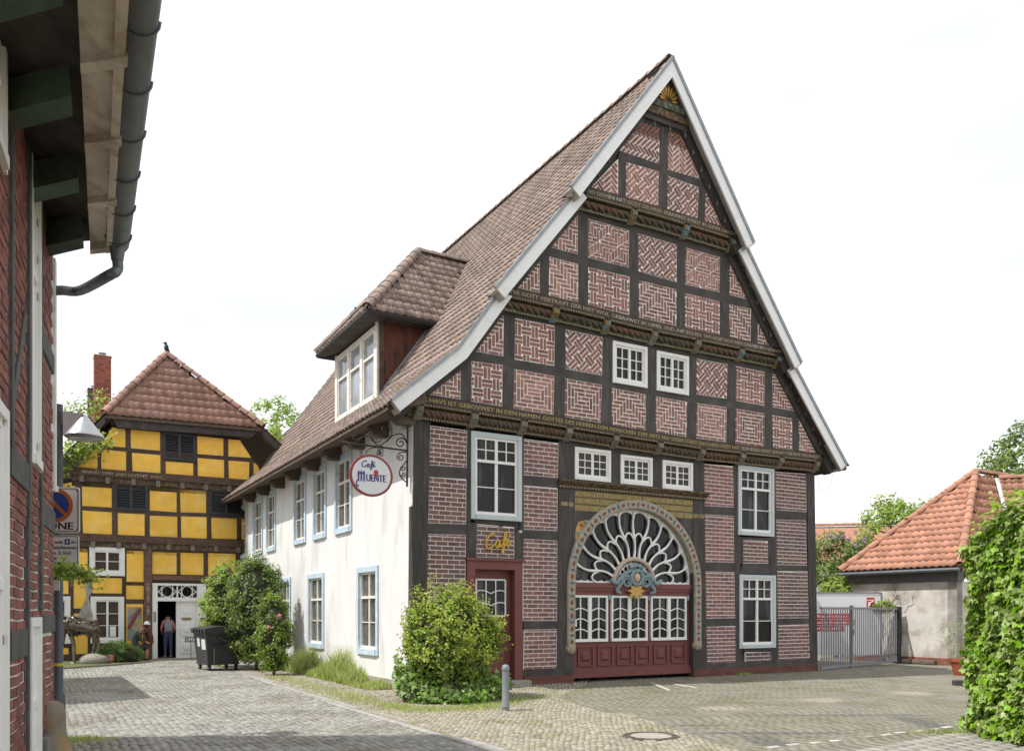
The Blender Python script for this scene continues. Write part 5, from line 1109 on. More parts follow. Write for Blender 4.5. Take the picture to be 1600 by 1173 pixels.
mb = MB(); mb.box(AW, -.1, wl_+.05, 2.65, 2.96, -.3, .03); mb.build('eave_board', mat('eave_grey', (.13, .13, .125), .7, .15), ann)
mb = MB(); mb.tube([AE0+UPV*3.0-AN*.05, AE1+UPV*3.0-AN*.05], .06, 8); mb.build('gutter', GUT, ann, smooth=True)
mid = (AE0+AE1)/2; dd = 4.13*1.09; APX = mid+AN*dd; APX = np.array([APX[0], APX[1], 6.57]); EZ = 3.07
E0, E1 = AE0+UPV*EZ, AE1+UPV*EZ; E1b = AE1+AN*3.4+UPV*EZ; E0b = AE0+AN*9+UPV*EZ; RGb = APX+AN*5; E1c = AE1+AN*9+UPV*EZ
mb = MB(); mb.add([p-UPV*.06 for p in (E0, E1, APX, E1c, E0b, RGb)], [(0, 1, 2), (1, 3, 5, 2), (0, 2, 5, 4)]); ar = mb.build('roof', GREYWOOD, ann)
at = Tiles(TILE_ORANGE, w=.24, l=.40, h=.055, th=.04)
for poly in ((E0, E1, APX), (E1, E1c, RGb, APX), (E0b, E0, APX, RGb)):
    fr = plane_frame(poly[0], poly[1], poly[2]); at.field(fr, [to2(fr, p) for p in poly], .24, .36, ar)
at.finish(ann)
for p, q in ((E0, APX), (E1, APX)): ridge_caps(p+UPV*.07, q+UPV*.09, .12, TILE_ORANGE, ar, name='hip_tile', step=.42)
ridge_caps(APX+UPV*.05, RGb+UPV*.05, .12, TILE_ORANGE, ar, step=.42)
# cross wing behind the hedge
wb = APX+AN*.9+AD*.3; wfr = Frame(np.array([wb[0], wb[1], 0]), (AD+AN*.9)/np.linalg.norm(AD+AN*.9), UPV, np.zeros(3)); wfr.ez = np.cross(wfr.ex, UPV); 
R0 = np.array([wb[0], wb[1], 6.37]); R1 = R0+wfr.ex*6+UPV*0; side_ = wfr.ez if wfr.ez[1] < 0 else -wfr.ez
S0, S1 = R0+side_*2.3-UPV*2.6, R1+side_*2.3-UPV*2.6
wt = MB(); wt.add([R0, R1, S1, S0]+[p-UPV*.1 for p in (R0, R1, S1, S0)], [(0, 1, 2, 3), (4, 5, 6, 7), (0, 3, 7, 4)]); wing = wt.build('wing_roof', GREYWOOD, ann)
fr = plane_frame(S0, S1, R0); at2 = Tiles(TILE_ORANGE, w=.23, l=.40, h=.055, th=.04); at2.field(fr, [to2(fr, p) for p in (S0, S1, R1, R0)], .23, .36, wing)
V = np.concatenate([at2.tpl[0] @ np.stack([f.ex, f.ey, f.ez], 1).T+P for P, f, _ in at2.items]); k = len(at2.tpl[0]); Fs = (at2.tpl[1][None]+(np.arange(len(at2.items))*k)[:, None, None]).reshape(-1, 4)
o_ = link('wing_tiles', fastmesh('wing_tiles', V-org(ann), Fs), TILE_ORANGE, wing); o_['kind'] = 'stuff'
ridge_caps(R0+UPV*.05, R1+UPV*.05, .12, TILE_ORANGE, wing, step=.42)
mb = MB(); mb.hexa([S0-wfr.ex*.12+UPV*.03, S0+wfr.ex*.10+UPV*.03, R0+wfr.ex*.10+UPV*.03, R0-wfr.ex*.12+UPV*.03, S0-wfr.ex*.12+UPV*.08, S0+wfr.ex*.10+UPV*.08, R0+wfr.ex*.10+UPV*.08, R0-wfr.ex*.12+UPV*.08]); mb.build('valley_flashing', mat('new_zinc', (.60, .62, .64), .4, .1, metal=.4), ann)
mb = MB()
for k in range(26):      # dead ivy stems on the render
    a = random.uniform(.1, wl_*.55); z = random.uniform(.6, 2.0); pts = []
    for j in range(7): pts.append(AW(a, z, .012)); a += random.uniform(-.12, .14); z += random.uniform(.0, .16)
    mb.tube(pts, .006, 4)
mb.build('dead_ivy_stems', BARK, ann, kind='stuff')
# far red roof
fh = root('far_house', (16, 46, 0), 'distant house with plain orange tiled roof seen beside the gable corner', 'house')
FR = Frame(np.array([13.0, 46.0, 0]), (1, 0, 0), UPV, (0, -1, 0)); mb = MB(); mb.box(FR, 0, 9, 0, 4.5, -6, 0); mb.build('wall', STUCCO, fh)
P_ = [np.array([12.6, 45.6, 4.4]), np.array([22.4, 45.6, 4.4]), np.array([22.4, 49, 6.75]), np.array([12.6, 49, 6.55])]
mb = MB(); mb.add(P_+[np.array([12.6, 52.4, 4.4]), np.array([22.4, 52.4, 4.4])], [(0, 1, 2, 3), (3, 2, 5, 4)]); fr_ = mb.build('roof', TILE_ORANGE, fh)
fr = plane_frame(P_[0], P_[1], P_[3]); ft = Tiles(TILE_ORANGE, w=.3, l=.45, h=.045, th=.035); ft.field(fr, [to2(fr, p) for p in P_], .3, .40, fr_); ft.finish(fh, 200)
ridge_caps(P_[3]+UPV*.05, P_[2]+UPV*.05, .15, TILE_ORANGE, fr_, step=.5)

# yard gate: two leaves of flat bars between posts
Ga, Gm, Gb = np.array([8.66, 23.62, .03]), None, np.array([11.45, 24.94, 0])*1.09
gdir = (Gb-Ga); gl = np.linalg.norm(gdir[:2]); gdir = np.array([gdir[0], gdir[1], 0])/gl
gt_ = root('yard_gate', tuple(Ga), 'grey steel bar gate with two leaves closing the yard beside the house', 'gate')
GF = Frame(np.array([Ga[0], Ga[1], .02]), gdir, UPV, np.array([gdir[1], -gdir[0], 0])); gx = [0, gl*.365, gl-.1]
for (a0, a1, nb) in ((gx[0], gx[1]-.05, 13), (gx[1]+.05, gx[2], 24)):
    mb = MB(); 
    for z in (.08, 1.76): mb.box(GF, a0, a1, z, z+.07, -.03, .03)
    mb.box(GF, a0, a1, .35, .38, -.012, .012); leaf = mb.build('gate_leaf', GREYMETAL, gt_)
    for k in range(nb): x = a0+(a1-a0)*(k+.5)/nb; mb = MB(); mb.box(GF, x-.017, x+.017, .15, 1.76, -.01, .01); mb.build('bar', GREYMETAL, leaf)
mb = MB(); mb.box(GF, gx[1]-.05, gx[1]+.05, -.1, 1.88, -.045, .045); mb.build('meeting_post', GREYMETAL, gt_)
mb = MB(); mb.box(GF, gl-.1, gl+.06, -.1, 1.86, -.08, .08); mb.build('gate_post', mat('dark_wood_post', (.035, .03, .03), .8, .3), gt_)
mb = MB(); mb.box(GF, gx[1]-.02, gx[1]+.04, 1.0, 1.2, .045, .07); mb.tube([GF(gx[1]+.01, 1.1, .07), GF(gx[1]+.01, 1.1, .11), GF(gx[1]-.11, 1.1, .11)], .012, 6); mb.build('gate_handle', STEEL, gt_)
# white hoarding with red logo and red lettering bands behind the gate
BFr = Frame(np.array([9.2, 27.4, .2]), (1, .02, 0), UPV, (.02, -1, 0)); bw = 11.42-8.9
bw = (1376-800)/F*27.45-9.2
brd = root('hoarding', (9.2, 27.4, 0), 'white hoarding board with red logo and red text bands behind the gate', 'sign')
mb = MB(); mb.box(BFr, -.2, bw, .1, 2.12, -.03, 0); mb.build('panel', mat('banner_white', (.80, .80, .82), .5, .03), brd)
mb = MB(); mb.box(BFr, bw, bw+.05, -.3, 2.14, -.03, .02); mb.box(BFr, -.2, bw, 2.12, 2.16, -.03, .02); mb.build('frame', GREYMETAL, brd)
RED = mat('logo_red', (.55, .03, .03), .5, .03)
lx = bw-.46; mb = MB(); mb.box(BFr, lx, lx+.26, 1.60, 1.98, 0, .006); lg = mb.build('logo', RED, brd)
mb = MB(); mb.box(BFr, lx+.02, lx+.24, 1.88, 1.91, .006, .010); mb.box(BFr, lx+.05, lx+.09, 1.62, 1.84, .006, .010); mb.tube([BFr(lx+.09, 1.72, .008), BFr(lx+.13, 1.82, .008), BFr(lx+.22, 1.85, .008)], .018, 6); mb.build('logo_mark', WHITE, lg)
for k, (x1, z) in enumerate(((bw-1.0, 1.28), (bw-.86, 1.08), (bw-1.2, .88))):
    mb = MB(); mb.box(BFr, -.1, x1, z, z+.18, 0, .005); rb = mb.build('text_band', RED, brd); mb = MB(); x = .0
    while x < x1-.1: w = random.choice((.02, .035, .05)); mb.box(BFr, x, x+w, z+.05, z+random.choice((.11, .11, .14)), .005, .009); x += w+.022
    mb.build('text_marks', WHITE, rb, kind='stuff')

# ================================================================== GROUND
def zline(P): P = np.array(P); return lambda y: float(np.interp(y, P[:, 1], P[:, 0]))
gut_x = zline([(.95, 8.6), (0.0, 10.3), (-.9, 11.83), (-2.74, 15.0), (-6.1, 21.1), (-7.6, 24.0), (-9.6, 28)])
yard_x = zline([(3.1, 8.6), (2.85, 10.0), (2.1, 13.3), (1.45, 14.6), (.9, 16.6), (1.7, 19.3), (2.0, 22)])
def front_y(x): return float(np.interp(x, [2.9, 4.23, 6.05, 7.0, 20], [9.2, 10.3, 11.7, 12.2, 12.4]))
def zone(x, y):
    if y > 24.8 and x < 0: return 'street'
    if x < gut_x(y)-.30: return 'street'
    if x < gut_x(y): return 'gutter'
    if x < yard_x(y): return 'walk'
    return 'front' if y < front_y(x) else 'yard'
xs = np.concatenate([np.linspace(-300, -20, 8), np.arange(-19, 20, .5), np.linspace(20, 300, 8)]); ys = np.concatenate([np.linspace(-60, 6, 6), np.arange(6.5, 34, .5), np.linspace(35, 600, 12)])
V = [(x, y, gz(x, y)-.012) for y in ys for x in xs]; nx_ = len(xs); Fs = [(j*nx_+i, j*nx_+i+1, (j+1)*nx_+i+1, (j+1)*nx_+i) for j in range(len(ys)-1) for i in range(nx_-1)]
SAND = mat('joint_sand', (.205, .185, .14), .95, .25, 5, .01, 40, col2=(.13, .15, .055), c2s=1.1, c2lo=.55, c2hi=.68)
ground = link('ground', fastmesh('ground', V, Fs, True), SAND); tag(ground, kind='structure')
STONE = mat('street_cobble', (.30, .292, .262), .85, .14, 8, .006, 40, isl=.22, hue=.012, col2=(.22, .205, .165), c2s=.8, c2lo=.45, c2hi=.7)
WALK = mat('walk_cobble', (.315, .285, .225), .88, .14, 8, .006, 40, isl=.26, hue=.006, col2=(.23, .22, .125), c2s=1.2, c2lo=.52, c2hi=.7)
SLAB = mat('gutter_slab', (.335, .325, .30), .85, .12, 5, .004, 40, isl=.10)
FRONT = mat('front_paver', (.30, .285, .25), .85, .12, 6, .004, 40, isl=.12)
PAVER = mat('yard_paver', (.232, .214, .170), .88, .20, 2.5, .004, 50, isl=.05, hue=.003, col2=(.190, .180, .120), c2s=.8, c2lo=.48, c2hi=.64)
def worn(m, spots):      # bare sandy patches worn into the yard surface
    N = m.node_tree.nodes; K = m.node_tree.links; p = N['Principled BSDF']; src = p.inputs['Base Color'].links[0].from_socket; t = N.new('ShaderNodeTexCoord')
    nz_ = N.new('ShaderNodeTexNoise'); nz_.inputs['Scale'].default_value = 3; K.new(t.outputs['Object'], nz_.inputs['Vector'])
    for (x, y, rx, ry, col) in spots:
        mp_ = N.new('ShaderNodeMapping'); mp_.vector_type = 'TEXTURE'; mp_.inputs['Location'].default_value = (x, y, 0); mp_.inputs['Scale'].default_value = (rx, ry, 9); K.new(t.outputs['Object'], mp_.inputs[0])
        ln = N.new('ShaderNodeVectorMath'); ln.operation = 'LENGTH'; K.new(mp_.outputs[0], ln.inputs[0])
        ad = N.new('ShaderNodeMath'); ad.operation = 'ADD'; K.new(ln.outputs['Value'], ad.inputs[0]); K.new(nz_.outputs[0], ad.inputs[1])
        mr = N.new('ShaderNodeMapRange'); mr.inputs[1].default_value = 1.0; mr.inputs[2].default_value = 1.5; mr.inputs[3].default_value = .85; mr.inputs[4].default_value = 0; K.new(ad.outputs[0], mr.inputs[0])
        mi = N.new('ShaderNodeMix'); mi.data_type = 'RGBA'; K.new(mr.outputs[0], mi.inputs[0]); K.new(src, mi.inputs[6]); mi.inputs[7].default_value = (*col, 1); src = mi.outputs[2]
    K.new(src, p.inputs['Base Color'])
spots = []
for px, py, rx, ry in ((1128, 1106, .55, .42), (1285, 1094, .55, .42), (1425, 1085, .55, .45), (950, 1117, .6, .4)): g_ = gp(px, py); spots.append((g_[0], g_[1], rx, ry, (.36, .31, .255)))
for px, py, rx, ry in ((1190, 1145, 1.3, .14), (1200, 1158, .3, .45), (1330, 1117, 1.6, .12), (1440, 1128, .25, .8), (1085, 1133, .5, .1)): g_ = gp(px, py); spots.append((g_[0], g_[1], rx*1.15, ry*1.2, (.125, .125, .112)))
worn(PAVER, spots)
def stone_field(name, m, z, want, ang, sx, sy, x0, x1, y0, y1, gap, h, jit, limit=300, arc=0, skip=None, bev=.2):
    ca, sa = math.cos(ang), math.sin(ang); cx, cy = (x0+x1)/2, (y0+y1)/2; R_ = math.hypot(x1-x0, y1-y0)/2+.5; pos = []; r_ = 0; b = -R_
    while b < R_:
        a = -R_+(sx*.5 if r_ % 2 else 0)+random.uniform(0, sx*(1. if jit < .2 else .3))
        while a < R_:
            bb_ = b+(arc*math.sin(a*4.2) if arc else 0); x = cx+a*ca-bb_*sa; y = cy+a*sa+bb_*ca
            if x0 < x < x1 and y0 < y < y1 and zone(x, y) == want and not (skip and skip(x, y)): pos.append((x, y))
            a += sx
        b += sy; r_ += 1
    pos = np.array(pos); n = len(pos); j = rng.uniform(-1, 1, (n, 8)); w, d = (sx-gap)/2, (sy-gap)/2; e = min(w, d)*bev
    tpl = [(-1, -1, 0), (1, -1, 0), (1, 1, 0), (-1, 1, 0), (-1, -1, 1), (1, -1, 1), (1, 1, 1), (-1, 1, 1)]
    V = np.zeros((n, 8, 3)); zg = np.array([gz(x, y) for x, y in pos])
    for k, (sx_, sy_, t) in enumerate(tpl):
        ww = w*(1+jit*.22*j[:, 0])-(e if t else 0); dd_ = d*(1+jit*.18*j[:, 1])-(e if t else 0)
        a_ = sx_*ww+jit*.10*w*j[:, (k % 4)+2]; b_ = sy_*dd_+jit*.10*d*j[:, (k*3 % 4)+3]; an = ang+jit*.10*j[:, 7]
        V[:, k, 0] = pos[:, 0]+a_*np.cos(an)-b_*np.sin(an); V[:, k, 1] = pos[:, 1]+a_*np.sin(an)+b_*np.cos(an); V[:, k, 2] = zg+(z+h*(1+jit*.5*j[:, 6]) if t else -.03)+(jit*.0025*j[:, (k % 4)+2] if t else 0)
    Fq = np.array([(4, 5, 6, 7), (0, 1, 5, 4), (1, 2, 6, 5), (2, 3, 7, 6), (3, 0, 4, 7)])
    px = 800+F*pos[:, 0]/pos[:, 1]; py = HY+F*CZ/pos[:, 1]; sc = np.where((px > 90) & (px < 1600) & (py < 1173), 1/pos[:, 1], 0); order = np.argsort(-sc); near = order[:limit]; rest = order[limit:]
    for i in near: me = fastmesh(name, V[i], Fq); link(name, me, m, ground)
    o = link(name+'_paving', fastmesh(name+'_paving', V[rest].reshape(-1, 3), (Fq[None]+(np.arange(len(rest))*8)[:, None, None]).reshape(-1, 4)), m, ground); o['kind'] = 'stuff'
MH = gp(1017, 1150); 
def near_mh(x, y): return math.hypot(x-MH[0], y-MH[1]) < .40
stone_field('cobblestone', STONE, 0, 'street', math.radians(62), .125, .100, -17, 3.2, 7.5, 31.5, .012, .010, 1, arc=.03)
stone_field('small_cobblestone', WALK, 0, 'walk', math.radians(25), .090, .082, -9, 4, 8.5, 25, .011, .011, 1, arc=.05, skip=near_mh)
stone_field('gutter_slab', SLAB, 0, 'gutter', math.atan2(15-11.83, -2.74+.9), .30, .145, -9.5, 1.5, 8.5, 27.5, .006, .005, .25, limit=200, bev=.1)
stone_field('paver', PAVER, 0, 'yard', math.radians(30), .20, .10, .5, 16, 9.5, 29, .004, .0025, .14, bev=.05)
stone_field('front_paver', FRONT, .004, 'front', math.radians(37), .22, .22, 2.5, 10, 7.5, 12.6, .008, .006, .2, limit=200, bev=.08)
# row of white marker stones
d0_, d1_ = gp(1205, 1168), gp(1500, 1134)
for k in (0, 1, 2, 3, 5, 6, 7, 8, 9, 10):
    c = d0_+(d1_-d0_)*(k+.2)/11+np.array([random.uniform(-.03, .03), random.uniform(-.03, .03), 0]); e = (d1_-d0_)/np.linalg.norm(d1_-d0_); f_ = Frame(c, e, (-e[1], e[0], 0), UPV)
    mb = MB(); ww = random.uniform(.06, .11); mb.bevbox(f_, -ww, ww, -.045, .045, 0, .0115, .005); mb.build('marker_stone', mat('marker_white', (.40, .39, .35), .8, .3, 14, isl=.3), ground)
for (x0, y0, x1, y1) in ((1017, 1067, 1046, 1079), (1052, 1069, 1088, 1075)):
    a, b = gp(x0, y0, .04), gp(x1, y1, .04); e = (b-a)/np.linalg.norm(b-a); f_ = Frame(a, e, (-e[1], e[0], 0), UPV); mb = MB(); mb.box(f_, 0, np.linalg.norm(b-a), -.035, .035, -.01, gz(a[0], a[1])-.04+.014); mb.build('bay_marking', mat('bay_paint', (.50, .49, .45), .8, .3, 12), ground)

# ================================================================== SMALL THINGS
# bollard
bp = gp(790, 1110); mb = MB(); f_ = Frame(bp, (1, 0, 0), (0, 1, 0), UPV)
bol = root('bollard', tuple(bp), 'grey iron bollard standing in front of the bushes by the side door', 'bollard')
mb.lathe(f_, [(.066, -.02), (.066, .06), (.072, .065), (.072, .085), (.062, .10), (.058, .70)], 20); mb.build('shaft', GREYMETAL, bol, smooth=True)
mb = MB(); mb.lathe(f_, [(.058, .70), (.068, .705), (.068, .725), (.066, .75), (.052, .785), (.025, .80), (0, .803)], 20); mb.build('cap', GREYMETAL, bol, smooth=True)
# manhole
mho = root('manhole_cover', tuple(MH), 'round concrete-filled iron manhole cover in the cobbled pavement', 'manhole cover'); f_ = Frame(MH, (1, 0, 0), (0, 1, 0), UPV)
mb = MB(); mb.lathe(f_, [(.385, -.02), (.385, .012), (.375, .016), (.285, .016), (.28, .008)], 36); mb.build('iron_ring', mat('cast_iron', (.09, .075, .065), .7, .3, 12, .003, 60), mho)
mb = MB(); mb.lathe(f_, [(.283, -.01), (.28, .012), (0, .016)], 36); mb.build('cover_plate', mat('cover_concrete', (.34, .31, .26), .9, .15, 10, .003, 60), mho)
for k in range(12): a = k*math.pi/6; mb = MB(); c = f_(.33*math.cos(a), .33*math.sin(a), .016); mb.box(Frame(c, (math.cos(a), math.sin(a), 0), (-math.sin(a), math.cos(a), 0), UPV), -.03, .03, -.03, .03, 0, .004); mb.build('ring_lug', mat('cast_iron', (.09, .075, .065)), mho)

# lamp post with cone lamp, zone sign and supplementary plate
LPp = gp(91, 1160); lamp = root('street_lamp', tuple(LPp), 'dark street lamp post with grey cone-shaped lamp head', 'street lamp'); f_ = Frame(LPp, (1, 0, 0), (0, 1, 0), UPV)
POLE = mat('pole_paint', (.085, .09, .10), .5, .15, 8)
mb = MB(); mb.lathe(f_, [(.085, -.05), (.085, .62), (.06, .66), (.055, 4.4), (0, 4.41)], 16); mb.build('pole', POLE, lamp, smooth=True)
mb = MB(); mb.box(f_, -.06, .20, -.04, .04, 4.14, 4.30); mb.build('arm', POLE, lamp)
lc = np.array([(132-800)/F*10.96, 10.96, 3.97]); lf = Frame(lc, (1, 0, 0), (0, 1, 0), UPV)
mb = MB(); mb.lathe(lf, [(.235, 0), (.24, .012), (.012, .31), (0, .312)], 32); head = mb.build('lamp_shade', mat('lamp_aluminium', (.42, .43, .45), .35, .05, metal=.7), lamp, smooth=True)
mb = MB(); mb.prism(Frame(lc, (1, 0, 0), UPV, (0, -1, 0)), [(-.25, .02), (-.20, .02), (0, .30), (-.25, .33)], -.06, .06); mb.build('lamp_bracket', mat('lamp_aluminium2', (.45, .46, .48), .4, metal=.5), lamp)
mb = MB(); mb.lathe(lf, [(.225, .002), (.20, -.025), (0, -.04)], 24); mb.build('lamp_lens', mat('lamp_glass', (.25, .26, .26), .15), lamp, smooth=True)
mb = MB(); mb.lathe(f_, [(.062, 1.0), (.066, 1.02), (.062, 1.04)], 12); mb.build('yellow_tie', mat('tie_yellow', (.5, .45, .05), .5), lamp)
mb = MB(); mb.box(Frame(LPp, (1, 0, 0), UPV, (0, -1, 0)), -.05, .05, 1.98, 2.12, .056, .066); mb.build('sticker', mat('sticker_white', (.7, .72, .7), .5), lamp)
SF = Frame(np.array([(88-800)/F*10.85, 10.85, 0]), (1, 0, 0), UPV, (0, -1, 0)); PLATE = mat('sign_face', (.66, .67, .66), .4, .06, 5)
INK = mat('sign_ink', (.02, .02, .022), .5)
def rrect(a0, a1, b0, b1, r, k=5):
    out = []
    for cx, cy, s in ((a1-r, b1-r, 0), (a0+r, b1-r, 1), (a0+r, b0+r, 2), (a1-r, b0+r, 3)): out += [(cx+r*math.cos(math.pi/2*(s+t/k)), cy+r*math.sin(math.pi/2*(s+t/k))) for t in range(k+1)]
    return out
def disc(fr, cx, cy, r0, r1, c0, c1, n=36):
    m_ = MB(); V = []
    for k in range(n):
        a = 2*math.pi*k/n; V += [fr(cx+r0*math.cos(a), cy+r0*math.sin(a), c1), fr(cx+r1*math.cos(a), cy+r1*math.sin(a), c1), fr(cx+r1*math.cos(a), cy+r1*math.sin(a), c0)]
    m_.add(V, [(3*k, 3*k+1, 3*((k+1) % n)+1, 3*((k+1) % n)) for k in range(n)]+[(3*k+1, 3*k+2, 3*((k+1) % n)+2, 3*((k+1) % n)+1) for k in range(n)]); return m_
zt, zb_ = 3.31, 2.72
sg = root('parking_zone_sign', tuple(SF(0, zb_, 0)), 'white no-parking zone sign with blue disc and red ring on the lamp post', 'sign')
mb = MB(); mb.prism(SF, rrect(-.30, .30, zb_, zt, .04), -.012, .0); mb.build('plate', PLATE, sg)
mb = MB(); o_, i_ = rrect(-.285, .285, zb_+.015, zt-.015, .03), rrect(-.275, .275, zb_+.025, zt-.025, .025); n_ = len(o_); mb.add([SF(*p, .003) for p in o_]+[SF(*p, .003) for p in i_], [(k, (k+1) % n_, n_+(k+1) % n_, n_+k) for k in range(n_)]); mb.build('border_line', INK, sg)
cz_ = zt-.235; disc(SF, 0, cz_, .001, .175, 0, .004).build('blue_disc', mat('sign_blue', (.02, .06, .28), .4), sg); SR = mat('sign_red', (.42, .13, .04), .4); disc(SF, 0, cz_, .165, .215, 0, .007).build('red_ring', SR, sg)
mb = MB(); mb.box(Frame(SF(0, cz_, 0), (SF.ex-UPV)/1.4142, (SF.ex+UPV)/1.4142, SF.ez), -.18, .18, -.022, .022, 0, .0085); mb.build('diagonal_bar', SR, sg)
text_on(SF, "ZONE", -.22, .22, lambda a: zb_+.045, .095, .004, INK, sg, .004)
for x in (-.265, .265):
    for z in (zb_+.05, zt-.05): disc(SF, x, z, .001, .009, 0, .006, 8).build('rivet', STEEL, sg)
zt2, zb2 = 2.69, 2.28
sg2 = root('supplementary_sign', tuple(SF(0, zb2, 0)), 'white parking disc text plate below the zone sign', 'sign')
mb = MB(); mb.prism(SF, rrect(-.29, .29, zb2, zt2, .03), -.012, 0); mb.build('plate', PLATE, sg2)
mb = MB(); o_, i_ = rrect(-.28, .28, zb2+.01, zt2-.01, .025), rrect(-.272, .272, zb2+.018, zt2-.018, .02); n_ = len(o_); mb.add([SF(*p, .003) for p in o_]+[SF(*p, .003) for p in i_], [(k, (k+1) % n_, n_+(k+1) % n_, n_+k) for k in range(n_)]); mb.build('border_line', INK, sg2)
for s, a, b, z in (("Parken mit", -.25, .085, 2.585), ("in", .20, .25, 2.585), ("gekennzeichneten", -.26, .26, 2.515), ("Flächen 2 Std.", -.23, .20, 2.445), ("werktags", -.16, .12, 2.375), ("8-18h", -.09, .09, 2.305)): text_on(SF, s, a, b, lambda q: z, .042, .004, INK, sg2, .0025)
mb = MB(); mb.box(SF, .11, .175, 2.572, 2.642, 0, .004); mb.build('disc_symbol', mat('sign_blue', (.02, .06, .28)), sg2); mb = MB(); mb.box(SF, .138, .147, 2.582, 2.632, .004, .006); mb.box(SF, .122, .163, 2.602, 2.612, .004, .0065); mb.build('symbol_mark', PLATE, sg2)

# guard stone at the corner of the brick house
gs = WE+LD*.52+LN*.03; mb = MB(); V = []; prof = [(.21, -.1), (.20, .25), (.165, .5), (.125, .62), (.122, .80), (.10, .87), (.05, .90), (0, .905)]
mb.lathe(Frame(gs, (1, 0, 0), (0, 1, 0), UPV), prof, 16); thing(mb, 'guard_stone', mat('sandstone', (.24, .20, .15), .9, .25, 6, .01, 40, col2=(.33, .22, .09), c2s=5), tuple(gs), 'worn round-topped guard stone at the corner of the brick house', 'guard stone', smooth=True)

# gilt "Cafe" script on the brick panel above the side door, and the lamp beside it
SCRIPT = [[(.95, .82), (.78, 1.0), (.45, .9), (.15, .5), (.12, .15), (.35, -.05), (.7, .08), (.95, .3)], [(1.42, .42), (1.22, .5), (1.02, .3), (1.02, .06), (1.2, .02), (1.40, .42), (1.38, .1), (1.5, .02), (1.66, .2)],
          [(1.66, .2), (1.95, .62), (2.06, .95), (1.96, 1.05), (1.85, .8), (1.8, .2), (1.76, -.3), (1.66, -.42), (1.62, -.28), (1.84, .1)], [(1.66, .48), (2.08, .55)], [(1.84, .1), (2.2, .3), (2.24, .48), (2.1, .5), (2.02, .25), (2.14, .03), (2.5, .25)], [(2.24, .72), (2.44, .88)]]
def script(fr, a0, b0, w, h, slope, r, c, m, parent):
    for st in SCRIPT:
        pts = crom([(a0+x/2.5*w, b0+(y+.42)/1.47*h+slope*x/2.5*w) for x, y in st], 5); mb = MB(); mb.tube([fr(p[0], p[1], c) for p in pts], r, 7); mb.build('script_stroke', m, parent, smooth=True)
p0 = fp(756, 866); p1 = fp(797, 834); ct = root('cafe_lettering', tuple(FAC(p0[0], p0[1], .05)), 'gold script lettering on the brick panel above the side door', 'lettering')
script(FAC, p0[0], p0[1], p1[0]-p0[0], .46, .10, .020, .05, mat('letter_gold', (.62, .40, .06), .4, .1, metal=.2), ct)
wlp = root('wall_lamp', tuple(FAC(*fp(806, 824), .2)), 'small swan-neck wall lamp beside the gold script above the door', 'lamp'); q = fp(806, 826)
mb = MB(); mb.tube([FAC(q[0]-.45, q[1]+.02, .015), FAC(q[0]-.2, q[1]+.10, .16), FAC(q[0], q[1]+.14, .2)], .014, 6); mb.tube([FAC(q[0], q[1]+.14, .2), FAC(q[0], q[1]+.05, .2)], [.02, .035], 8); mb.build('arm', DARKMETAL, wlp)
mb = MB(); mb.lathe(Frame(FAC(q[0], q[1], .2), U, Nn, UPV), [(.045, .06), (.06, -.04), (.05, -.05), (0, -.05)], 10); mb.build('lamp_holder', DARKMETAL, wlp); mb = MB(); mb.ball(FAC(q[0], q[1]-.07, .2), .045, seg=10, rings=6); mb.build('bulb', mat('bulb_white', (.75, .75, .72), .3), wlp, smooth=True)

# hanging oval sign on a scrolled wrought iron bracket
so = -.14
def hp(x, y): return fp(x, y, so)
hs = root('hanging_sign', tuple(FAC(*hp(637, 760), so)), 'oval white cafe sign with red rim hanging from a scrolled iron bracket', 'sign')
def iron(pts, r, name, k=6): mb = MB(); mb.tube([FAC(p[0], p[1], so) for p in crom([hp(*q) for q in pts], k)], r, 6); mb.build(name, DARKMETAL, hs, smooth=True)
mb = MB(); mb.tube([FAC(*hp(637, 662), so), FAC(*hp(636, 760), so)], .022, 8); mb.build('wall_bar', DARKMETAL, hs)
mb = MB(); mb.tube([FAC(*hp(637, 704), so), FAC(*hp(545, 692), so), FAC(*hp(531, 690), so)], [.020, .020, .006], 8); mb.build('arm', DARKMETAL, hs)
for q in (536, 540, 544): mb = MB(); mb.ball(FAC(*hp(q, 690.5+(q-536)*.15), so), .028, seg=8, rings=5); mb.build('arm_knob', DARKMETAL, hs, smooth=True)
def spiral(cx, cy, r, turns, a0, sgn=1, n=22): return [(cx+sgn*r*(1-.78*k/n)*math.cos(a0+turns*2*math.pi*k/n), cy-r*(1-.78*k/n)*math.sin(a0+turns*2*math.pi*k/n)) for k in range(n+1)]
iron([(558, 690), (566, 682), (577, 681), (584, 688)]+spiral(590, 684, 8, 1.3, math.pi), .011, 'scroll', 3)
iron(spiral(604, 671, 7, 1.2, math.pi)[::-1]+[(599, 665), (610, 666), (612, 678), (604, 688), (593, 696), (584, 690), (577, 680), (578, 674)], .012, 'scroll', 3)
iron([(604, 690), (614, 680), (628, 678), (635, 690)]+spiral(626, 692, 9, 1.4, 0), .013, 'scroll', 3)
iron(spiral(553, 684, 5, 1.1, -1.5)+[(560, 690)], .009, 'scroll', 3); iron(spiral(632, 668, 4, 1.2, 0), .009, 'scroll', 3)
iron([(637, 706), (624, 707)]+spiral(626, 714, 6, 1.4, 2.0), .012, 'scroll', 3); iron([(635, 720), (628, 729), (624, 738), (627, 746), (636, 754)], .013, 'scroll', 5); iron(spiral(630, 731, 4.5, 1.3, 2.6), .010, 'scroll', 3); iron(spiral(630, 741, 4, 1.3, 3.4, 1), .010, 'scroll', 3)
iron([(571, 709), (577, 701), (588, 699), (592, 699)], .009, 'lamp_arm', 5)
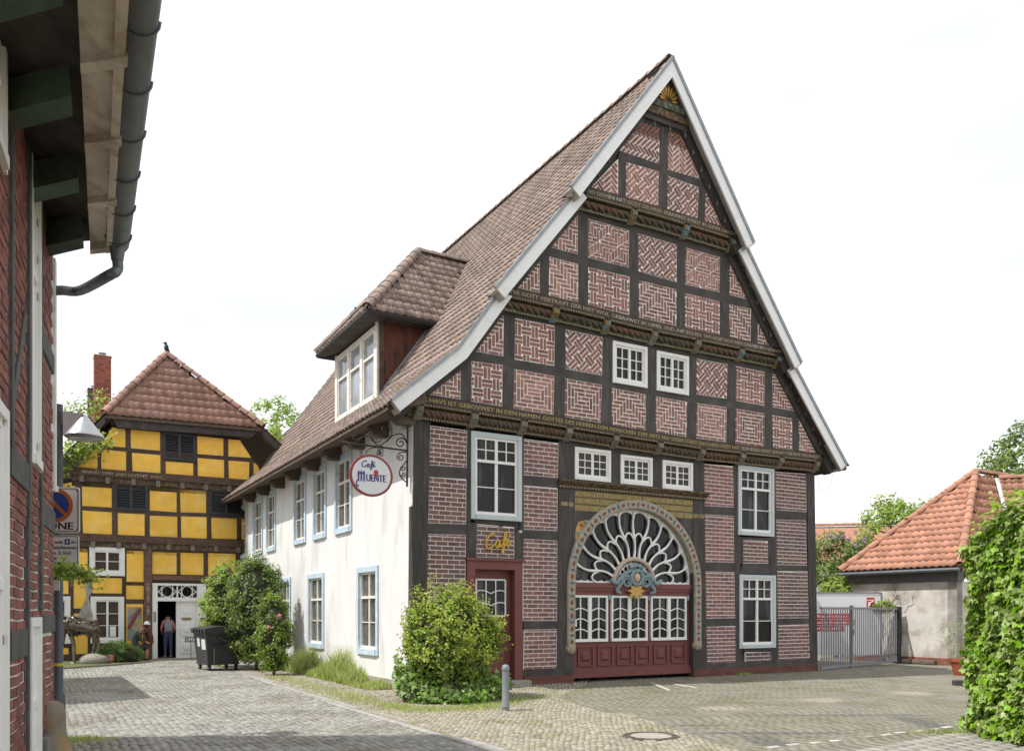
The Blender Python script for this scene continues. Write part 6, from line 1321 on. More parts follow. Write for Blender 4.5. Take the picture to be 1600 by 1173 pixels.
for x in (564.5, 596.5):
    for y in (699, 704.5, 710): c = hp(x, y); mb = MB(); mb.tube([FAC(c[0]+.028*math.cos(a), c[1]+.034*math.sin(a), so) for a in np.linspace(0, 6.283, 13)], .008, 5); mb.build('chain_link', DARKMETAL, hs)
mb = MB(); c = hp(590, 706); mb.lathe(Frame(FAC(c[0], c[1], so+.06), U, Nn, UPV), [(.012, .09), (.03, .02), (.05, -.06), (.03, -.07), (0, -.07)], 10); mb.build('sign_lamp', DARKMETAL, hs)
oc = hp(580, 743); rx = (hp(614, 743)[0]-hp(546.5, 743)[0])/2; rz = (hp(580, 710.5)[1]-hp(580, 776)[1])/2
ell = lambda k, n=40: [(oc[0]+rx*k*math.cos(2*math.pi*i/n), oc[1]+rz*k*math.sin(2*math.pi*i/n)) for i in range(n)]
mb = MB(); mb.prism(FAC, ell(1), so-.02, so+.02); brd_ = mb.build('sign_board', mat('sign_rim_red', (.27, .045, .045), .4, .1), hs); 
mb = MB(); mb.prism(FAC, ell(.89), so-.024, so+.024); mb.build('sign_face', mat('sign_face_white', (.72, .73, .76), .35, .03), brd_)
NAVY = mat('sign_navy', (.06, .055, .19), .45); cs = so+.028
q0 = hp(564, 731); script(FAC, q0[0], oc[1]+rz*.28, (hp(586, 730)[0]-q0[0]), rz*.42, 0.0, .010, cs, NAVY, brd_)
a0, a1 = hp(572, 750)[0], hp(602, 750)[0]; zl = oc[1]-rz*.28
text_on(FAC, "UENTE", a0, a1, lambda a: zl+(a-oc[0])*.02, rz*.34, cs, NAVY, brd_, .008)
mx0, mw = hp(557, 750)[0], a0-hp(557, 750)[0]-.02; mb = MB()
for k, dx in enumerate((.10, .42, .74)): mb.prism(FAC, [(mx0+mw*dx, zl), (mx0+mw*(dx+.17), zl-.02), (mx0+mw*(dx+.19), zl+rz*.42), (mx0+mw*(dx+.08), zl+rz*.50), (mx0+mw*(dx-.02), zl+rz*.40)], so+.024, cs+.002)
for dx in (.16, .48): mb.prism(FAC, [(mx0+mw*dx, zl+rz*.36), (mx0+mw*(dx+.34), zl+rz*.44), (mx0+mw*(dx+.34), zl+rz*.36), (mx0+mw*dx, zl+rz*.28)], so+.024, cs+.001)
mb.tube([FAC(a, z, cs) for a, z in crom([(mx0+mw*.15, zl+.02), (mx0-mw*.05, zl-.03), (mx0+mw*.0, zl-.11), (mx0+mw*.22, zl-.10)], 5)], .013, 6); mb.build('gothic_initial', mat('sign_violet', (.07, .05, .24), .45), brd_)
rc = (hp(587, 739)[0], oc[1]+rz*.14); mb = MB(); mb.prism(FAC, [(rc[0]+.05*math.cos(a)*(1+.15*math.sin(3*a)), rc[1]+.065*math.sin(a)) for a in np.linspace(0, 6.28, 14)[:-1]], so+.024, cs); mb.prism(FAC, [(rc[0]-.02, rc[1]-.05), (rc[0]+.05, rc[1]-.09), (rc[0]-.045, rc[1]-.09)], so+.024, cs+.001); mb.build('head_emblem', mat('emblem_red', (.5, .03, .05), .45), brd_)

# string of bulbs along the verges
ls = root('light_string', tuple(FAC(1.0, 7.0, .5)), 'string of small bulbs hung along the inner edges of the gable bargeboards', 'light string')
bul = MB(); bul.lathe(Frame((0, 0, 0), (1, 0, 0), (0, 1, 0), (0, 0, 1)), [(.014, .05), (.018, .0), (.030, -.04), (.022, -.075), (0, -.085)], 8); bme = bpy.data.meshes.new('bulb'); bme.from_pydata(bul.v, [], bul.f); bme.materials.append(mat('bulb_glass', (.10, .10, .10), .2))
SEGB = [(1, fq([(628, 640), (735, 549), (800, 458)], .5)), (2, fq([(802, 452), (918, 302)], .72)), (3, fq([(924, 290), (1003, 180)], .9)), (3, fq([(1003, 180), (1076, 206)], .9)), (3, fq([(1076, 206), (1150, 366)], .9)), (2, fq([(1158, 388), (1222, 545)], .72)), (1, fq([(1232, 575), (1300, 712)], .5))]
for i, pts in SEGB:
    c = OFF[i]+.12; cab = []; 
    for p, q in zip(pts[:-1], pts[1:]):
        n_ = max(2, int(math.hypot(q[0]-p[0], q[1]-p[1])/.42))
        for k in range(n_):
            t = k/n_; a, z = p[0]+(q[0]-p[0])*t, p[1]+(q[1]-p[1])*t; o = bpy.data.objects.new('bulb', bme); COL.objects.link(o); o.parent = ls; o.location = FAC(a, z, c)-org(ls); cab.append((a, z)); cab.append((a+(q[0]-p[0])/n_/2, z+(q[1]-p[1])/n_/2-.03))
    cab.append(tuple(pts[-1])); mb = MB(); mb.tube([FAC(a, z+.03, c-.01) for a, z in cab], .007, 5); mb.build('cable', DARKMETAL, ls)
q = [(1277, 741), (1280, 760), (1288, 768), (1297, 758), (1303, 732)]; mb = MB(); mb.tube([FAC(*p, .3) for p in crom(fq(q, .3), 5)], .006, 5); thing(mb, 'loose_cable', mat('cable_grey', (.35, .35, .36), .5), tuple(FAC(*fp(1277, 741, .3), .3)), 'thin grey cable loop dangling under the right-hand eave', 'cable')

# wheeled waste container
be1 = np.array([math.cos(math.radians(37)), math.sin(math.radians(37)), 0]); be2 = np.array([-be1[1], be1[0], 0]); b0 = gp(322, 1049); 
BIN = mat('bin_plastic', (.038, .039, .042), .5, .12, 5, .002, 60); bn = root('waste_container', tuple(b0), 'large dark grey four-wheeled waste container beside the climbing shrubs', 'waste container'); bf = Frame(b0, be1, be2, UPV)
W1, D1 = 1.05, 1.22
mb = MB(); mb.hexa([bf(.08, .10, .22), bf(W1-.08, .10, .22), bf(W1-.08, D1-.1, .22), bf(.08, D1-.1, .22), bf(0, 0, 1.10), bf(W1, 0, 1.10), bf(W1, D1, 1.10), bf(0, D1, 1.10)]); mb.build('body', BIN, bn)
mb = MB(); mb.box(bf, -.05, W1+.05, -.05, D1+.05, 1.08, 1.16); mb.box(bf, .06, W1-.06, .08, D1-.08, .18, .24); mb.build('rim', BIN, bn)
mb = MB(); n_ = 8; V = []
for j in range(n_+1):
    t = j/n_; z = 1.16+.14*math.sin(math.pi*(.15+.7*t)); V += [bf(-.06+t*(W1+.12), -.07, z), bf(-.06+t*(W1+.12), D1+.07, z), bf(-.06+t*(W1+.12), D1+.07, 1.15), bf(-.06+t*(W1+.12), -.07, 1.15)]
mb.add(V, [(4*j+a, 4*j+b, 4*j+4+b, 4*j+4+a) for j in range(n_) for a, b in ((0, 1), (1, 2), (2, 3), (3, 0))]+[(0, 1, 2, 3), (4*n_, 4*n_+3, 4*n_+2, 4*n_+1)]); mb.build('lid', BIN, bn)
for k in range(4): mb = MB(); mb.box(bf, -.10, -.05, .12+k*.26, .22+k*.26, 1.10, 1.20); mb.build('hinge', BIN, bn)
for x in (.14, W1-.14):
    for y in (.18, D1-.18):
        c = bf(x, y, .10); mb = MB(); mb.lathe(Frame(c-be1*.03, be2, UPV, be1), [(0, 0), (.085, .0), (.10, .012), (.10, .048), (.085, .06), (0, .06)], 16); wh = mb.build('wheel', mat('rubber', (.015, .015, .015), .7), bn, smooth=True)
        mb = MB(); mb.lathe(Frame(c-be1*.035, be2, UPV, be1), [(0, 0), (.045, 0), (.045, .07), (0, .07)], 12); mb.build('hub', STEEL, wh); mb = MB(); mb.hexa([c+be1*.04-be2*.03, c+be1*.05-be2*.03, c+be1*.05+be2*.03, c+be1*.04+be2*.03, c+be1*.03-be2*.05+UPV*.12, c+be1*.06-be2*.05+UPV*.12, c+be1*.06+be2*.05+UPV*.12, c+be1*.03+be2*.05+UPV*.12]); mb.build('castor_fork', STEEL, wh)
mb = MB(); mb.tube([bf(.35, -.03, .97), bf(.5, -.10, .88), bf(.62, -.10, .88), bf(.7, -.03, .97)], .03, 8); mb.build('handle', BIN, bn); mb = MB(); mb.tube([bf(.20, -.04, .72), bf(.5, -.05, .72)], .03, 8); mb.tube([bf(.5, .02, .72), bf(.5, -.09, .72)], .045, 8); mb.build('lifting_pin', DARKMETAL, bn)
mb = MB(); mb.tube([bf(.22, -.03, .68), bf(.24, .04, .23)], .012, 6); mb.build('brake_rod', STEEL, bn)
for y0, y1, z0, z1 in ((.14, .50, .62, .92), (.66, .88, .70, .95)):
    mb = MB(); ex_ = lambda z: -.004+.08*(1.10-z)/.88; mb.hexa([bf(ex_(z0)-.004, y0, z0), bf(ex_(z0)-.001, y0, z0), bf(ex_(z0)-.001, y1, z0), bf(ex_(z0)-.004, y1, z0), bf(ex_(z1)-.004, y0, z1), bf(ex_(z1)-.001, y0, z1), bf(ex_(z1)-.001, y1, z1), bf(ex_(z1)-.004, y1, z1)]); mb.build('sticker', mat('bin_sticker', (.62, .64, .66), .5, .1, 30), bn)

# garden things in front of the yellow house
def on_yel(px, c, z=0): a = yp(px, 1000, c)[0]; return YF(a, z, c)
o_ = on_yel(297, .55); osn = root('open_sign', tuple(o_), 'small dark OPEN sign on a thin stake beside the white door', 'sign'); f_ = Frame(o_, U, UPV, Nn)
mb = MB(); mb.tube([f_(.03, -.02, 0), f_(.03, .62, 0)], .01, 6); mb.build('stake', DARKMETAL, osn); mb = MB(); mb.box(f_, -.17, .24, .62, .80, -.01, .01); bd = mb.build('board', mat('sign_green_black', (.02, .035, .03), .5), osn); text_on(f_, "OPEN", -.14, .21, lambda a: .65, .12, .013, WHITE, bd, .006)
# winged scrap-metal horse
SC = mat('scrap_steel', (.18, .15, .12), .38, .5, 9, .01, 25, metal=.75, isl=.4); hc = on_yel(122, 1.7); hz_ = root('metal_sculpture', tuple(hc), 'winged scrap-metal animal sculpture on the left of the garden bed', 'sculpture'); f_ = Frame(hc, U, UPV, Nn)
mb = MB(); mb.tube([f_(*p) for p in ((-.62, 1.25, 0), (-.3, 1.30, 0), (.1, 1.22, 0), (.5, 1.12, 0), (.62, 1.0, 0))], [.16, .27, .25, .26, .10], 10); mb.build('body', SC, hz_)
mb = MB(); rng2 = np.random.default_rng(5)
for k in range(140):
    t = rng2.uniform(); a = rng2.uniform(0, 6.28); c = f_(-.6+1.2*t, 1.28-.12*t+.27*math.sin(a), .27*math.cos(a)); e = Frame(c, *[q/np.linalg.norm(q) for q in rng2.normal(size=(3, 3))]); mb.box(e, -.07, .07, -.04, .04, -.01, .01)
mb.build('metal_scraps', SC, hz_, kind='stuff')
for x0, x1, c in ((-.42, -.62, .12), (-.25, -.10, -.14), (.45, .38, .13), (.50, .62, -.12)): mb = MB(); mb.tube([f_(x0, 1.15, c), f_((x0+x1)/2+.06, .62, c), f_(x1, .05, c), f_(x1-.08, .0, c)], [.10, .055, .045, .05], 7); mb.build('leg', SC, hz_)
mb = MB(); mb.tube([f_(-.6, 1.3, 0), f_(-.8, 1.45, .02), f_(-.92, 1.42, .04), f_(-1.05, 1.28, .05)], [.15, .13, .12, .06], 8); mb.build('head', SC, hz_)
for k in range(9):
    a0 = 1.05+k*.10; l = 1.55-.08*abs(k-4); mb = MB(); b_ = f_(-.05+.06*k, 1.4, -.1+.03*k); t_ = b_+U*l*math.cos(a0)*.75+UPV*l*math.sin(a0); n2 = np.cross((t_-b_)/l, Nn); w_ = .075
    mb.hexa([b_-n2*w_*.6, b_+n2*w_*.6, b_+n2*w_*.6+Nn*.015, b_-n2*w_*.6+Nn*.015, t_-n2*.01, t_+n2*.03, t_+n2*.03+Nn*.012, t_-n2*.01+Nn*.012]); mb.build('wing_blade', mat('wing_steel', (.33, .31, .28), .35, .3, 6, metal=.7), hz_)
# boulder
rk = on_yel(146, 2.1); mb = MB(); random.seed(4); mb.ball(rk+UPV*.12, .48, .34, .24, 12, 7, .07); thing(mb, 'boulder', mat('boulder_stone', (.26, .24, .20), .9, .25, 5, .02, 20), tuple(rk), 'rounded grey boulder lying in the garden bed', 'boulder', smooth=True)
fl = on_yel(173, 1.9); mb = MB(); mb.ball(fl+UPV*.25, .16, .12, .06, 8, 5); mb.tube([fl, fl+UPV*.22], [.10, .13], 8); thing(mb, 'plant_pot', mat('pot_white_red', (.42, .22, .15), .7, .5, 14), tuple(fl), 'small rust-coloured flower pot in front of the green mound', 'pot', smooth=True)
mb = MB(); P = [gp(x, y) for x, y in ((88, 1046), (130, 1043), (175, 1040), (215, 1037), (240, 1033))]
for p, q in zip(P[:-1], P[1:]):
    e = (q-p)/np.linalg.norm(q-p); n2 = np.array([-e[1], e[0], 0]); mb.hexa([p-n2*.04-UPV*.05, q-n2*.04-UPV*.05, q+n2*.04-UPV*.05, p+n2*.04-UPV*.05, p-n2*.04+UPV*.06, q-n2*.04+UPV*.06, q+n2*.04+UPV*.06, p+n2*.04+UPV*.06])
o = mb.build('bed_edging', mat('edging', (.2, .18, .16), .9, .2)); tag(o, 'low stone edging along the garden bed by the yellow house', 'edging')
bed = MB(); bed.add([p+UPV*.03 for p in P]+[on_yel(237, .05, .03), on_yel(88, .05, .03)], [tuple(range(7))]); o = bed.build('garden_bed', mat('bed_green', (.10, .12, .045), .95, .35, 9, .02, 20)); tag(o, kind='structure')

# people
def body(name, parent, J, E, paint, extra=None, place=None):
    keys = list(J); me = bpy.data.meshes.new(name); me.from_pydata([J[k][0] for k in keys], [], [(keys.index(a), keys.index(b)) for a, b in E]); o = bpy.data.objects.new(name, me); COL.objects.link(o)
    o.modifiers.new('skin', 'SKIN'); ss = o.modifiers.new('sub', 'SUBSURF'); ss.levels = 2
    for i, k in enumerate(keys): r = J[k][1]; me.skin_vertices[0].data[i].radius = r if isinstance(r, tuple) else (r, r)
    me.skin_vertices[0].data[keys.index('pelvis')].use_root = True; bpy.context.view_layer.update()
    m2 = bpy.data.meshes.new_from_object(o.evaluated_get(bpy.context.evaluated_depsgraph_get())); bpy.data.objects.remove(o); bpy.data.meshes.remove(me)
    V = np.array([v.co[:] for v in m2.vertices]); Fs = [tuple(p.vertices) for p in m2.polygons]; bpy.data.meshes.remove(m2)
    mb = MB(); mb.add(V, Fs)
    if extra: extra(mb)
    V = np.array(mb.v); cen = [np.mean(V[list(f)], axis=0) for f in mb.f]; W_ = [place(*p) for p in V]; me = bpy.data.meshes.new(name); me.from_pydata([tuple(p-org(parent)) for p in W_], [], mb.f); mats = []; idx = []
    for c in cen:
        m = paint(c); 
        if m not in mats: mats.append(m)
        idx.append(mats.index(m))
    for m in mats: me.materials.append(m)
    me.polygons.foreach_set('material_index', idx); me.polygons.foreach_set('use_smooth', np.ones(len(me.polygons), bool)); return link(name, me, None, parent)
SKIN = mat('skin', (.45, .24, .17), .6, .05); HAIR = mat('dark_hair', (.035, .022, .015), .6, .3, 30); JEANS = mat('jeans', (.045, .06, .11), .85, .15, 20); PINK = mat('pink_top', (.42, .17, .17), .85, .12, 12); SHOE = mat('pale_shoe', (.50, .48, .45), .7)
def fingers(mb, w, d, side):
    w = np.array(w); d = np.array(d)/np.linalg.norm(d); x = np.cross(d, [0, 0, 1.]); x /= np.linalg.norm(x)+1e-9
    for k in range(4): b = w+d*.05+x*(.024-.016*k); mb.tube([b, b+d*.03-np.array([0, 0, .006]), b+d*(.055-.006*abs(k-1.4))-np.array([0, 0, .02])], [.009, .0085, .006], 6)
    b = w+d*.015+x*.03*side; mb.tube([b, b+x*.025*side+d*.02, b+x*.03*side+d*.045], [.010, .0095, .007], 6)
sc = .955
def rs(J): return {k: (tuple(sc*q for q in p), r) for k, (p, r) in J.items()}
def limbs(): return [('pelvis', 'waist'), ('waist', 'chest'), ('chest', 'neck'), ('neck', 'head'), ('head', 'crown')]+[(a+s, b+s) for s in 'LR' for a, b in (('shoulder', 'elbow'), ('elbow', 'wrist'), ('wrist', 'palm'), ('hip', 'knee'), ('knee', 'ankle'), ('ankle', 'toe'))]+[('chest', 'shoulder'+s) for s in 'LR']+[('pelvis', 'hip'+s) for s in 'LR']
J = dict(pelvis=((0, 0, .93), (.15, .12)), waist=((0, 0, 1.10), (.13, .10)), chest=((0, .01, 1.29), (.15, .11)), neck=((0, .02, 1.44), .05), head=((0, .03, 1.52), (.072, .08)), crown=((0, .03, 1.63), (.075, .085)))
for s, k in (('L', -1), ('R', 1)):
    J.update({'shoulder'+s: ((k*.17, .01, 1.38), .062), 'elbow'+s: ((k*.24, -.03, 1.13), .044), 'wrist'+s: ((k*.20, .14, .98), .033), 'palm'+s: ((k*.18, .21, .96), (.034, .018)), 'hip'+s: ((k*.085, 0, .88), .095), 'knee'+s: ((k*.095, .02, .49), .066), 'ankle'+s: ((k*.10, -.02, .08), .045), 'toe'+s: ((k*.12, .12, .035), (.038, .03))})
J = rs(J)
wp_ = on_yel(262.5, -.12, .03); wom = root('person', tuple(wp_), 'person in pink top and jeans with grey backpack walking in at the open door', 'person')
def wplace(x, y, z): return wp_+U*x+Vv*y+UPV*z
def wpaint(c):
    if c[2] > 1.49 and c[1] < .075 or c[2] > 1.55: return HAIR
    if c[2] > 1.36 and abs(c[0]) < .06: return SKIN
    if c[2] < .09: return SHOE
    if c[2] < .93 and not (abs(c[0]) > .15 and c[1] > .08): return JEANS
    if c[1] > .14: return SKIN
    return PINK
body('body', wom, J, limbs(), wpaint, lambda mb: [fingers(mb, J['palm'+s][0], (0, 1, -.4), k) for s, k in (('L', 1), ('R', -1))]+[mb.ball((k*.08, .03, 1.49), .014, .02, .028, 6, 5) for k in (-1, 1)], wplace)
PACK = mat('backpack_grey', (.20, .21, .22), .8, .15, 10); pf = Frame(wp_, U, -Vv, UPV); mb = MB(); n_ = 10; prof = []
V = []
for z, w, d in ((.96, .10, .10), (1.0, .135, .15), (1.12, .14, .17), (1.24, .13, .15), (1.33, .10, .11), (1.36, .05, .07)):
    for k in range(12): a = 2*math.pi*k/12; V.append(pf(w*math.copysign(abs(math.cos(a))**.5, math.cos(a)), .085+(d*.5)*(1+math.copysign(abs(math.sin(a))**.5, math.sin(a))), z))
mb.add(V, [(12*i+k, 12*i+(k+1) % 12, 12*i+12+(k+1) % 12, 12*i+12+k) for i in range(5) for k in range(12)]+[tuple(range(11, -1, -1)), tuple(60+k for k in range(12))]); bk = mb.build('backpack', PACK, wom, smooth=True)
mb = MB(); mb.box(pf, -.09, .09, .23, .27, 1.0, 1.15); mb.build('backpack_pocket', PACK, bk)
for k in (-1, 1): mb = MB(); mb.tube([pf(k*.09, .12, 1.33), pf(k*.11, .05, 1.41), pf(k*.12, -.07, 1.38)], .018, 6); mb.build('strap', PACK, bk)
# seated man beside the mound, facing the door
mp_ = on_yel(207, .75); man = root('person', tuple(mp_), 'bald person in dark checked shirt and shorts sitting hunched beside the green mound', 'person')
def mplace(x, y, z): return mp_+U*y-Nn*x*1.0+UPV*z
J = dict(pelvis=((0, 0, .50), (.15, .14)), waist=((0, .06, .66), (.14, .12)), chest=((0, .16, .88), (.16, .13)), neck=((0, .24, 1.02), .058), head=((0, .30, 1.09), (.075, .085)), crown=((0, .33, 1.19), (.075, .085)))
for s, k in (('L', -1), ('R', 1)): J.update({'shoulder'+s: ((k*.19, .17, .97), .065), 'elbow'+s: ((k*.23, .28, .70), .048), 'wrist'+s: ((k*.14, .52, .62), .036), 'palm'+s: ((k*.11, .60, .62), (.036, .02)), 'hip'+s: ((k*.10, .04, .48), .10), 'knee'+s: ((k*.13, .46, .50), .072), 'ankle'+s: ((k*.13, .44, .08), .048), 'toe'+s: ((k*.14, .58, .035), (.04, .03))})
SHIRT = mat('checked_shirt', (.06, .075, .065), .85, .4, 22); SHORT = mat('dark_shorts', (.05, .055, .09), .85, .2, 12); DSH = mat('dark_shoe', (.03, .03, .03), .6); GREYH = mat('grey_hair', (.30, .29, .28), .7, .2, 30)
def mpaint(c):
    if c[2] > 1.0 and c[1] > .22: return GREYH if (c[2] < 1.14 and c[1] < .29) else SKIN
    if c[2] < .09: return DSH
    if c[1] > .40 and c[2] > .55: return SKIN
    if c[2] < .40: return SKIN
    if c[2] < .60 and c[1] > -.2: return SHORT
    return SHIRT
def mface(mb):
    for s, k in (('L', 1), ('R', -1)): fingers(mb, J['palm'+s][0], (0, 1, -.2), k)
    mb.ball((0, .40, 1.11), .014, .022, .02, 6, 5)
    for k in (-1, 1): mb.ball((k*.078, .31, 1.12), .012, .02, .03, 6, 5); mb.ball((k*.03, .392, 1.15), .012, .008, .008, 6, 4)
    mb.ball((0, .385, 1.065), .025, .01, .007, 6, 4)
body('body', man, J, limbs(), mpaint, mface, mplace)
mb = MB(); mb.lathe(Frame(mp_, U, Vv, UPV), [(.17, 0), (.15, .2), (.18, .38), (0, .39)], 10); thing(mb, 'stool', mat('log_wood', (.14, .09, .06), .85, .3, 8), tuple(mp_), 'low wooden log stool under the seated person', 'stool')
# rusty cyclist figure with silver helmet
rp_ = on_yel(231, .75); fig = root('metal_figure', tuple(rp_), 'rusty metal cyclist figure with bright silver helmet beside the door', 'sculpture'); f_ = Frame(rp_, U, UPV, Nn); RUST = mat('rust', (.12, .05, .03), .7, .5, 12, .006, 30, metal=.3)
for x in (-.28,): 
    mb = MB(); mb.tube([f_(x+.30*math.cos(a), .32+.30*math.sin(a), .12) for a in np.linspace(0, 6.283, 25)], .018, 6); mb.build('wheel', RUST, fig)
    for k in range(6): a = k*math.pi/3; mb = MB(); mb.tube([f_(x, .32, .12), f_(x+.3*math.cos(a), .32+.3*math.sin(a), .12)], .006, 4); mb.build('spoke', RUST, fig)
mb = MB(); mb.tube([f_(.10, .62, 0), f_(.06, .85, 0), f_(.0, 1.08, 0), f_(0, 1.18, 0)], [.11, .12, .13, .05], 8); mb.build('torso', RUST, fig)
mb = MB(); mb.tube([f_(-.02, 1.05, .12), f_(-.22, .95, .16), f_(-.33, .82, .12)], [.045, .04, .03], 7); mb.tube([f_(-.28, .32, .12), f_(-.33, .84, .1)], .016, 6); mb.build('arm', RUST, fig)
for c in (.1, -.1): mb = MB(); mb.tube([f_(.10, .64, c), f_(-.10, .48, c), f_(.02, .10, c), f_(-.08, .03, c)], [.08, .065, .045, .04], 7); mb.build('leg', RUST, fig)
mb = MB(); mb.ball(f_(-.03, 1.26, 0), .085, .085, .10, 10, 8); mb.build('head', RUST, fig, smooth=True); mb = MB(); mb.lathe(Frame(f_(-.03, 1.28, 0), U, Nn, UPV), [(.115, -.01), (.115, .04), (.085, .10), (.04, .125), (0, .13)], 14); mb.build('helmet', mat('chrome', (.75, .76, .78), .15, .05, metal=.9), fig, smooth=True)

# right side: potted shrub, timber log at the wall
pp_ = np.array([*gp(1499, 1058)[:2], 0]); pot = root('potted_shrub', tuple(pp_), 'terracotta pot with a light green shrub half hidden by the ivy hedge', 'potted plant')
mb = MB(); mb.lathe(Frame(pp_, (1, 0, 0), (0, 1, 0), UPV), [(0, 0), (.15, 0), (.17, .03), (.13, .06), (.21, .42), (.24, .42), (.24, .50), (.20, .50), (0, .47)], 18); mb.build('pot', mat('terracotta', (.33, .09, .05), .7, .15), pot, smooth=True)
P, N_ = clumps(26, pp_+np.array([-.05, 0, 1.05]), (.42, .42, .55), 40, .16); foliage('foliage', pot, mat('shrub_pale', (.26, .32, .11), .5, .1, isl=.35, hue=.02, transl=.4), P, N_, .06, NEEDLE)
lg0, lg1 = AW(1.75, .1, .15), AW(3.2, .1, .18); mb = MB(); mb.tube([lg0, (lg0+lg1)/2, lg1], [.10, .11, .10], 9); thing(mb, 'log', mat('old_log', (.11, .085, .065), .9, .3, 8, .01, 30), tuple(lg0), 'weathered log lying at the foot of the annex wall', 'log')
kb = gp(1498, 1074); mb = MB(); mb.bevbox(Frame(kb, (1, 0, 0), (0, 1, 0), UPV), -.10, .12, -.1, .1, -.02, .18, .02); thing(mb, 'stone_block', mat('dark_block', (.07, .065, .06), .8, .3), tuple(kb), 'small dark stone block beside the ivy hedge', 'block')

# ================================================================== VEGETATION
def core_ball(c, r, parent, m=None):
    mb = MB(); mb.ball(c, r[0], r[1], r[2], 14, 9, .06); return mb.build('dark_core', m or mat('core_shade', (.035, .04, .018), .95, .4, 12, .02, 14), parent)  # solid dark core added to block light and deepen the leaf gaps
def stems(base, tips, r, parent, name='stem'):
    for t in tips:
        mb = MB(); b = np.array(base, float); t = np.array(t, float); m_ = (b+t)/2+np.array([random.uniform(-.1, .1), random.uniform(-.1, .1), 0])*np.linalg.norm(t-b)*.4; mb.tube(crom([b, m_, t], 4), [r*(1-.8*k/8) for k in range(9)], 7); mb.build(name, BARK, parent)
# corner bush with ivy at its foot
bc = np.array([-1.22, 16.35, 0]); cb = root('evergreen_bush', tuple(bc), 'rounded yellow-green evergreen bush at the house corner beside the side door', 'bush')
def warp(P, c, amp=.09):
    d = P-c; az = np.arctan2(d[:, 1], d[:, 0]); el_ = np.arctan2(d[:, 2], np.hypot(d[:, 0], d[:, 1])); k = 1+amp*np.sin(3*az+1)*np.cos(2.6*el_)+amp*.8*np.sin(5*az+4*el_)+amp*.5*np.sin(9*az-5*el_)
    return c+d*k[:, None]
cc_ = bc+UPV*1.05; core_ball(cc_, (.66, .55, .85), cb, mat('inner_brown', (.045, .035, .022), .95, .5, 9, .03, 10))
P, N_ = clumps(190, cc_, (.86, .72, 1.0), 85, .16, .7, -.85, .70); P = warp(P, cc_)
foliage('foliage', cb, G_BOX, P, N_, .07, indiv=300)
P, N_ = clumps(60, cc_-UPV*.1, (.82, .68, .85), 60, .16, .5, -.7, .7); foliage('lower_foliage', cb, G_DARK, warp(P, cc_), N_, .07)  # darker leaf layer set a little lower
n_ = 620; a = rng.uniform(0, 6.28, n_); el = np.arcsin(rng.uniform(-.3, 1., n_)); base = np.stack([bc[0]+.92*np.cos(a)*np.cos(el), bc[1]+.80*np.sin(a)*np.cos(el), 1.08+1.05*np.sin(el)], 1); keep = np.sin(a*4+el*5)+rng.normal(size=n_)*.8 > -.5; base, a, el = base[keep], a[keep], el[keep]; n_ = len(a); base = warp(base, cc_); N_ = np.stack([np.cos(a)*np.cos(el), np.sin(a)*np.cos(el), np.sin(el)+.6], 1)
pts = (base[:, None]+(N_/np.linalg.norm(N_, axis=1, keepdims=True))[:, None]*np.linspace(0, .2, 10)[None, :, None]*rng.uniform(.4, 1.2, (n_, 1, 1))+rng.normal(size=(n_, 10, 3))*.02).reshape(-1, 3); foliage('shoot_tips', cb, mat('young_shoot', (.40, .47, .07), .5, .1, isl=.3, hue=.02, transl=.4), pts, np.repeat(N_, 10, 0)+rng.normal(size=(n_*10, 3))*.8, .055)
stems(bc, [bc+np.array([x, y, 1.0]) for x, y in ((.3, 0), (-.3, .1), (0, -.2), (.1, .3))], .05, cb)
iv = root('ground_ivy', (-1.1, 15.7, 0), 'dark glossy ivy spreading round the foot of the corner bush', 'ivy'); n_ = 2600; t = rng.uniform(0, 1, n_); X = -2.25+2.15*t+rng.normal(size=n_)*.04; Yd = 16.35-.82*np.sqrt(np.clip(1-((X+1.15)/1.18)**2, 0, 1))+rng.uniform(-.12, .75, n_); H = .10+.38*np.clip((Yd-15.5)/.5, 0, 1)*rng.uniform(0, 1, n_)+.06*rng.normal(size=n_)
H += .35*np.clip((-1.6-X)/.6, 0, 1)*rng.uniform(0, 1, n_); P = np.stack([X, Yd, np.clip(H, .03, .9)], 1); foliage('foliage', iv, mat('ground_ivy_leaf', (.165, .265, .05), .45, .1, 5, isl=.45, hue=.025, transl=.3), P, np.stack([rng.normal(size=n_)*.5, -.8+rng.normal(size=n_)*.4, .8+rng.normal(size=n_)*.3], 1), .085, IVY, indiv=150, droop=.5)
# shrubs along the white wall
def shrub(name, c, r, label, m, size, nc, nl, cr, tpl=LEAF, m2=None, flowers=None):
    c = np.array(c, float); b = root(name, (c[0], c[1], 0), label, 'shrub'); cc = c.copy(); cc[2] = r[2]*1.02; core_ball(cc, (r[0]*.75, r[1]*.75, r[2]*.85), b)
    P, N_ = clumps(nc, cc, r, nl, cr, .7, -.95, .7); foliage('foliage', b, m, P, N_, size, tpl)
    if m2: P, N_ = clumps(nc//3, cc-np.array([0, 0, r[2]*.1]), r, nl, cr, .7, -.95, .7); foliage('lower_foliage', b, m2, P, N_, size, tpl)  # second leaf colour in clumps set a little lower
    stems((c[0], c[1], 0), [cc+np.array([x*r[0]*.5, y*r[1]*.5, 0]) for x, y in ((.5, 0), (-.5, .3), (0, -.5))], .04, b)
    for p in flowers or []:
        mb = MB()
        for k in range(9): d = np.random.default_rng(k).normal(size=3)*.028; mb.ball(np.array(p)+d*.7, .026, .026, .02, 6, 4)
        mb.build('rose_blossom', ROSE, b, smooth=True)
    return b
def px3(x, y, Y): return np.array([(x-800)/F*Y, Y, CZ+(HY-y)/F*Y])
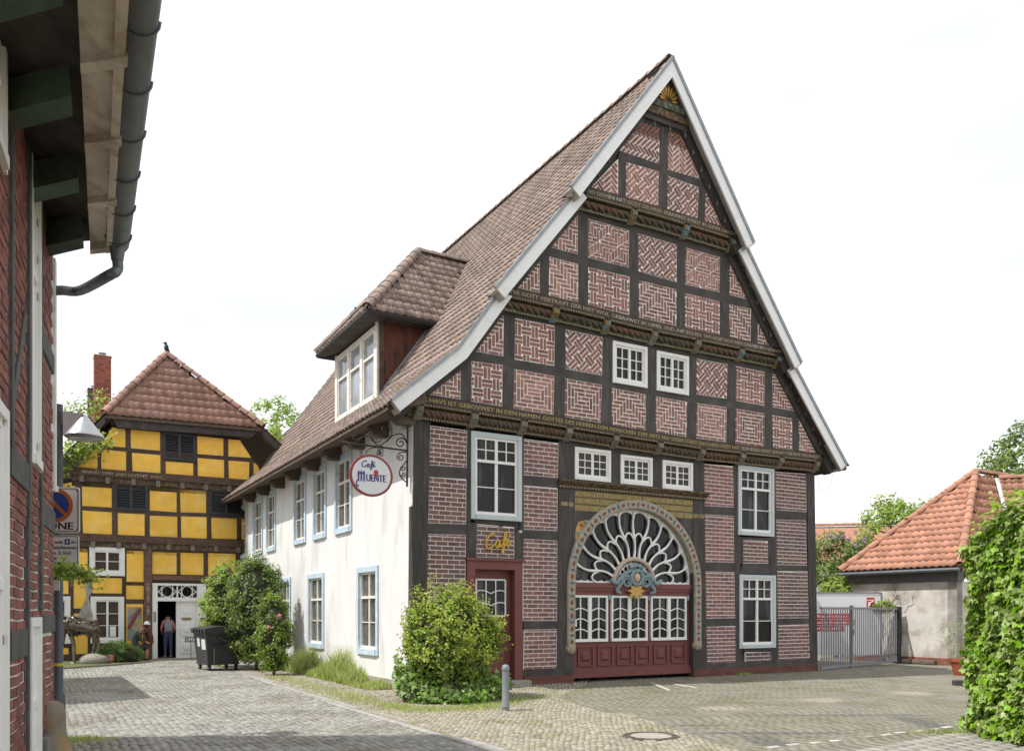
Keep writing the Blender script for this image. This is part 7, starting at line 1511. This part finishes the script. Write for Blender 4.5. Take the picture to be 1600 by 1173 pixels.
shrub('tall_shrub', px3(352, 1000, 26.2), (.72, .7, 1.66), 'tall bright yellow-green shrub behind the waste container', G_LIGHT, .085, 110, 60, .20)
shrub('climbing_shrub', px3(401, 1000, 24.7), (.82, .75, 1.72), 'large loose grey-green shrub climbing the white wall', G_TREE, .075, 150, 60, .20, m2=G_LIGHT, flowers=None)
shrub('rose_bush', px3(428, 1000, 22.7), (.46, .45, 1.08), 'rose bush with a few pink blossoms against the white wall', G_BOX, .07, 70, 55, .15, m2=G_DARK, flowers=[px3(437, 961, 22.25), px3(420, 979, 22.3)])
# weeds and grass at the wall foot
gb = MB(); V = []; Fs = []; n_ = 16000
t = rng.uniform(0, 1, n_); dens = .5+.5*np.sin(t*17)+.4*np.sin(t*41); keep = rng.uniform(0, 1.9, n_) < dens+.55; t = t[keep]; s = 1.0+t*9.4; o_ = .06+.55*rng.uniform(0, 1, len(s))**1.3
P = A0[None]+Vv[None]*s[:, None]-U[None]*o_[:, None]; hgt = (.30+.50*np.clip(np.sin(s*1.9+.6), -.2, 1)+.15*np.sin(s*5))*np.clip((s-.3)/2.5, .25, 1)*rng.uniform(.5, 1.25, len(s)); hgt = np.clip(hgt, .08, .95)*np.clip(1.2-o_, .3, 1)
lean = rng.normal(size=(len(s), 2))*.28; wv = rng.uniform(0, 6.28, len(s)); dx = np.stack([np.cos(wv), np.sin(wv), 0*wv], 1)*.012
T = P+np.stack([lean[:, 0]*hgt, lean[:, 1]*hgt, hgt], 1); M_ = P+np.stack([lean[:, 0]*hgt*.3, lean[:, 1]*hgt*.3, hgt*.55], 1)
V = np.stack([P-dx, P+dx, M_+dx*.8, T, M_-dx*.8], 1).reshape(-1, 3); k = np.arange(len(s))*5; Fs = np.concatenate([np.stack([k, k+1, k+2], 1), np.stack([k, k+2, k+4], 1), np.stack([k+4, k+2, k+3], 1)])
g_ = link('wall_grass', fastmesh('wall_grass', V, Fs), G_GRASS); tag(g_, 'tall grass and weeds growing along the white wall foot', 'grass', kind='stuff')
n_ = 6500; q = rng.uniform(0, 1, (n_, 2)); t = q[:, 0]; line = np.array([gp(x, y)[:2] for x, y in ((430, 1056), (520, 1082), (600, 1102), (660, 1110), (760, 1106), (800, 1095), (900, 1082), (960, 1075))]); seg = t*(len(line)-1); i = np.minimum(seg.astype(int), len(line)-2); f_ = (seg-i)[:, None]; P2 = line[i]*(1-f_)+line[i+1]*f_; P2 = P2+rng.normal(size=(n_, 2))*np.array([.18, .22]); P = np.concatenate([P2, np.full((n_, 1), .0)], 1); hh = rng.uniform(.03, .09, n_); T = P+np.stack([rng.normal(size=n_)*.03, rng.normal(size=n_)*.03, hh], 1); w = rng.uniform(0, 6.28, n_); dx = np.stack([np.cos(w), np.sin(w), 0*w], 1)*.008
V = np.stack([P-dx, P+dx, T], 1).reshape(-1, 3); g_ = link('verge_grass', fastmesh('verge_grass', V, np.arange(n_*3).reshape(-1, 3)), G_GRASS); tag(g_, 'short grass growing between the cobbles by the corner bush', 'grass', kind='stuff')
for nm, ctr, rr, cnt, lab in (('pole_grass', gp(110, 1157), (.5, .25), 500, 'grass tuft at the foot of the street lamp'), ('hedge_moss', np.array([6.2, 11.85, 0]), (.5, .12), 260, 'mossy weeds along the paving edge by the ivy hedge'), ('plinth_weeds', FAC(9.3, 0, .12), (.25, .1), 160, 'small weed tuft at the house plinth below the right window')):
    P = ctr[None]+np.stack([rng.normal(size=cnt)*rr[0]*.5, rng.normal(size=cnt)*rr[1]*.5, 0*np.arange(cnt)], 1); P[:, 2] = [gz(x, y) for x, y in P[:, :2]]; T = P+np.stack([rng.normal(size=cnt)*.03, rng.normal(size=cnt)*.03, rng.uniform(.02, .09, cnt)], 1); w = rng.uniform(0, 6.28, cnt); dx = np.stack([np.cos(w), np.sin(w), 0*w], 1)*.010
    g_ = link(nm, fastmesh(nm, np.stack([P-dx, P+dx, T], 1).reshape(-1, 3), np.arange(cnt*3).reshape(-1, 3)), G_GRASS); tag(g_, lab, 'grass', kind='stuff')
# green mound in the bed
mc = on_yel(186, 1.5); b = root('low_shrub', tuple(mc), 'low rounded dark green mound of lavender in the garden bed', 'shrub'); core_ball(mc+UPV*.2, (.72, .5, .40), b); P, N_ = clumps(70, mc+UPV*.22, (.78, .55, .48), 60, .12, .8, -.2, .8); foliage('foliage', b, mat('mound_leaf', (.13, .21, .045), .55, .1, isl=.4, hue=.02, transl=.3), P, N_, .09, NEEDLE)
# ivy covered wall at the right edge
hx0, hx1, hy0, hy1, hz1 = 6.56, 7.9, 8.3, 12.1, 3.05
hd = root('ivy_hedge', (7.2, 9.5, 0), 'thick glossy ivy hedge in bright sun at the right edge', 'hedge')
def hz_top(y): return 3.12-.55*sstep(11.2, 12.35, y)+.06*math.sin(y*5)
mb = MB(); mb.hexa([np.array(p) for p in ((hx0+.12, hy0, 0), (hx1, hy0, 0), (hx1, hy1-.1, 0), (hx0+.12, hy1-.1, 0), (hx0+.15, hy0, 2.9), (hx1, hy0, 2.9), (hx1, hy1-.25, 2.45), (hx0+.15, hy1-.25, 2.45))]); mb.build('dark_core', mat('core_shade', (.035, .04, .018)), hd)  # dark block added inside the ivy, its colour standing in for shade
Pl, Nl = [], []
def bulge(y, z): return .05*math.sin(y*2.3+z*1.7)+.05*math.sin(z*4.1-y*3.3)+.04*math.sin(y*9+z*7)
for _ in range(15000):
    y = random.uniform(hy0, hy1); z = random.uniform(0.02, 1)*hz_top(y); d = random.random()**1.5*.28
    Pl.append((hx0-bulge(y, z)-.02+d+.25*max(0, z-2.75)-.12*(z < .2), y, z)); Nl.append((-1+random.gauss(0, .35), random.gauss(0, .45)-.15, .55+random.gauss(0, .4)))
for _ in range(4500):
    x = random.uniform(hx0, hx1); z = random.uniform(.02, 1)*2.62; d = random.random()**1.5*.25; Pl.append((x, hy1+bulge(x+4, z)+.06-d, z)); Nl.append((random.gauss(0, .45)-.2, 1+random.gauss(0, .3), .5+random.gauss(0, .3)))
for _ in range(2600):
    x = random.uniform(hx0-.05, hx1); y = random.uniform(hy0, hy1); Pl.append((x, y, hz_top(y)+.08*math.sin(x*6+y*4)-random.random()**1.5*.25)); Nl.append((random.gauss(0, .4)-.3, random.gauss(0, .4), 1))
foliage('foliage', hd, G_IVY, np.array(Pl), np.array(Nl), .092, IVY, indiv=300, droop=.9)
n_ = 900; P = np.stack([hx0+rng.uniform(-.1, .9, n_), rng.uniform(hy0, hy1, n_), np.zeros(n_)], 1); P[:, 2] = [hz_top(y) for y in P[:, 1]]; P[:, 2] += rng.uniform(-.05, .22, n_); foliage('shoot_tips', hd, mat('ivy_shoot', (.32, .42, .06), .45, .1, isl=.3, hue=.02, transl=.4), P, np.stack([-.5+rng.normal(size=n_)*.5, rng.normal(size=n_)*.5, np.ones(n_)], 1), .085, IVY)
# trees
def tree(name, c, r, label, m, nc, nl, cr, size, trunk_r=.16, lo=-.7, shell=.5):
    c = np.array(c, float); t = root(name, (c[0], c[1], 0), label, 'tree', 'trees standing behind the houses' if name == 'garden_tree' else None); mb = MB(); mb.tube(crom([(c[0], c[1], -.1), (c[0]+.1, c[1], c[2]*.4), (c[0]-.05, c[1], c[2]-r[2]*.4), (c[0], c[1], c[2]+r[2]*.3)], 4), [trunk_r*(1-.8*k/12) for k in range(13)], 8); tk = mb.build('trunk', BARK, t)
    for k in range(7):
        a = k*2.4; e = c+np.array([r[0]*.7*math.cos(a), r[1]*.7*math.sin(a), r[2]*(-.3+.12*k)]); s_ = np.array([c[0], c[1], c[2]-r[2]*(.6-.1*k)]); mb = MB(); mb.tube(crom([s_, (s_+e)/2+UPV*.15, e], 4), [trunk_r*.4*(1-.8*j/8) for j in range(9)], 6); mb.build('limb', BARK, tk)
    P, N_ = clumps(nc, c, r, nl, cr, .6, lo, shell); foliage('crown', t, m, P, N_, size); return t
tree('garden_tree', px3(432, 690, 47), (1.95, 1.9, 2.5), 'light green tree rising between the yellow house and the gabled roof', G_LIGHT, 120, 55, .42, .16, lo=-1)
tree('garden_tree', px3(1404, 838, 36), (1.75, 1.5, 1.75), 'leafy green tree behind the left hip of the annex roof', G_LIGHT, 110, 55, .36, .15, lo=-1, shell=.45)
tree('garden_tree', px3(1650, 755, 42), (3.6, 3.0, 3.2), 'dense dark green tree crown at the right above the orange roof', G_TREE, 260, 70, .5, .19, .25, lo=-1, shell=.75)
lt = tree('lilac_tree', px3(1306, 888, 31), (1.25, 1.1, 1.35), 'lilac bush with faded purple blossom behind the yard gate', G_TREE, 120, 55, .26, .11, .08, lo=-1, shell=.6)
lc_ = px3(1306, 888, 31); P, N_ = clumps(16, lc_+UPV*.45-np.array([0, .4, 0]), (1.2, .9, 1.0), 60, .10, .6, -.2, .9); foliage('blossom', lt, LILAC, P, N_, .05)
sb = px3(1317, 922, 29.6); b = root('maple_shrub', (sb[0], sb[1], .15), 'bright green rounded shrub rising above the white hoarding', 'shrub'); P, N_ = clumps(70, sb-UPV*.1, (.72, .6, .62), 55, .18, .8, -.9, .6); foliage('foliage', b, G_LIGHT, P, N_, .10); core_ball(sb-UPV*.15, (.5, .42, .45), b); stems((sb[0], sb[1], .15), [sb, sb+np.array([.3, 0, -.1]), sb-np.array([.3, 0, .1])], .04, b)
sb = GF(gl-.25, 1.85, -.35); b = root('gate_creeper', tuple(GF(gl-.25, 0, -.35)), 'creeper tuft growing over the gate end at the annex wall', 'creeper'); P, N_ = clumps(14, sb, (.35, .15, .22), 45, .10, .8, -.9, .5); foliage('foliage', b, G_LIGHT, P, N_, .08); stems(GF(gl-.2, .0, -.3), [sb, sb+np.array([.5, .1, .25]), sb+np.array([.6, 0, .5]), sb+np.array([.35, 0, .6])], .014, b)
# creepers at the left
def creeper(name, label, path, Y, dens, size, m, spread):
    pts = [px3(x, y, Y) for x, y in path]; b = root(name, (pts[0][0], pts[0][1], 0), label, 'creeper'); pp = crom(pts, 6); mb = MB(); mb.tube(pp, [.02*(1-.6*k/len(pp)) for k in range(len(pp))], 6); mb.build('stem', BARK, b)
    C_ = np.array([p for p in pp if proj(p)[0] > 78]); n_ = dens*len(C_); P = np.repeat(C_, dens, 0)+rng.normal(size=(n_, 3))*np.array(spread); foliage('foliage', b, m, P, np.stack([rng.normal(size=n_), -.6+rng.normal(size=n_), .9+rng.normal(size=n_)*.5], 1), size); return b
creeper('lane_creeper', 'light green leafy branch reaching across below the parking plate', [(60, 1010), (66, 930), (78, 892), (100, 890), (124, 896), (146, 905)], 10.5, 34, .062, G_LIGHT, (.07, .07, .06))
creeper('roof_creeper', 'pale creeper hanging over the left verge of the yellow house', [(70, 900), (80, 760), (92, 722), (112, 706), (135, 698), (158, 688)], 28.6, 46, .13, G_LIGHT, (.22, .2, .2))
creeper('chimney_creeper', 'thin creeper shoots beside the chimney of the yellow house', [(60, 760), (72, 680), (96, 652), (120, 640), (145, 640), (160, 630), (168, 622)], 30.5, 16, .13, G_LIGHT, (.22, .2, .22))
